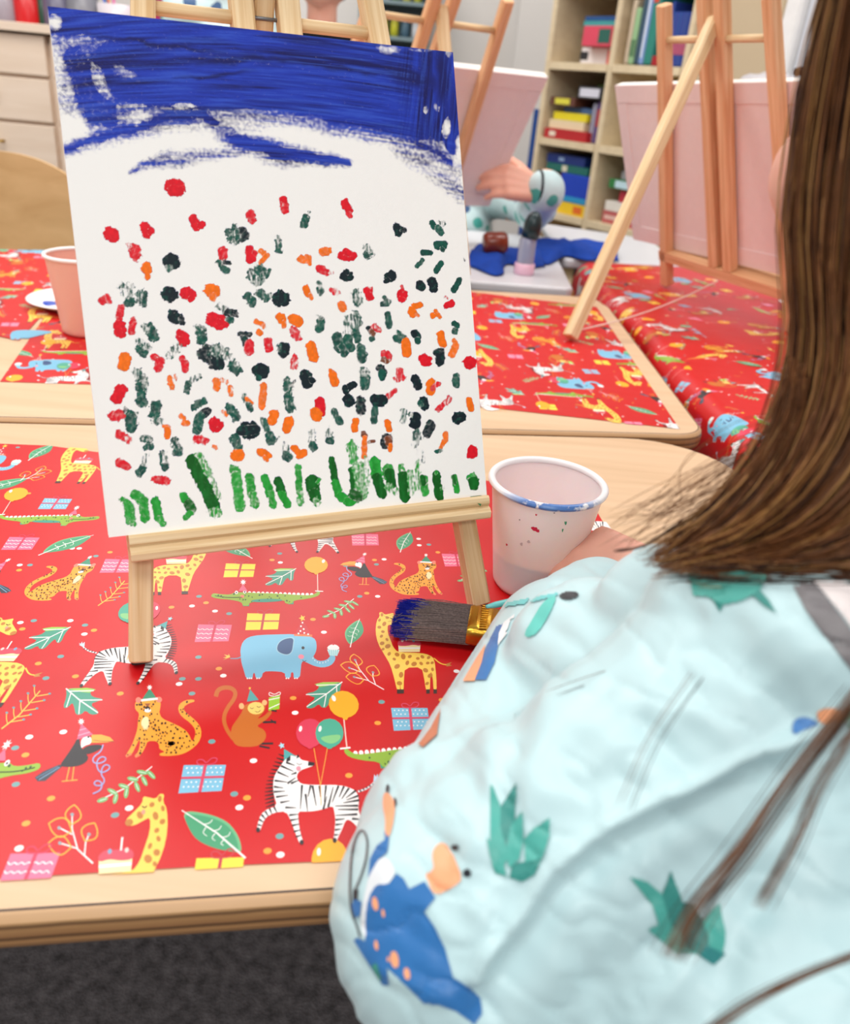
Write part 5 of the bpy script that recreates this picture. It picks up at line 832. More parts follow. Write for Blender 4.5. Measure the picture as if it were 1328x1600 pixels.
def legwear(name, P, F, K, root, m):
    C = [(a, ra + .008, b, rb + .008) for a, ra, b, rb in seated(P, F, K, 0)]; C = [C[0], C[1], C[3], C[4]]; S_ = Vector((0, 0, 1)).cross(Vector(F).normalized()); fuse('trousers', C + [(P, .098 * K, P + Vector((0, 0, .03 * K)), .092 * K), (P + S_ * .055 * K, .092 * K, P - S_ * .055 * K, .092 * K)], .007, 5, m, root)
    sh = seated(P, F, K, 0); fz = [(a, ra + .006, b, rb + .006) for a, ra, b, rb in (sh[2], sh[5])]
    for q in fz: fuse('shoe', [q], .006, 3, M_SHOE, root)
def stool(P, h, label):
    root = empty('low_stool', (P[0], P[1], 0), label, 'stool'); q = MB(); q.lathe((P[0], P[1], 0), [(.0005, h - .022), (.145, h - .022), (.15, h - .016), (.15, h - .004), (.145, h), (.0005, h)], n=40); q.build('seat', M_CHAIR, root, True)
    for i in range(4): a = PI / 4 + i * PI / 2; q = MB(); q.tube([(P[0] + .13 * math.cos(a), P[1] + .13 * math.sin(a), .0), (P[0] + .1 * math.cos(a), P[1] + .1 * math.sin(a), h - .021)], .011, 12); q.build('leg', M_STEEL, root, True)

# -- the girl in the foreground: back, shoulder, sleeve, hand, long hair
GF = Vector((-.34, .94, 0)).normalized(); GS = Vector((0, 0, 1)).cross(GF)     # GS to her left
HEAD = ad(1560, 190, .43); PEL = Vector((.345, .085, .40))
girl = empty('person', (PEL.x, PEL.y, 0), 'child seen from behind in the foreground, long brown hair and pale blue printed smock', 'person')
SH = ad(1185, 1050, .375); EL = ad(742, 1425, .395); WR = ad(985, 935, .575); SHR = SH + Vector((.235, .085, -.01)); CH = (SH + SHR) / 2 - Vector((0, 0, .07)) - GF * .015
ELR = SHR + Vector((.045, -.03, -.17)); WRR = Vector((.30, .215, .50))
NK = (SH + SHR) / 2 + Vector((0, 0, .03)); BE = []
hf = (ad(885, 878, .63) - WR).normalized()
BC = [(PEL, .085, CH, .080), (CH + GS * .045, .062, CH - GS * .045, .062), (SH + (SHR - SH) * .12, .036, SHR + (SH - SHR) * .12, .036), (NK, .034, HEAD - Vector((0, 0, .06)), .033), (SH, .036, EL, .026), (EL, .026, WR, .019), (SHR, .036, ELR, .026), (ELR, .026, WRR, .018), (PEL + GS * .05, .075, PEL - GS * .05, .075)]
BC += seated(PEL, GF, .92, 0)
hW = ad(1010, 892, .615)
BC += [(WR, .019, hW, .0165)] + hand(hW, (ad(948, 872, .622) - hW), (.05, -.45, .9), (-.3, -1, -.2), .98, (.55, .55, .3), (.8, .45, -.1)) + hand(WRR, (-.6, .3, -.3), (0, 0, 1), (.3, .9, 0), .86)
head_parts(HEAD, GF, (0, 0, 1), .078, girl, BC, BE)
fuse('body', BC, .0042, 4, M_SKIN, girl, BE)
legwear('trousers', PEL, GF, .92, girl, M_NAVY)
# smock: puffed sleeve, shoulder and back, with creases pushed into the cloth
SE = [(SH, .052, ad(1000, 1230, .372), .054), (ad(1000, 1230, .372), .054, EL, .060), (EL, .062, ad(818, 1195, .455), .055), (ad(818, 1195, .455), .055, ad(878, 1012, .525), .045), (ad(878, 1012, .525), .045, ad(935, 938, .565), .030),
      (ad(745, 1330, .415), .058, ad(1000, 1230, .40), .05), (ad(1130, 985, .365), .036, ad(1260, 1000, .355), .040), (ad(1040, 960, .41), .034, ad(1150, 1000, .38), .04), (ad(930, 1050, .45), .05, ad(1080, 1120, .40), .05), (ad(800, 1440, .40), .055, ad(1000, 1400, .40), .06),
      (SH, .05, SHR, .05), (PEL + Vector((0, 0, .035)), .118, CH, .098), (CH + GS * .055, .075, CH - GS * .055, .075), (ad(1060, 1450, .41), .07, CH - GF * .03, .09), (ad(900, 1560, .42), .06, ad(1200, 1560, .43), .09), (SHR, .05, ELR, .042), (ELR, .042, WRR + Vector((.03, 0, 0)), .032), (ad(1180, 1300, .40), .06, CH - GF * .02, .085)]
def crease(me):
    n = len(me.vertices); co = np.empty(n * 3, np.float32); me.vertices.foreach_get('co', co); co = co.reshape(-1, 3); no = np.empty(n * 3, np.float32); me.vertices.foreach_get('normal', no); no = no.reshape(-1, 3)
    Q = (co - np.array(CAM)) @ np.array(R3); z = np.minimum(Q[:, 2], -.05); X = 664 - FPX * Q[:, 0] / z; Y = 800 + FPX * Q[:, 1] / z
    d = np.zeros(n); front = (no * (np.array(CAM) - co)).sum(1) > 0
    def ridge(pts, wd, h):
        nonlocal d
        best = np.full(n, 1e9)
        for (x1, y1), (x2, y2) in zip(pts[:-1], pts[1:]):
            dx, dy = x2 - x1, y2 - y1; t = np.clip(((X - x1) * dx + (Y - y1) * dy) / (dx * dx + dy * dy), 0, 1); best = np.minimum(best, np.hypot(X - x1 - t * dx, Y - y1 - t * dy))
        d += h * np.exp(-(best / wd) ** 2) * front
    RG = [(745, 1530), (760, 1496), (816, 1430), (861, 1361), (900, 1328), (951, 1290), (1037, 1245), (1123, 1207), (1161, 1186), (1261, 1143), (1340, 1105)]
    ridge(RG, 13, .0050); ridge([(x + 14, y + 40) for x, y in RG], 30, -.0050); ridge([(x - 40, y - 50) for x, y in RG[2:]], 40, -.0012)
    ridge([(990, 1460), (1060, 1400), (1200, 1320)], 22, .002); ridge([(770, 1040), (765, 1200), (745, 1400), (770, 1560)], 22, .0016); ridge([(800, 1000), (800, 1160), (790, 1300)], 24, -.0016); ridge([(690, 1150), (740, 1230), (760, 1280)], 26, -.0022)
    ridge([(900, 1000), (860, 1100), (840, 1230)], 30, .0015); ridge([(1000, 1130), (1080, 1210)], 18, -.002); ridge([(980, 1080), (1120, 1120), (1300, 1220)], 20, .001)
    ridge([(1100, 1480), (1000, 1600)], 24, .002); ridge([(1200, 1380), (1140, 1500), (1120, 1600)], 26, -.0018); ridge([(930, 1370), (900, 1480), (940, 1580)], 22, -.0018); ridge([(640, 1200), (660, 1290), (700, 1330)], 20, -.0018); ridge([(600, 1520), (700, 1560)], 18, .0016)
    a = X * .8 + Y * .6; b_ = -X * .6 + Y * .8
    f1 = fbm(a / 120 + 3, b_ / 60, 61, 2) - .5; f2 = np.abs(fbm(b_ / 130, a / 75, 71, 2) - .5); w2_ = (fbm(co[:, 0] * 30, co[:, 1] * 30 + co[:, 2] * 22, 81, 2) - .5)
    cr1 = np.abs(fbm(a / 120 + 9, b_ / 60, 91, 2) - .5); d += (.0036 * f1 - .0042 * f2 + .0008 - .0009 * np.exp(-(cr1 / .05) ** 2)) * front + .0012 * w2_ * (1 - front)
    me.vertices.foreach_set('co', (co + no * d[:, None]).astype(np.float32).ravel()); me.update()
sm = fuse('smock', SE, .0022, 18, None, girl, (), crease)
M_SMOCK = vcol_mat('printed_nylon_smock', .42, 'print', 0); sb_ = M_SMOCK.node_tree.nodes['Principled BSDF']; sb_.inputs['Sheen Weight'].default_value = .15
sm.data.materials.append(M_SMOCK)
def smock_base(me):
    ca = me.color_attributes.new('print', 'FLOAT_COLOR', 'CORNER'); ca.data.foreach_set('color', np.tile(np.array(s2l((190, 220, 224)) + (1,), np.float32), len(me.loops)))
cE = crop(500, 1150, 3.32); cF = crop(900, 1050, 2.909); cG = crop(860, 600, 2.838); cH = crop(600, 660, 2.656)
DB, DO, DT, DTD, DW = (38, 110, 176), (244, 168, 122), (72, 168, 156), (46, 136, 128), (226, 232, 236)
ART = []
def art(fr, P, c, sm_=0): ART.append((fr(smooth_poly(P, sm_) if sm_ else P), c))
art(cE, [(300, 760), (340, 755), (360, 770), (400, 715), (435, 740), (465, 795), (545, 755), (600, 840), (545, 910), (600, 990), (650, 1100), (690, 1250), (780, 1300), (830, 1360), (840, 1440), (800, 1494), (700, 1420), (620, 1390), (540, 1380), (470, 1310), (350, 1200), (362, 1290), (330, 1290), (270, 1200), (180, 1060), (200, 1045), (240, 1065), (240, 950), (250, 850)], DB)
art(cE, [(250, 760), (270, 700), (310, 640), (350, 630), (395, 690), (390, 720), (355, 775), (300, 765), (255, 840), (240, 950), (247, 1065), (215, 1000), (222, 900)], DW, 1)
art(cE, [(255, 740), (265, 640), (300, 570), (340, 545), (340, 495), (362, 530), (352, 610), (310, 640), (275, 700)], DB)
art(cE, [(335, 300), (360, 295), (395, 360), (385, 450), (362, 535), (342, 510), (345, 430), (330, 370)], DO, 1)
art(cE, [(590, 590), (620, 560), (660, 560), (690, 610), (745, 740), (700, 780), (600, 835), (555, 745), (550, 715), (585, 705), (595, 680), (583, 630)], DO, 1)
for x, y, a, b_ in ((293, 870, 15, 35), (333, 917, 8, 22), (393, 1158, 21, 46), (455, 1232, 15, 32), (300, 1085, 10, 24), (362, 1158, 7, 14)): art(cE, ell_(x, y, a, b_, -.15), DO)
for x, y, a, b_ in ((357, 280, 8, 21), (392, 348, 8, 22), (705, 578, 21, 17), (766, 712, 22, 21)): art(cE, ell_(x, y, a, b_), (26, 30, 40))
art(cE, line_(crv([(188, 800), (215, 740), (245, 650), (254, 560), (240, 505), (215, 490), (188, 530), (166, 640), (160, 830), (172, 920), (215, 1040)], 3), 9), (30, 34, 44)); art(cE, [(180, 795), (205, 800), (200, 855), (178, 855)], (24, 26, 34)); art(cE, [(185, 845), (222, 860), (215, 930), (190, 940), (172, 880)], DB); art(cE, [(275, 1190), (300, 1175), (325, 1250), (320, 1270)], (60, 150, 130))
def agave(fr, Ls):
    for P, c in Ls: art(fr, smooth_poly(P, 0), c)
agave(cE, [([(890, 250), (935, 350), (960, 480), (975, 640), (940, 718), (905, 700), (880, 580)], DT), ([(1028, 240), (1022, 330), (1015, 430), (985, 520), (960, 560), (935, 470), (940, 370)], DTD), ([(1194, 425), (1196, 520), (1160, 640), (1070, 660), (1060, 540), (1120, 470)], DT), ([(1058, 388), (1062, 520), (1040, 640), (985, 690), (965, 600), (990, 470)], DT), ([(862, 530), (900, 560), (950, 640), (975, 730), (910, 712), (880, 620)], DT), ([(1160, 628), (1120, 720), (1050, 755), (985, 735), (1000, 665), (1080, 650)], DTD), ([(1040, 420), (1030, 560), (990, 660), (1010, 520)], DTD), ([(905, 300), (940, 460), (955, 600), (930, 480)], DTD), ([(1180, 450), (1130, 560), (1080, 640), (1110, 540)], DTD)])
agave(cF, [([(245, 930), (320, 950), (385, 1000), (420, 1120), (450, 1230), (380, 1170), (345, 1060)], DT), ([(430, 900), (480, 1040), (520, 1150), (500, 1260), (430, 1150), (388, 1010)], DTD), ([(325, 1165), (400, 1130), (500, 1200), (550, 1280), (460, 1282), (400, 1230)], DT), ([(650, 1050), (676, 1180), (662, 1280), (620, 1325), (550, 1270), (570, 1130)], DT), ([(480, 1040), (530, 1050), (600, 1200), (600, 1290), (520, 1270), (470, 1180)], (30, 112, 106)), ([(680, 1280), (620, 1328), (555, 1284), (590, 1240)], (36, 128, 128))])
agave(cG, [([(615, 850), (640, 800), (740, 790), (880, 820), (960, 860), (930, 925), (850, 965), (770, 980), (700, 950), (640, 940)], DT), ([(930, 915), (970, 960), (1005, 1020), (950, 985), (900, 940)], DTD), ([(700, 945), (770, 975), (755, 1012), (725, 965)], DTD), ([(640, 800), (700, 860), (800, 900), (760, 960), (680, 900), (625, 850)], DTD)])
art(cF, [(985, 295), (982, 230), (1010, 205), (1055, 202), (1112, 236), (1040, 262)], (74, 128, 190), 1); art(cF, [(1092, 190), (1110, 165), (1160, 160), (1215, 178), (1190, 225), (1115, 238)], DO, 1); art(cF, [(1205, 205), (1250, 160), (1290, 180), (1290, 260), (1250, 265)], (110, 178, 150), 1)
art(cH, ell_(770, 722, 42, 16, -.12), (40, 42, 48)); art(cH, [(722, 722), (690, 728), (655, 760), (620, 820), (585, 880), (600, 895), (640, 880), (690, 800)], (94, 198, 186), 1); art(cH, [(425, 770), (580, 738), (722, 712), (724, 722), (600, 755), (430, 780)], (110, 200, 200))
art(cH, [(500, 840), (470, 850), (430, 930), (380, 1070), (425, 1075), (460, 1000), (478, 920)], DB); art(cH, [(500, 835), (545, 800), (530, 860), (475, 930), (480, 880)], (238, 240, 242)); art(cH, [(425, 925), (395, 970), (330, 1080), (378, 1080), (410, 1000)], DO)
art(cI, [(690, 1110), (674, 1140), (655, 1165), (662, 1170), (684, 1150)], (196, 116, 80))
art(cG, [(1080, 900), (1170, 880), (1255, 985), (1390, 1170), (1390, 1340), (1210, 1110), (1130, 1000)], (118, 114, 116))
art(cG, [(1170, 878), (1300, 880), (1400, 930), (1400, 1170), (1262, 985)], (232, 222, 220))
def print_on(o, ART, step=2.0, eps=.0006):
    me = o.data; smock_base(me)
    vs = [v.co.copy() for v in me.vertices]; bvh = BVHTree.FromPolygons(vs, [tuple(p.vertices) for p in me.polygons]); V = []; F = []; C = []; cache = {}
    def hit(x, y):
        k = (round(x * 4), round(y * 4))
        if k not in cache:
            l, n, i, d = bvh.ray_cast(CAM, ray(x, y)); cache[k] = (l + n * eps, n, d) if l is not None and n.dot(ray(x, y)) < -.12 else None
        return cache[k]
    for li, (P, c) in enumerate(ART):
        xs = [p[0] for p in P]; ys = [p[1] for p in P]; y = math.floor(min(ys) / step) * step
        while y < max(ys):                     # spans of the shape, row by row, cut exactly at its outline
            ym = y + step / 2; xi = sorted((P[i - 1][0] + (P[i][0] - P[i - 1][0]) * (ym - P[i - 1][1]) / (P[i][1] - P[i - 1][1])) for i in range(len(P)) if (P[i - 1][1] > ym) != (P[i][1] > ym))
            for a, b in zip(xi[::2], xi[1::2]):
                n = max(1, int((b - a) / (step * 2))); xp = [a + (b - a) * i / n for i in range(n + 1)]
                for i in range(n):
                    hs = [hit(xp[i], y), hit(xp[i + 1], y), hit(xp[i + 1], y + step), hit(xp[i], y + step)]
                    if any(h is None for h in hs): continue
                    ds = [h[2] for h in hs]
                    if max(ds) - min(ds) > .012: continue
                    b0 = len(V); V.extend([h[0] + h[1] * (.00004 * (li % 12)) for h in hs]); F.append((b0 + 3, b0 + 2, b0 + 1, b0)); C.append(c)
            y += step
    bm = bmesh.new(); bm.from_mesh(me); cl = bm.loops.layers.float_color['print']; bv = [bm.verts.new(v) for v in V]
    for f, c in zip(F, C):
        cc = s2l(c) + (1,); ff = bm.faces.new([bv[i] for i in f]); ff.smooth = True
        for lp in ff.loops: lp[cl] = cc
    bm.to_mesh(me); bm.free()
    return bvh
BV = print_on(sm, ART)

# hair: a dark under-mass on the head plus combed strands
def strand_mesh(q, pts, r, n=3, mi=0):
    q.tube(pts, [r * .8] + [r] * (len(pts) - 2) + [r * .25], n, mi, False)
HM = [mat('brown_hair', (122, 74, 36), .42, .35, var=.35, scale=120), mat('light_brown_hair', (182, 132, 74), .40, .4, var=.3, scale=120), mat('dark_brown_hair', (54, 28, 12), .5, .25, var=.35, scale=120)]
def catmull(P, n):
    P = [Vector(p) for p in P]; P = [P[0] * 2 - P[1]] + P + [P[-1] * 2 - P[-2]]; out = []; m = len(P) - 3
    for k in range(n + 1):
        t = k / n * m; i = min(int(t), m - 1); f = t - i; a, b, c, d = P[i:i + 4]; out.append(.5 * ((2 * b) + (c - a) * f + (2 * a - 5 * b + 4 * c - d) * f * f + (3 * b - a - 3 * c + d) * f ** 3))
    return out
GU = [[(1318, -90, .385), (1268, 120, .37), (1246, 330, .36), (1258, 520, .355), (1222, 670, .35), (1140, 790, .345), (1052, 862, .345)],
      [(1345, -90, .37), (1305, 150, .36), (1282, 360, .35), (1290, 560, .345), (1250, 720, .34), (1170, 830, .338), (1085, 880, .34)],
      [(1400, -100, .36), (1370, 200, .35), (1345, 450, .34), (1330, 620, .335), (1270, 745, .33), (1180, 835, .333), (1080, 876, .338)],
      [(1480, -100, .355), (1460, 250, .345), (1430, 500, .335), (1385, 690, .33), (1295, 815, .325), (1180, 868, .33), (1066, 884, .336)],
      [(1580, -80, .355), (1570, 250, .345), (1540, 540, .335), (1480, 750, .33), (1370, 855, .325), (1240, 890, .325), (1110, 892, .332)],
      [(1700, -60, .36), (1700, 250, .35), (1680, 580, .34), (1600, 840, .335), (1460, 905, .33), (1300, 910, .325), (1150, 898, .33)],
      [(1860, 0, .38), (1860, 300, .37), (1840, 640, .36), (1740, 880, .35), (1560, 935, .34), (1370, 925, .33), (1200, 905, .328)]]
def hair():
    q = MB(); rr = random.Random(12); G3 = [[ad(*p) for p in g_] for g_ in GU]; n = len(G3)
    for i in range(4600):
        t = rr.random() ** 1.15 * (n - 1); a = min(int(t), n - 2); f = t - a; back = rr.random(); dep = .042 * back
        P = []; end = rr.uniform(.72, 1.0) if rr.random() < .45 else 1; j1, j2, ph = rr.gauss(0, 1), rr.gauss(0, 1), rr.uniform(0, 6); cl_ = math.sin(t * 23 + 1.3) * .0016
        for k in range(7):
            p = G3[a][k].lerp(G3[a + 1][k], f); d = (p - CAM).normalized(); w_ = .0022 * (1 + k * .45)
            p = p + d * (dep * (1 - .35 * k / 6) + .0 + .003 * math.sin(t * 11 + k * .7)) + Vector((j1, j2 * .4, -.2 * j2)) * w_ * .55 + Vector((math.sin(ph + k * .9), 0, math.cos(ph + k))) * (.0009 + .0004 * k) + Vector((cl_, 0, cl_)) * k * .5
            P.append(p)
        C = catmull(P, 17); C = C[:max(6, int(18 * end))]
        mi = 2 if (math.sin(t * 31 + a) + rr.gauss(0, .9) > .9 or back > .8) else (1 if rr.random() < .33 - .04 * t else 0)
        strand_mesh(q, C, rr.uniform(.00022, .00042), 3, mi)
    # flyaway strands over the table and over the smock
    for i in range(90):
        k0 = rr.uniform(0, 1); s0 = ad(1255 - 60 * k0 + rr.gauss(0, 8), 620 + 120 * k0, .352); e = ad(rr.uniform(930, 1120), rr.uniform(790, 868), .36); m_ = s0.lerp(e, .5) + Vector((rr.gauss(0, .006), 0, rr.gauss(-.004, .006))); strand_mesh(q, catmull([s0, m_, e], 10), .00016, 3, 0)
    for P in ([(1190, 735), (1110, 795), (1062, 822), (1090, 846), (1112, 858)], [(1200, 720), (1125, 780), (1064, 818), (1058, 830), (1104, 856)], [(1150, 800), (1075, 812), (1010, 850), (960, 862)], [(1230, 640), (1215, 740), (1180, 820), (1140, 850)]):
        for j in range(5): strand_mesh(q, catmull([ad(x + rr.gauss(0, 1.6), y + rr.gauss(0, 1.6), .35 + rr.gauss(0, .002)) for x, y in P], 16), .00026, 3, 2)
    for P, cnt, sp in (([(1345, 1080), (1250, 1200), (1160, 1330), (1090, 1420), (1050, 1500)], 34, 9), ([(1345, 1120), (1280, 1230), (1240, 1320), (1185, 1420)], 14, 7), ([(1345, 1488), (1260, 1520), (1170, 1565), (1090, 1620)], 16, 5), ([(1240, 560), (1232, 640), (1190, 720), (1140, 770)], 30, 10), ([(1080, 1050), (1010, 1150), (960, 1260)], 4, 12), ([(1250, 900), (1120, 1010), (960, 1060), (880, 1090)], 4, 14)):
        for j in range(cnt): o_ = rr.gauss(0, sp); dd = .285 + rr.gauss(0, .004) if P[0][1] > 1000 else .34; strand_mesh(q, catmull([ad(x + o_ * (1 + .15 * k) + rr.gauss(0, 2), y + o_ * .5, dd) for k, (x, y) in enumerate(P)], 14), .00016, 3, 0 if j % 3 else 2)
    # strands that clothe the crown and the far side
    for i in range(1500):
        th = rr.uniform(-PI, PI); S = GS; u_ = math.cos(th) * GF + math.sin(th) * S
        if math.cos(th) > .45: continue
        P = [HEAD + Vector((0, 0, .092)) + u_ * .01]
        for z_, rad in ((.07, .062), (.02, .086), (-.05, .09), (-.12, .085), (-.19, .09)): P.append(HEAD + u_ * rad * (1 + .03 * rr.random()) + Vector((0, 0, z_)) + Vector((rr.gauss(0, .002), rr.gauss(0, .002), 0)))
        if any(proj(p)[0] < 1330 for p in P): continue
        strand_mesh(q, catmull(P, 12), .0005, 3, rr.choice((0, 0, 1, 2)))
    o = q.build('long_hair', HM, girl, True); return o
hair()
fuse('hair_cap', [(HEAD - GF * .018 + Vector((0, 0, .022)), .084, HEAD - GF * .03 - Vector((0, 0, .02)), .080), (HEAD - GF * .03 - Vector((0, 0, .02)), .08, HEAD - GF * .035 - Vector((0, 0, .13)), .066)], .005, 4, HM[2], girl)
stool((PEL.x, PEL.y), .294, 'low wooden stool under the child in the foreground')

# -- children behind the far easels
def child(P, F, K, label, armL, armR, smockc, hairc, headz=None, lean=0, hand_dirs=None, standing=False, chest=None, trousers=M_NAVY, detail=.0055, hair_long=False, hk=.95):
    """armL/armR: (elbow, wrist, finger direction, back-of-hand, thumb side)"""
    F = Vector(F).normalized(); S = Vector((0, 0, 1)).cross(F); up = Vector((0, 0, 1)); root = empty('person', (P.x, P.y, 0), label, 'person')
    C = P + up * .20 * K + F * lean; SHL = C + up * .10 * K + S * .105 * K; SHr = C + up * .10 * K - S * .105 * K; H = C + up * .27 * K + F * .01; cap = [(P, .085 * K, C, .085 * K), (SHL, .04 * K, SHr, .04 * K), (C + up * .1 * K, .035 * K, H - up * .05 * K, .032 * K)]; el = []
    legs = seated(P, F, K, 0)
    if standing: legs = [q for s in (-1, 1) for q in ((P + S * s * .06 * K, .07 * K, Vector((P.x, P.y, .05)) + S * s * .07 * K, .035 * K), (Vector((P.x, P.y, .03)) + S * s * .07 * K, .03, Vector((P.x, P.y, .025)) + S * s * .07 * K + F * .12 * K, .024))]
    cap += legs
    for sh_, arm in ((SHL, armL), (SHr, armR)):
        e, w_, f_, nb2, sd = arm; cap += [(sh_, .036 * K, e, .027 * K), (e, .027 * K, w_, .019 * K)] + hand(w_, f_, nb2, sd, K * (hk if arm is armL else .95), (.22, .28, .2))
    head_parts(H, F, up, .084 * K, root, cap, el); fuse('body', cap, detail, 3, M_SKIN, root, el)
    sl = [(P, .1 * K, C, .1 * K), (SHL, .052 * K, SHr, .052 * K)]
    for sh_, arm in ((SHL, armL), (SHr, armR)):
        e, w_ = arm[0], arm[1]; wc = e.lerp(w_, .86); sl += [(sh_, .05 * K, e, .045 * K), (e, .045 * K, wc, .036 * K)]
    so = fuse('smock' if smockc else 'jumper', sl, .007, 8, smockc or mat('black_jersey', (26, 25, 29), .9, .1, var=.2), root)
    if standing: fuse('trousers', [(a, ra + .01, b, rb + .012) for a, ra, b, rb in (legs[0], legs[2])], .008, 4, trousers, root); [fuse('shoe', [(a, ra + .008, b, rb + .008)], .007, 3, M_SHOE, root) for a, ra, b, rb in (legs[1], legs[3])]
    else: legwear('trousers', P, F, K, root, trousers)
    hc = [(H - F * .02 * K + up * .02 * K, .086 * K, H - F * .03 * K, .084 * K)] + ([(H - F * .04 * K, .08 * K, H - F * .05 * K - up * .16 * K, .06 * K)] if hair_long else [])
    fuse('hair', hc, .006, 4, hairc, root)
    return root, so
def smock_mat():
    m = bpy.data.materials.new('printed_smock_cloth'); m.use_nodes = True; N = m.node_tree.nodes; L = m.node_tree.links; b = N['Principled BSDF']; b.inputs['Roughness'].default_value = .45
    tc = N.new('ShaderNodeTexCoord'); v = N.new('ShaderNodeTexVoronoi'); v.inputs['Scale'].default_value = 17; L.new(tc.outputs['Object'], v.inputs['Vector']); n = N.new('ShaderNodeTexNoise'); n.inputs['Scale'].default_value = 40; L.new(tc.outputs['Object'], n.inputs['Vector'])
    ad_ = N.new('ShaderNodeMath'); ad_.operation = 'MULTIPLY_ADD'; ad_.inputs[1].default_value = .3; L.new(n.outputs[0], ad_.inputs[0]); L.new(v.outputs['Distance'], ad_.inputs[2]); th = N.new('ShaderNodeMath'); th.operation = 'LESS_THAN'; th.inputs[1].default_value = .46; L.new(ad_.outputs[0], th.inputs[0])
    sp = N.new('ShaderNodeSeparateColor'); L.new(v.outputs['Color'], sp.inputs[0]); cr = N.new('ShaderNodeValToRGB'); cr.color_ramp.interpolation = 'CONSTANT'; e = cr.color_ramp.elements; e[0].color = s2l(DT) + (1,); e[1].position = .45; e[1].color = s2l((44, 84, 130)) + (1,); q = e.new(.7); q.color = s2l(DO) + (1,); q = e.new(.82); q.color = s2l(DTD) + (1,); L.new(sp.outputs[0], cr.inputs[0])
    mx = N.new('ShaderNodeMix'); mx.data_type = 'RGBA'; L.new(th.outputs[0], mx.inputs[0]); mx.inputs[6].default_value = s2l((196, 220, 222)) + (1,); L.new(cr.outputs[0], mx.inputs[7]); L.new(mx.outputs[2], b.inputs['Base Color']); return m
MSM = smock_mat()
# the one whose hand holds the canvas of the middle easel
HW = ad(838, 296, 2.20); Pk = Vector((.03, 2.68, .36)); Ew = HW + Vector((.035, .17, -.06))
HN = [(HW, .0235, HW + Vector((-.02, 0, 0)), .0235)]
cr2, so2 = child(Pk, (-.1, -1, 0), 1.0, 'child hidden behind the middle easel, blue printed sleeve and one hand holding the canvas', (Ew, HW, (-1, -.20, .16), (-.05, -.8, .6), (.1, .3, 1)), (Vector((-.12, 2.56, .58)), Vector((-.06, 2.44, .62)), (0, -1, 0), (0, 0, 1), (1, 0, 0)), MSM, HM[0], detail=.0045, hk=1.7)
ax = (HW - Ew).normalized(); q = MB(); hx = Vector((-1, -.2, .05)).normalized(); q.lathe(HW - hx * .004, [(.033, -.008), (.046, -.005), (.046, .005), (.033, .008)], ax=hx, n=28); q.build('elastic_cuff', mat('black_elastic', (24, 24, 30), .8), cr2, True)
q = fuse('sleeve', [(HW - hx * .022 + Vector((0, 0, -.004)), .050, HW - hx * .012, .042), (HW - hx * .022, .050, Ew + Vector((-.02, 0, -.01)), .052)], .0045, 4, MSM, cr2)
stool((Pk.x, Pk.y), .255, 'low stool behind the middle easel')
P3 = Vector((1.14, 1.86, .40)); W3 = ad(1290, 318, 1.93)
child(P3, (-.9, -.3, 0), .95, 'child sitting behind the canvas on the right easel, almost hidden', (Vector((1.02, 1.72, .70)), W3, (-1, -.2, .1), (-.3, -.8, .5), (0, .2, 1)), (Vector((1.06, 2.0, .62)), Vector((.96, 2.0, .66)), (-1, 0, 0), (0, 0, 1), (0, -1, 0)), MSM, HM[2], detail=.006)
stool((P3.x, P3.y), .295, 'low stool behind the right easel')
# grown-up in black behind the near painting, and a child in a smock to their left
Pa = Vector((-.405, 2.60, .655)); nlr = mat('tan_skin', (190, 134, 112), .55, .3, var=.05, sss=.15)
child(Pa, (0, -1, 0), 1.22, 'person in a black top standing behind the top edge of the flower painting', (Pa + Vector((.17, .0, .16)), Pa + Vector((.15, -.16, .05)), (0, -1, 0), (0, 0, 1), (-1, 0, 0)), (Pa + Vector((-.17, .0, .16)), Pa + Vector((-.15, -.16, .05)), (0, -1, 0), (0, 0, 1), (1, 0, 0)), None, HM[2], standing=True, detail=.006)
Pb = Vector((-.665, 2.54, .775)); child(Pb, (.2, -1, 0), 1.0, 'child in a pale blue smock standing by the drawers, seen between the easel bars', (Pb + Vector((.15, 0, .12)), Pb + Vector((.12, -.14, .06)), (0, -1, 0), (0, 0, 1), (-1, 0, 0)), (Pb + Vector((-.15, 0, .12)), Pb + Vector((-.12, -.14, .06)), (0, -1, 0), (0, 0, 1), (1, 0, 0)), MSM, HM[0], standing=True, detail=.006)
# ------------------------------------------------------------------ things behind
M_BRASS = mat('brass_handle', (206, 170, 86), .3, metal=.9)
# plywood chair at the left
ch = empty('school_chair', (-1.0, 1.98, 0), 'light plywood school chair with a rounded back beyond the left paper', 'chair')
q = MB(); A = []; yb = 1.93
def backp(x, z, t): return Vector((-1.03 + x, yb + .55 * x * x - (0) + t - (z - .6) * -.12, z))
nx, nz = 20, 12; vs = []
for t in (0, .010):
    for j in range(nz + 1):
        for i in range(nx + 1):
            xx = -1 + 2 * i / nx; hw = .205; top = .745 - .075 * abs(xx) ** 2.6; bot = .40; vs.append(backp(xx * hw, bot + (top - bot) * j / nz, t))
n1 = (nx + 1) * (nz + 1); fs = []
for j in range(nz):
    for i in range(nx): a = j * (nx + 1) + i; fs.append([a, a + 1, a + nx + 2, a + nx + 1]); fs.append([n1 + a, n1 + a + nx + 1, n1 + a + nx + 2, n1 + a + 1])
for i in range(nx): a = nz * (nx + 1) + i; fs.append([a, a + 1, n1 + a + 1, n1 + a]); fs.append([i + 1, i, n1 + i, n1 + i + 1])
for j in range(nz): a = j * (nx + 1); b = a + nx; fs.append([a, a + nx + 1, n1 + a + nx + 1, n1 + a]); fs.append([b + nx + 1, b, n1 + b, n1 + b + nx + 1])
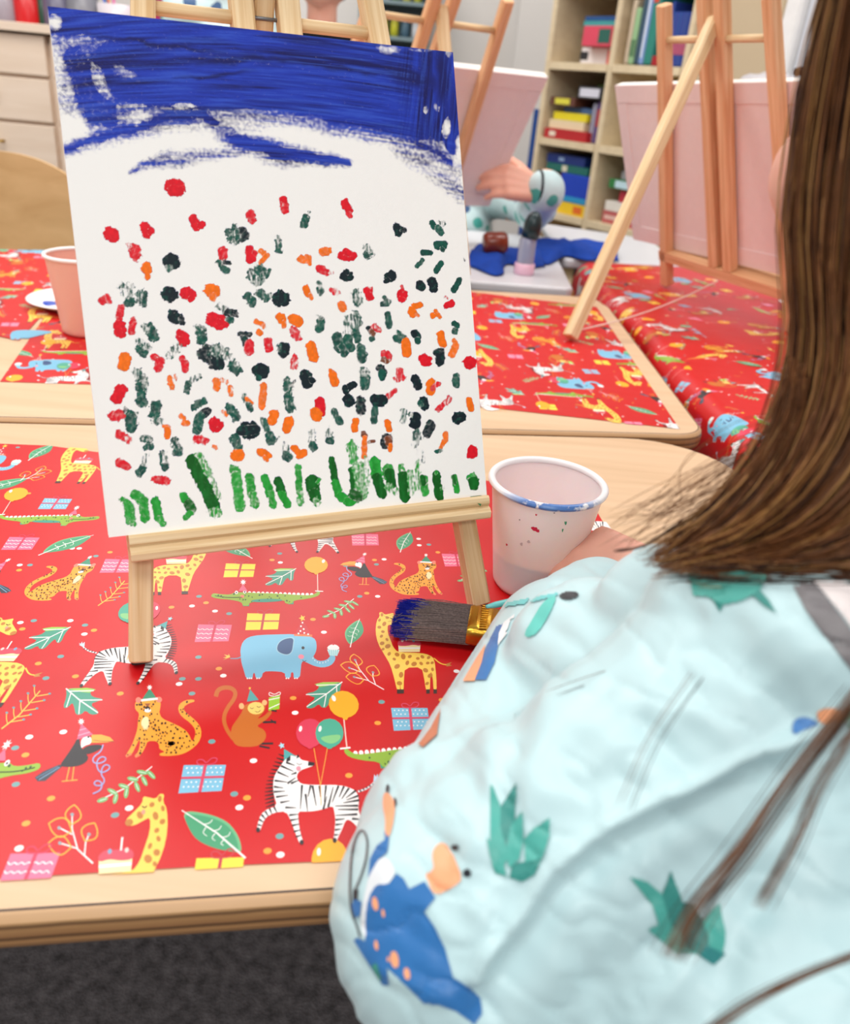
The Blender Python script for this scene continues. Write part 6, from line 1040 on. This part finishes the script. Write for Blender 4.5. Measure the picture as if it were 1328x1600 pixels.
q.add(vs, fs); o = q.build('backrest', M_CHAIR, ch); smooth_by_angle(o, .8)
q = MB(); q.boxx((-1.03, 1.72, .35), .38, .36, .014, 0); q.build('seat', M_CHAIR, ch)
for sx in (-1, 1):
    for sy, top in ((1, .50), (-1, .342)): q = MB(); q.tube([(-1.03 + sx * .19, 1.72 + sy * .19, 0.0), (-1.03 + sx * .165, 1.72 + sy * .16 + (.045 if sy > 0 else 0), .342 if sy < 0 else .36)] + ([(-1.03 + sx * .16, 1.955, .50)] if sy > 0 else []), .011, 12); q.build('leg', M_STEEL, ch, True)

# drawer cabinet
CX0, CX1, CY = -2.1, -.52, 2.8
cab = empty('drawer_cabinet', (-1.3, 3.05, 0), 'pale wooden drawer cabinet with brass handles at the left', 'cabinet')
q = MB(); q.boxx(((CX0 + CX1) / 2, CY + .255, .5), CX1 - CX0, .45, .99, 0); q.build('carcass', M_CAB, cab)
q = MB(); q.boxx(((CX0 + CX1) / 2, CY + .24, 1.010), CX1 - CX0 + .03, .50, .024, 0); q.build('top', M_CAB, cab)
cols = [(-2.095, -1.69), (-1.68, -1.277), (-1.262, -.90), (-.89, -.525)]; rows = [(.882, .992), (.752, .874), (.60, .744), (.44, .592), (.27, .432), (.08, .262)]
for x0, x1 in cols:
    for z0, z1 in rows:
        q = MB(); q.boxx(((x0 + x1) / 2, CY + .018, (z0 + z1) / 2), x1 - x0 - .004, .020, z1 - z0 - .002, 0, bev=.1); d = q.build('drawer', M_CAB, cab)
        q = MB(); hx = x0 + (x1 - x0) * .45; hz = z0 + (z1 - z0) * .62
        q.tube([(hx - .055, CY + .008, hz), (hx - .055, CY - .016, hz), (hx + .055, CY - .016, hz), (hx + .055, CY + .008, hz)], .0045, 8); q.build('handle', M_BRASS, d, True)
def jar(c, r, h, col, label, fill=None, cat='pot', rgh=.35, r2=None, grp=None):
    root = empty('pencil_pot', c, label, cat, grp); r2 = r2 or r; q = MB(); q.lathe(c, [(.0005, 0), (r, 0), (r, .004), (r2, h), (r2 - .003, h), (r - .003, .006), (.0005, .006)], n=32); q.build('pot_body', mat('pot_' + '_'.join(map(str, col)), col, rgh), root, True)
    rr = random.Random(int(c[0] * 1000))
    for i, f in enumerate(fill or ()):
        a = rr.uniform(0, 6.28); b = Vector(c) + Vector((math.cos(a) * r * .35, math.sin(a) * r * .35, .008)); t = b + Vector((math.cos(a) * r * .5, math.sin(a) * r * .5, h + .05 + rr.uniform(0, .03))); q = MB(); q.tube([b, t], .0042, 8); q.tube([t, t + (t - b).normalized() * .012], [.0042, .0008], 8); q.build('pencil', mat('pencil_' + '_'.join(map(str, f)), f, .4), root, True)
TOPZ = 1.0225
for px, r, h, col, fill, lab in ((8, .05, .11, (150, 140, 150), ((190, 60, 90), (230, 120, 60)), 'grey pot of pens at the far left end of the cabinet top'), (45, .042, .13, (200, 14, 20), ((220, 60, 60),), 'bright red tin on the cabinet top'), (70, .022, .12, (28, 70, 52), (), 'narrow dark green bottle beside the red tin'), (92, .045, .12, (96, 92, 116), ((220, 110, 50), (60, 60, 120)), 'dark violet pot of pens on the cabinet top'), (130, .048, .12, (120, 120, 128), ((190, 120, 70), (60, 60, 70)), 'grey mesh pot with a brush on the cabinet top'), (180, .052, .075, (214, 206, 212), ((220, 60, 130), (90, 180, 80), (70, 90, 200), (240, 120, 180), (240, 180, 60)), 'white pot of colourful felt pens on the cabinet top')):
    p = ay(px, 20, 2.94); jar((p.x, 2.94, TOPZ), r, h, col, lab, fill)
def carton(name, c, sx, sy, sz, rz, col, label, col2=None, cat='box', band=None, grp=None):
    root = empty(name, (c[0], c[1], c[2]), label, cat, grp); q = MB(); q.boxx((c[0], c[1], c[2] + sz / 2), sx, sy, sz, rz, bev=.03); q.build('carton', mat('card_' + '_'.join(map(str, col)), col, .45, var=.05), root)
    u = Vector((math.cos(rz), math.sin(rz), 0)); f = Vector((u.y, -u.x, 0))
    if col2:
        q = MB(); b = band or (.5, .5, .8, .5); cc = Vector((c[0], c[1], c[2])) + f * (sy / 2 + .0006) + u * sx * (b[0] - .5) + Vector((0, 0, sz * b[1])); q.beam(cc - u * sx * b[2] / 2, cc + u * sx * b[2] / 2, .001, sz * b[3], f); q.build('printed_panel', mat('card_' + '_'.join(map(str, col2)), col2, .45), root)
    return root
p = ay(245, 20, 2.92); carton('storage_box', (p.x + .01, 2.95, TOPZ), .075, .12, .10, 0, (150, 34, 84), 'magenta box on the cabinet top')
p = ay(285, 18, 2.92); carton('storage_box', (p.x + .02, 3.0, TOPZ), .20, .08, .11, 0, (40, 70, 150), 'blue box with yellow pots in front on the cabinet top')
for i, px in enumerate((268, 292, 312)): p = ay(px, 25, 2.9); jar((p.x, 2.90, TOPZ), .020, .055, (236, 204, 40), ('small yellow paint bottle next to the magenta box', 'middle small yellow paint bottle before the blue box', 'small yellow paint bottle farthest from the magenta box')[i], (), 'bottle', grp='small yellow paint bottles on the cabinet top')
# rack of bottles against the back wall
rk = empty('bottle_rack', (-.36, 4.4, 0), 'tall grey-green rack with yellow and green bottles against the white wall', 'rack'); q = MB()
for x in (-.50, -.20): q.box((x, 4.42, .75), .02, .2, 1.5)
q.build('rack_side', mat('grey_green_board', (120, 140, 146), .6), rk); q = MB()
for z in (.2, .55, .8, 1.0, 1.14, 1.28, 1.42): q.boxx((-.35, 4.42, z), .28, .2, .015)
q.build('rack_shelf', MATS['grey_green_board'], rk)
q = MB(); q.boxx((-.35, 4.515, .8), .3, .01, 1.4); q.build('rack_back', MATS['grey_green_board'], rk); rr = random.Random(3)
for z in (1.0075, 1.1475, 1.2875):
    for i in range(5):
        c = [(214, 210, 60), (110, 150, 80), (90, 120, 140), (226, 220, 90), (230, 232, 236)][(i * 2 + int(z * 10)) % 5]; root = empty('paint_bottle', (-.45 + i * .05, 4.40, z), None); root['label'] = ['yellow-green', 'green', 'grey-blue', 'pale yellow', 'white'][(i * 2 + int(z * 10)) % 5] + ' bottle on the ' + {10: 'lowest filled', 11: 'middle', 12: 'highest filled'}[int(z * 10)] + ' shelf of the grey-green rack'; root['category'] = 'bottle'; root['group'] = 'bottles on the grey-green rack'
        q = MB(); q.lathe((-.45 + i * .05, 4.40, z), [(.0005, 0), (.019, 0), (.019, .06), (.008, .075), (.008, .09), (.0005, .09)], n=16); q.build('bottle_body', mat('bottle_' + '_'.join(map(str, c)), c, .4), root, True)

# cube shelf, standing obliquely against the right wall
CW2, CH2, TH, DP = .341, .272, .026, .38; Z0 = 1.07
shf = empty('cube_shelf', sh(CW2, DP / 2, 0), 'tall pale wooden cube shelf filled with games and books', 'shelf')
zs = [Z0 + CH2 * k for k in (2, 1, 0, -1, -2, -3)]; zs[-1] = Z0 - 3 * CH2; zb = Z0 - 4 * CH2 + .03
def sbox(i0, i1, d0, d1, z0, z1, name, m, parent, bev=.03):
    c = sh((i0 + i1) / 2, (d0 + d1) / 2, (z0 + z1) / 2); q = MB(); q.boxx(c, abs(i1 - i0), abs(d1 - d0), abs(z1 - z0), SYAW, bev=bev); return q.build(name, m, parent)
for k in range(3): sbox(k * CW2 - TH / 2, k * CW2 + TH / 2, 0, DP, .0, Z0 + 2 * CH2 + TH / 2, 'upright', M_SHELF, shf)
for k in range(2):
    for z in zs + [.03]: sbox(k * CW2 + TH / 2 + .0005, (k + 1) * CW2 - TH / 2 - .0005, .002, DP - .002, z - TH / 2, z + TH / 2, 'shelf_board', M_SHELF, shf)
    sbox(k * CW2 + TH / 2, (k + 1) * CW2 - TH / 2, DP - .006, DP, .045, Z0 + 2 * CH2 - TH / 2, 'back_panel', mat('shelf_back', (176, 152, 118), .7, var=.05), shf)
def item(i, dep, z, sx, sy, sz, col, label, col2=None, band=None, rz=0, cat='game', name='board_game', grp=None):
    c = sh(i, dep, z); return carton(name, (c.x, c.y, c.z), sx, sy, sz, SYAW + rz, col, label, col2, cat, band, grp)
r0, r1, r2_ = Z0 + TH / 2 + .001, Z0 - CH2 + TH / 2 + .001, Z0 - 2 * CH2 + TH / 2 + .001
item(.20, .17, r0, .17, .2, .055, (232, 226, 226), 'white box with dark lettering on the upper left shelf, lowest of its stack', (40, 40, 46), (.1, .5, .25, .5)); item(.285, .15, r0, .045, .18, .05, (226, 96, 84), 'coral box standing by the upright on the upper left shelf')
item(.16, .20, r0 + .057, .10, .2, .04, (34, 32, 36), 'black box on the white box, upper left shelf'); item(.235, .12, r0 + .057, .15, .2, .066, (220, 72, 96), 'pink-red box with a dark green panel, upper left shelf', (36, 96, 84), (.75, .5, .4, .7)); item(.18, .24, r0 + .125, .11, .12, .034, (226, 226, 222), 'small white carton behind the pink-red box'); item(.22, .12, r0 + .124, .16, .17, .016, (64, 156, 156), 'thin teal box on the pink-red box'); item(.225, .12, r0 + .141, .16, .17, .014, (28, 80, 140), 'thin blue box topmost of the upper left stack')
item(.15, .16, r1, .24, .3, .036, (186, 34, 40), 'red game box, lowest on the middle left shelf', (236, 220, 200), (.2, .5, .15, .5)); item(.13, .17, r1 + .037, .20, .28, .032, (232, 214, 176), 'cream game box on the red one'); item(.14, .17, r1 + .070, .19, .27, .028, (232, 214, 34), 'yellow game box in the middle left stack'); item(.15, .19, r1 + .099, .16, .25, .02, (78, 112, 170), 'slim blue box on the yellow game box')
item(.29, .14, r1, .030, .2, .15, (96, 70, 130), 'violet box standing upright on the middle left shelf', (170, 60, 70), (.5, .6, .8, .4)); item(.262, .14, r1, .022, .2, .14, (150, 150, 170), 'grey-violet box standing upright beside the violet one')
item(.10, .11, r1 + .121, .14, .18, .030, (98, 56, 44), 'brown box with a yellow label near the top of the middle left shelf', (222, 214, 70), (.5, .5, .6, .7)); item(.245, .11, r1 + .152, .13, .18, .042, (40, 40, 46), 'black box with a white label near the top of the middle left shelf', (216, 216, 228), (.48, .5, .8, .7)); item(.16, .24, r1 + .154, .1, .1, .055, (92, 140, 60), 'green box at the back of the middle left shelf', (220, 190, 60), (.8, .5, .3, .9))
item(.235, .13, r2_, .16, .22, .045, (240, 200, 40), 'yellow game box with red marks, lowest on the lower left shelf', (228, 110, 40), (.75, .5, .3, .6)); item(.11, .15, r2_, .09, .2, .05, (238, 206, 50), 'small yellow box at the left of the lower left shelf', (120, 70, 60), (.5, .5, .5, .5)); item(.235, .13, r2_ + .046, .16, .22, .105, (20, 64, 186), 'large blue game box on the lower left shelf', (40, 150, 200), (.5, .12, .98, .2)); item(.10, .15, r2_ + .051, .09, .2, .04, (226, 220, 230), 'white box beside the large blue game box'); item(.095, .16, r2_ + .092, .08, .2, .055, (150, 84, 60), 'brown box left of the large blue game box')
item(.17, .16, r2_ + .153, .24, .26, .028, (30, 108, 98), 'teal box lying on the blue game box', (220, 214, 190), (.45, .5, .12, .8)); item(.15, .16, r2_ + .182, .22, .25, .034, (24, 52, 128), 'navy box topmost on the lower left shelf', (150, 180, 220), (.4, .5, .14, .4))
B2 = CW2
item(B2 + .075, .10, r0, .018, .2, .20, (206, 186, 160), 'cream book at the left end of the upper right row', cat='book', name='book'); item(B2 + .098, .10, r0, .024, .2, .175, (150, 190, 140), 'pale green book in the upper right row', (90, 130, 90), (.5, .3, .9, .3), cat='book', name='book'); item(B2 + .122, .10, r0, .018, .2, .235, (56, 84, 100), 'dark blue-grey tall book in the upper right row', cat='book', name='book'); item(B2 + .145, .10, r0, .022, .2, .225, (130, 160, 214), 'light blue tall book in the upper right row', (230, 236, 240), (.5, .5, .3, .8), cat='book', name='book'); item(B2 + .176, .10, r0, .036, .2, .22, (40, 132, 118), 'wide teal book with red dots in the upper right row', (214, 72, 50), (.4, .92, .6, .12), cat='book', name='book'); item(B2 + .215, .1, r0, .034, .2, .03, (170, 26, 36), 'small red book lying at the bottom of the upper right row', cat='book', name='book')
for i in range(8): item(B2 + .222 + i * .0125, .12, r0 + (.032 if i < 1 else 0), .0115, .18, .165, (44 + 6 * (i % 3), 72 + 10 * (i % 2), 158), 'blue book spine in a matching set on the upper right shelf', (190, 90, 120), (.5, .35, .9, .25), cat='book', name='book', grp='matching blue books on the upper right shelf')
item(B2 + .2, .16, r1, .10, .2, .05, (224, 206, 70), 'yellow box at the back of the middle right shelf'); item(B2 + .16, .16, r2_, .2, .25, .045, (190, 96, 96), 'faded red game box on the lower right shelf', (226, 190, 180), (.4, .5, .7, .3)); item(B2 + .16, .16, r2_ + .046, .19, .25, .035, (232, 226, 216), 'white game box on the faded red one'); item(B2 + .19, .16, r2_ + .082, .15, .22, .045, (176, 44, 60), 'crimson box on the white game box'); item(B2 + .295, .13, r2_, .05, .22, .125, (204, 20, 26), 'bright red box standing on the lower right shelf'); item(B2 + .17, .16, r2_ + .128, .22, .24, .032, (52, 130, 70), 'green box with a white label on the lower right shelf', (200, 230, 240), (.4, .5, .5, .8)); item(B2 + .17, .17, r2_ + .161, .16, .2, .03, (176, 176, 182), 'grey crinkled packet topmost on the lower right shelf')
item(B2 + .17, .14, r2_ - CH2, .16, .2, .06, (214, 170, 176), 'pale pink box on the bottom right shelf'); item(B2 + .29, .13, r2_ - CH2, .06, .2, .16, (112, 86, 160), 'violet folder standing on the bottom right shelf')
# beige wall strip, door and frame right of the shelf
sbox(2 * CW2 + .016, 2 * CW2 + .34, .0, .41, 0, 2.6, 'wall_right', M_BEIGE, None)['kind'] = 'structure'
struct(sbox(2 * CW2 + .342, 2 * CW2 + .40, -.012, .41, 0, 2.15, 'trim_1', mat('white_gloss_trim', (236, 234, 232), .3), None))
struct(sbox(2 * CW2 + .402, 2 * CW2 + 1.05, .02, .06, 0.005, 2.12, 'door_1', mat('pale_grey_door', (206, 208, 214), .45), None))
struct(sbox(2 * CW2 + .53, 2 * CW2 + .56, .0, .019, .0, 2.12, 'trim_2', mat('dark_door_edge', (66, 70, 76), .5), None))
# blue board left of the shelf
bb = sh(-.09, .12, 0); q = MB(); q.boxx((bb.x, bb.y, .46), .11, .02, .90, SYAW + .5); tag(q.build('blue_panel', mat('blue_felt_board', (38, 78, 150), .8), None, loc=(bb.x, bb.y, 0)), 'tall blue board leaning beside the cube shelf', 'board')
# low cabinet with a crumpled plastic bag, behind the right canvas
q = MB(); q.boxx((.90, 2.60, .455), .42, .26, .91, SYAW); lc_ = q.build('low_cabinet', M_WHITE, None, loc=(.90, 2.60, 0)); tag(lc_, 'white low cabinet behind the right canvas, carrying a plastic bag', 'cabinet')
def bag(c, r, label):
    bm = bmesh.new(); bmesh.ops.create_icosphere(bm, subdivisions=5, radius=1)
    for v in bm.verts:
        d = v.co.copy(); n = mnoise(d * 1.7) * .25 + abs(mnoise(d * 4.1)) * .28 + abs(mnoise(d * 9)) * .10; v.co = Vector((d.x * r[0], d.y * r[1], max(-.8, d.z) * r[2])) * (1 - n * .7) + Vector(c) + Vector((0, 0, r[2] * .62))
    zmin = min(v.co.z for v in bm.verts)
    for v in bm.verts: v.co -= Vector(c) + Vector((0, 0, zmin - c[2]))
    me = bpy.data.meshes.new('plastic_bag'); bm.to_mesh(me); bm.free(); o = link('plastic_bag', me, mat('crinkled_clear_plastic', (232, 228, 232), .18, .6, trans=.35, var=.02), None, True); o.location = c; tag(o, label, 'bag')
bag((.845, 2.58, .911), (.12, .09, .085), 'crumpled translucent plastic bag on the white low cabinet')
q = MB(); q.lathe((0, 0, 0), [(.0005, 0), (.05, 0), (.055, .004), (.055, .045), (.0005, .05)], n=24); o = q.build('wooden_bowl', mat('brown_bowl', (170, 116, 84), .6), None, True); o.location = (.985, 2.50, .911); tag(o, 'small brown bowl beside the plastic bag', 'bowl')

# things on the white table
def apron():
    bm = bmesh.new(); nx, ny = 90, 26; K = [(740, 402), (770, 412), (800, 408), (830, 402), (850, 396), (880, 393), (965, 398)]; vs = []; zt = TZ + .003
    for i in range(nx + 1):
        t = i / nx * (len(K) - 1); a = min(int(t), len(K) - 2); f = t - a; px = K[a][0] * (1 - f) + K[a + 1][0] * f; py = K[a][1] * (1 - f) + K[a + 1][1] * f; c = az(px, py); wd = .13 + .03 * math.sin(t * 2.1) + .02 * math.sin(t * 5)
        for j in range(ny + 1):
            s = -1 + 2 * j / ny; x, y = c.x + .02 * math.sin(t * 3 + s), c.y + s * wd + .02 * math.sin(t * 7); h = .016 * (1 - abs(s) ** 3) + .010 * abs(mnoise(Vector((x * 9, y * 7, 2)))) + .008 * abs(mnoise(Vector((x * 22, y * 14, 5)))); vs.append(bm.verts.new((x, y, zt + h * (1 - abs(s) ** 6))))
    for i in range(nx):
        for j in range(ny): bm.faces.new((vs[i * (ny + 1) + j], vs[(i + 1) * (ny + 1) + j], vs[(i + 1) * (ny + 1) + j + 1], vs[i * (ny + 1) + j + 1])).smooth = True
    bmesh.ops.recalc_face_normals(bm, faces=bm.faces); me = bpy.data.meshes.new('blue_apron'); bm.to_mesh(me); bm.free(); o = link('apron', me, mat('royal_blue_cloth', (24, 66, 160), .8, .2, var=.2, scale=30, bump=.2, bscale=500)); so = o.modifiers.new('s', 'SOLIDIFY'); so.thickness = .0025; so.offset = 1
    tag(o, 'rumpled royal blue apron lying across the white table', 'apron')
apron()
g0 = az(818, 428, TZ + .0005); gb = empty('glue_bottle', g0, 'clear glue bottle with a dark cap and pink base on the white table', 'bottle')
q = MB(); q.lathe(g0, [(.0005, 0), (.021, 0), (.0225, .003), (.0225, .022), (.020, .024), (.0005, .024)], n=32); q.build('pink_base', mat('pink_plastic', (232, 188, 208), .35), gb, True)
q = MB(); q.lathe(g0, [(.0185, .024), (.0185, .072), (.012, .082), (.0005, .082)], n=32); q.build('bottle_body', mat('clear_bluish_plastic', (190, 196, 216), .15, .5, trans=.5), gb, True)
q = MB(); q.lathe(g0 + Vector((.003, 0, .078)), [(.0005, 0), (.019, .0), (.0195, .03), (.015, .044), (.007, .053), (.0005, .055)], ax=(.12, 0, 1), n=32); q.build('cap', mat('dark_green_cap', (16, 44, 48), .3), gb, True)
b0 = az(772, 392, TZ + .028); q = MB(); q.lathe((0, 0, 0), [(.0005, -.026), (.020, -.026), (.024, -.02), (.024, .02), (.020, .027), (.0005, .027)], ax=(1, .2, .1), n=28); o = q.build('brown_jar', mat('amber_brown_plastic', (120, 44, 22), .25, var=.3, scale=60), None, True); o.location = b0 + Vector((0, 0, .018)); tag(o, 'small amber-brown jar lying on the blue apron', 'jar')
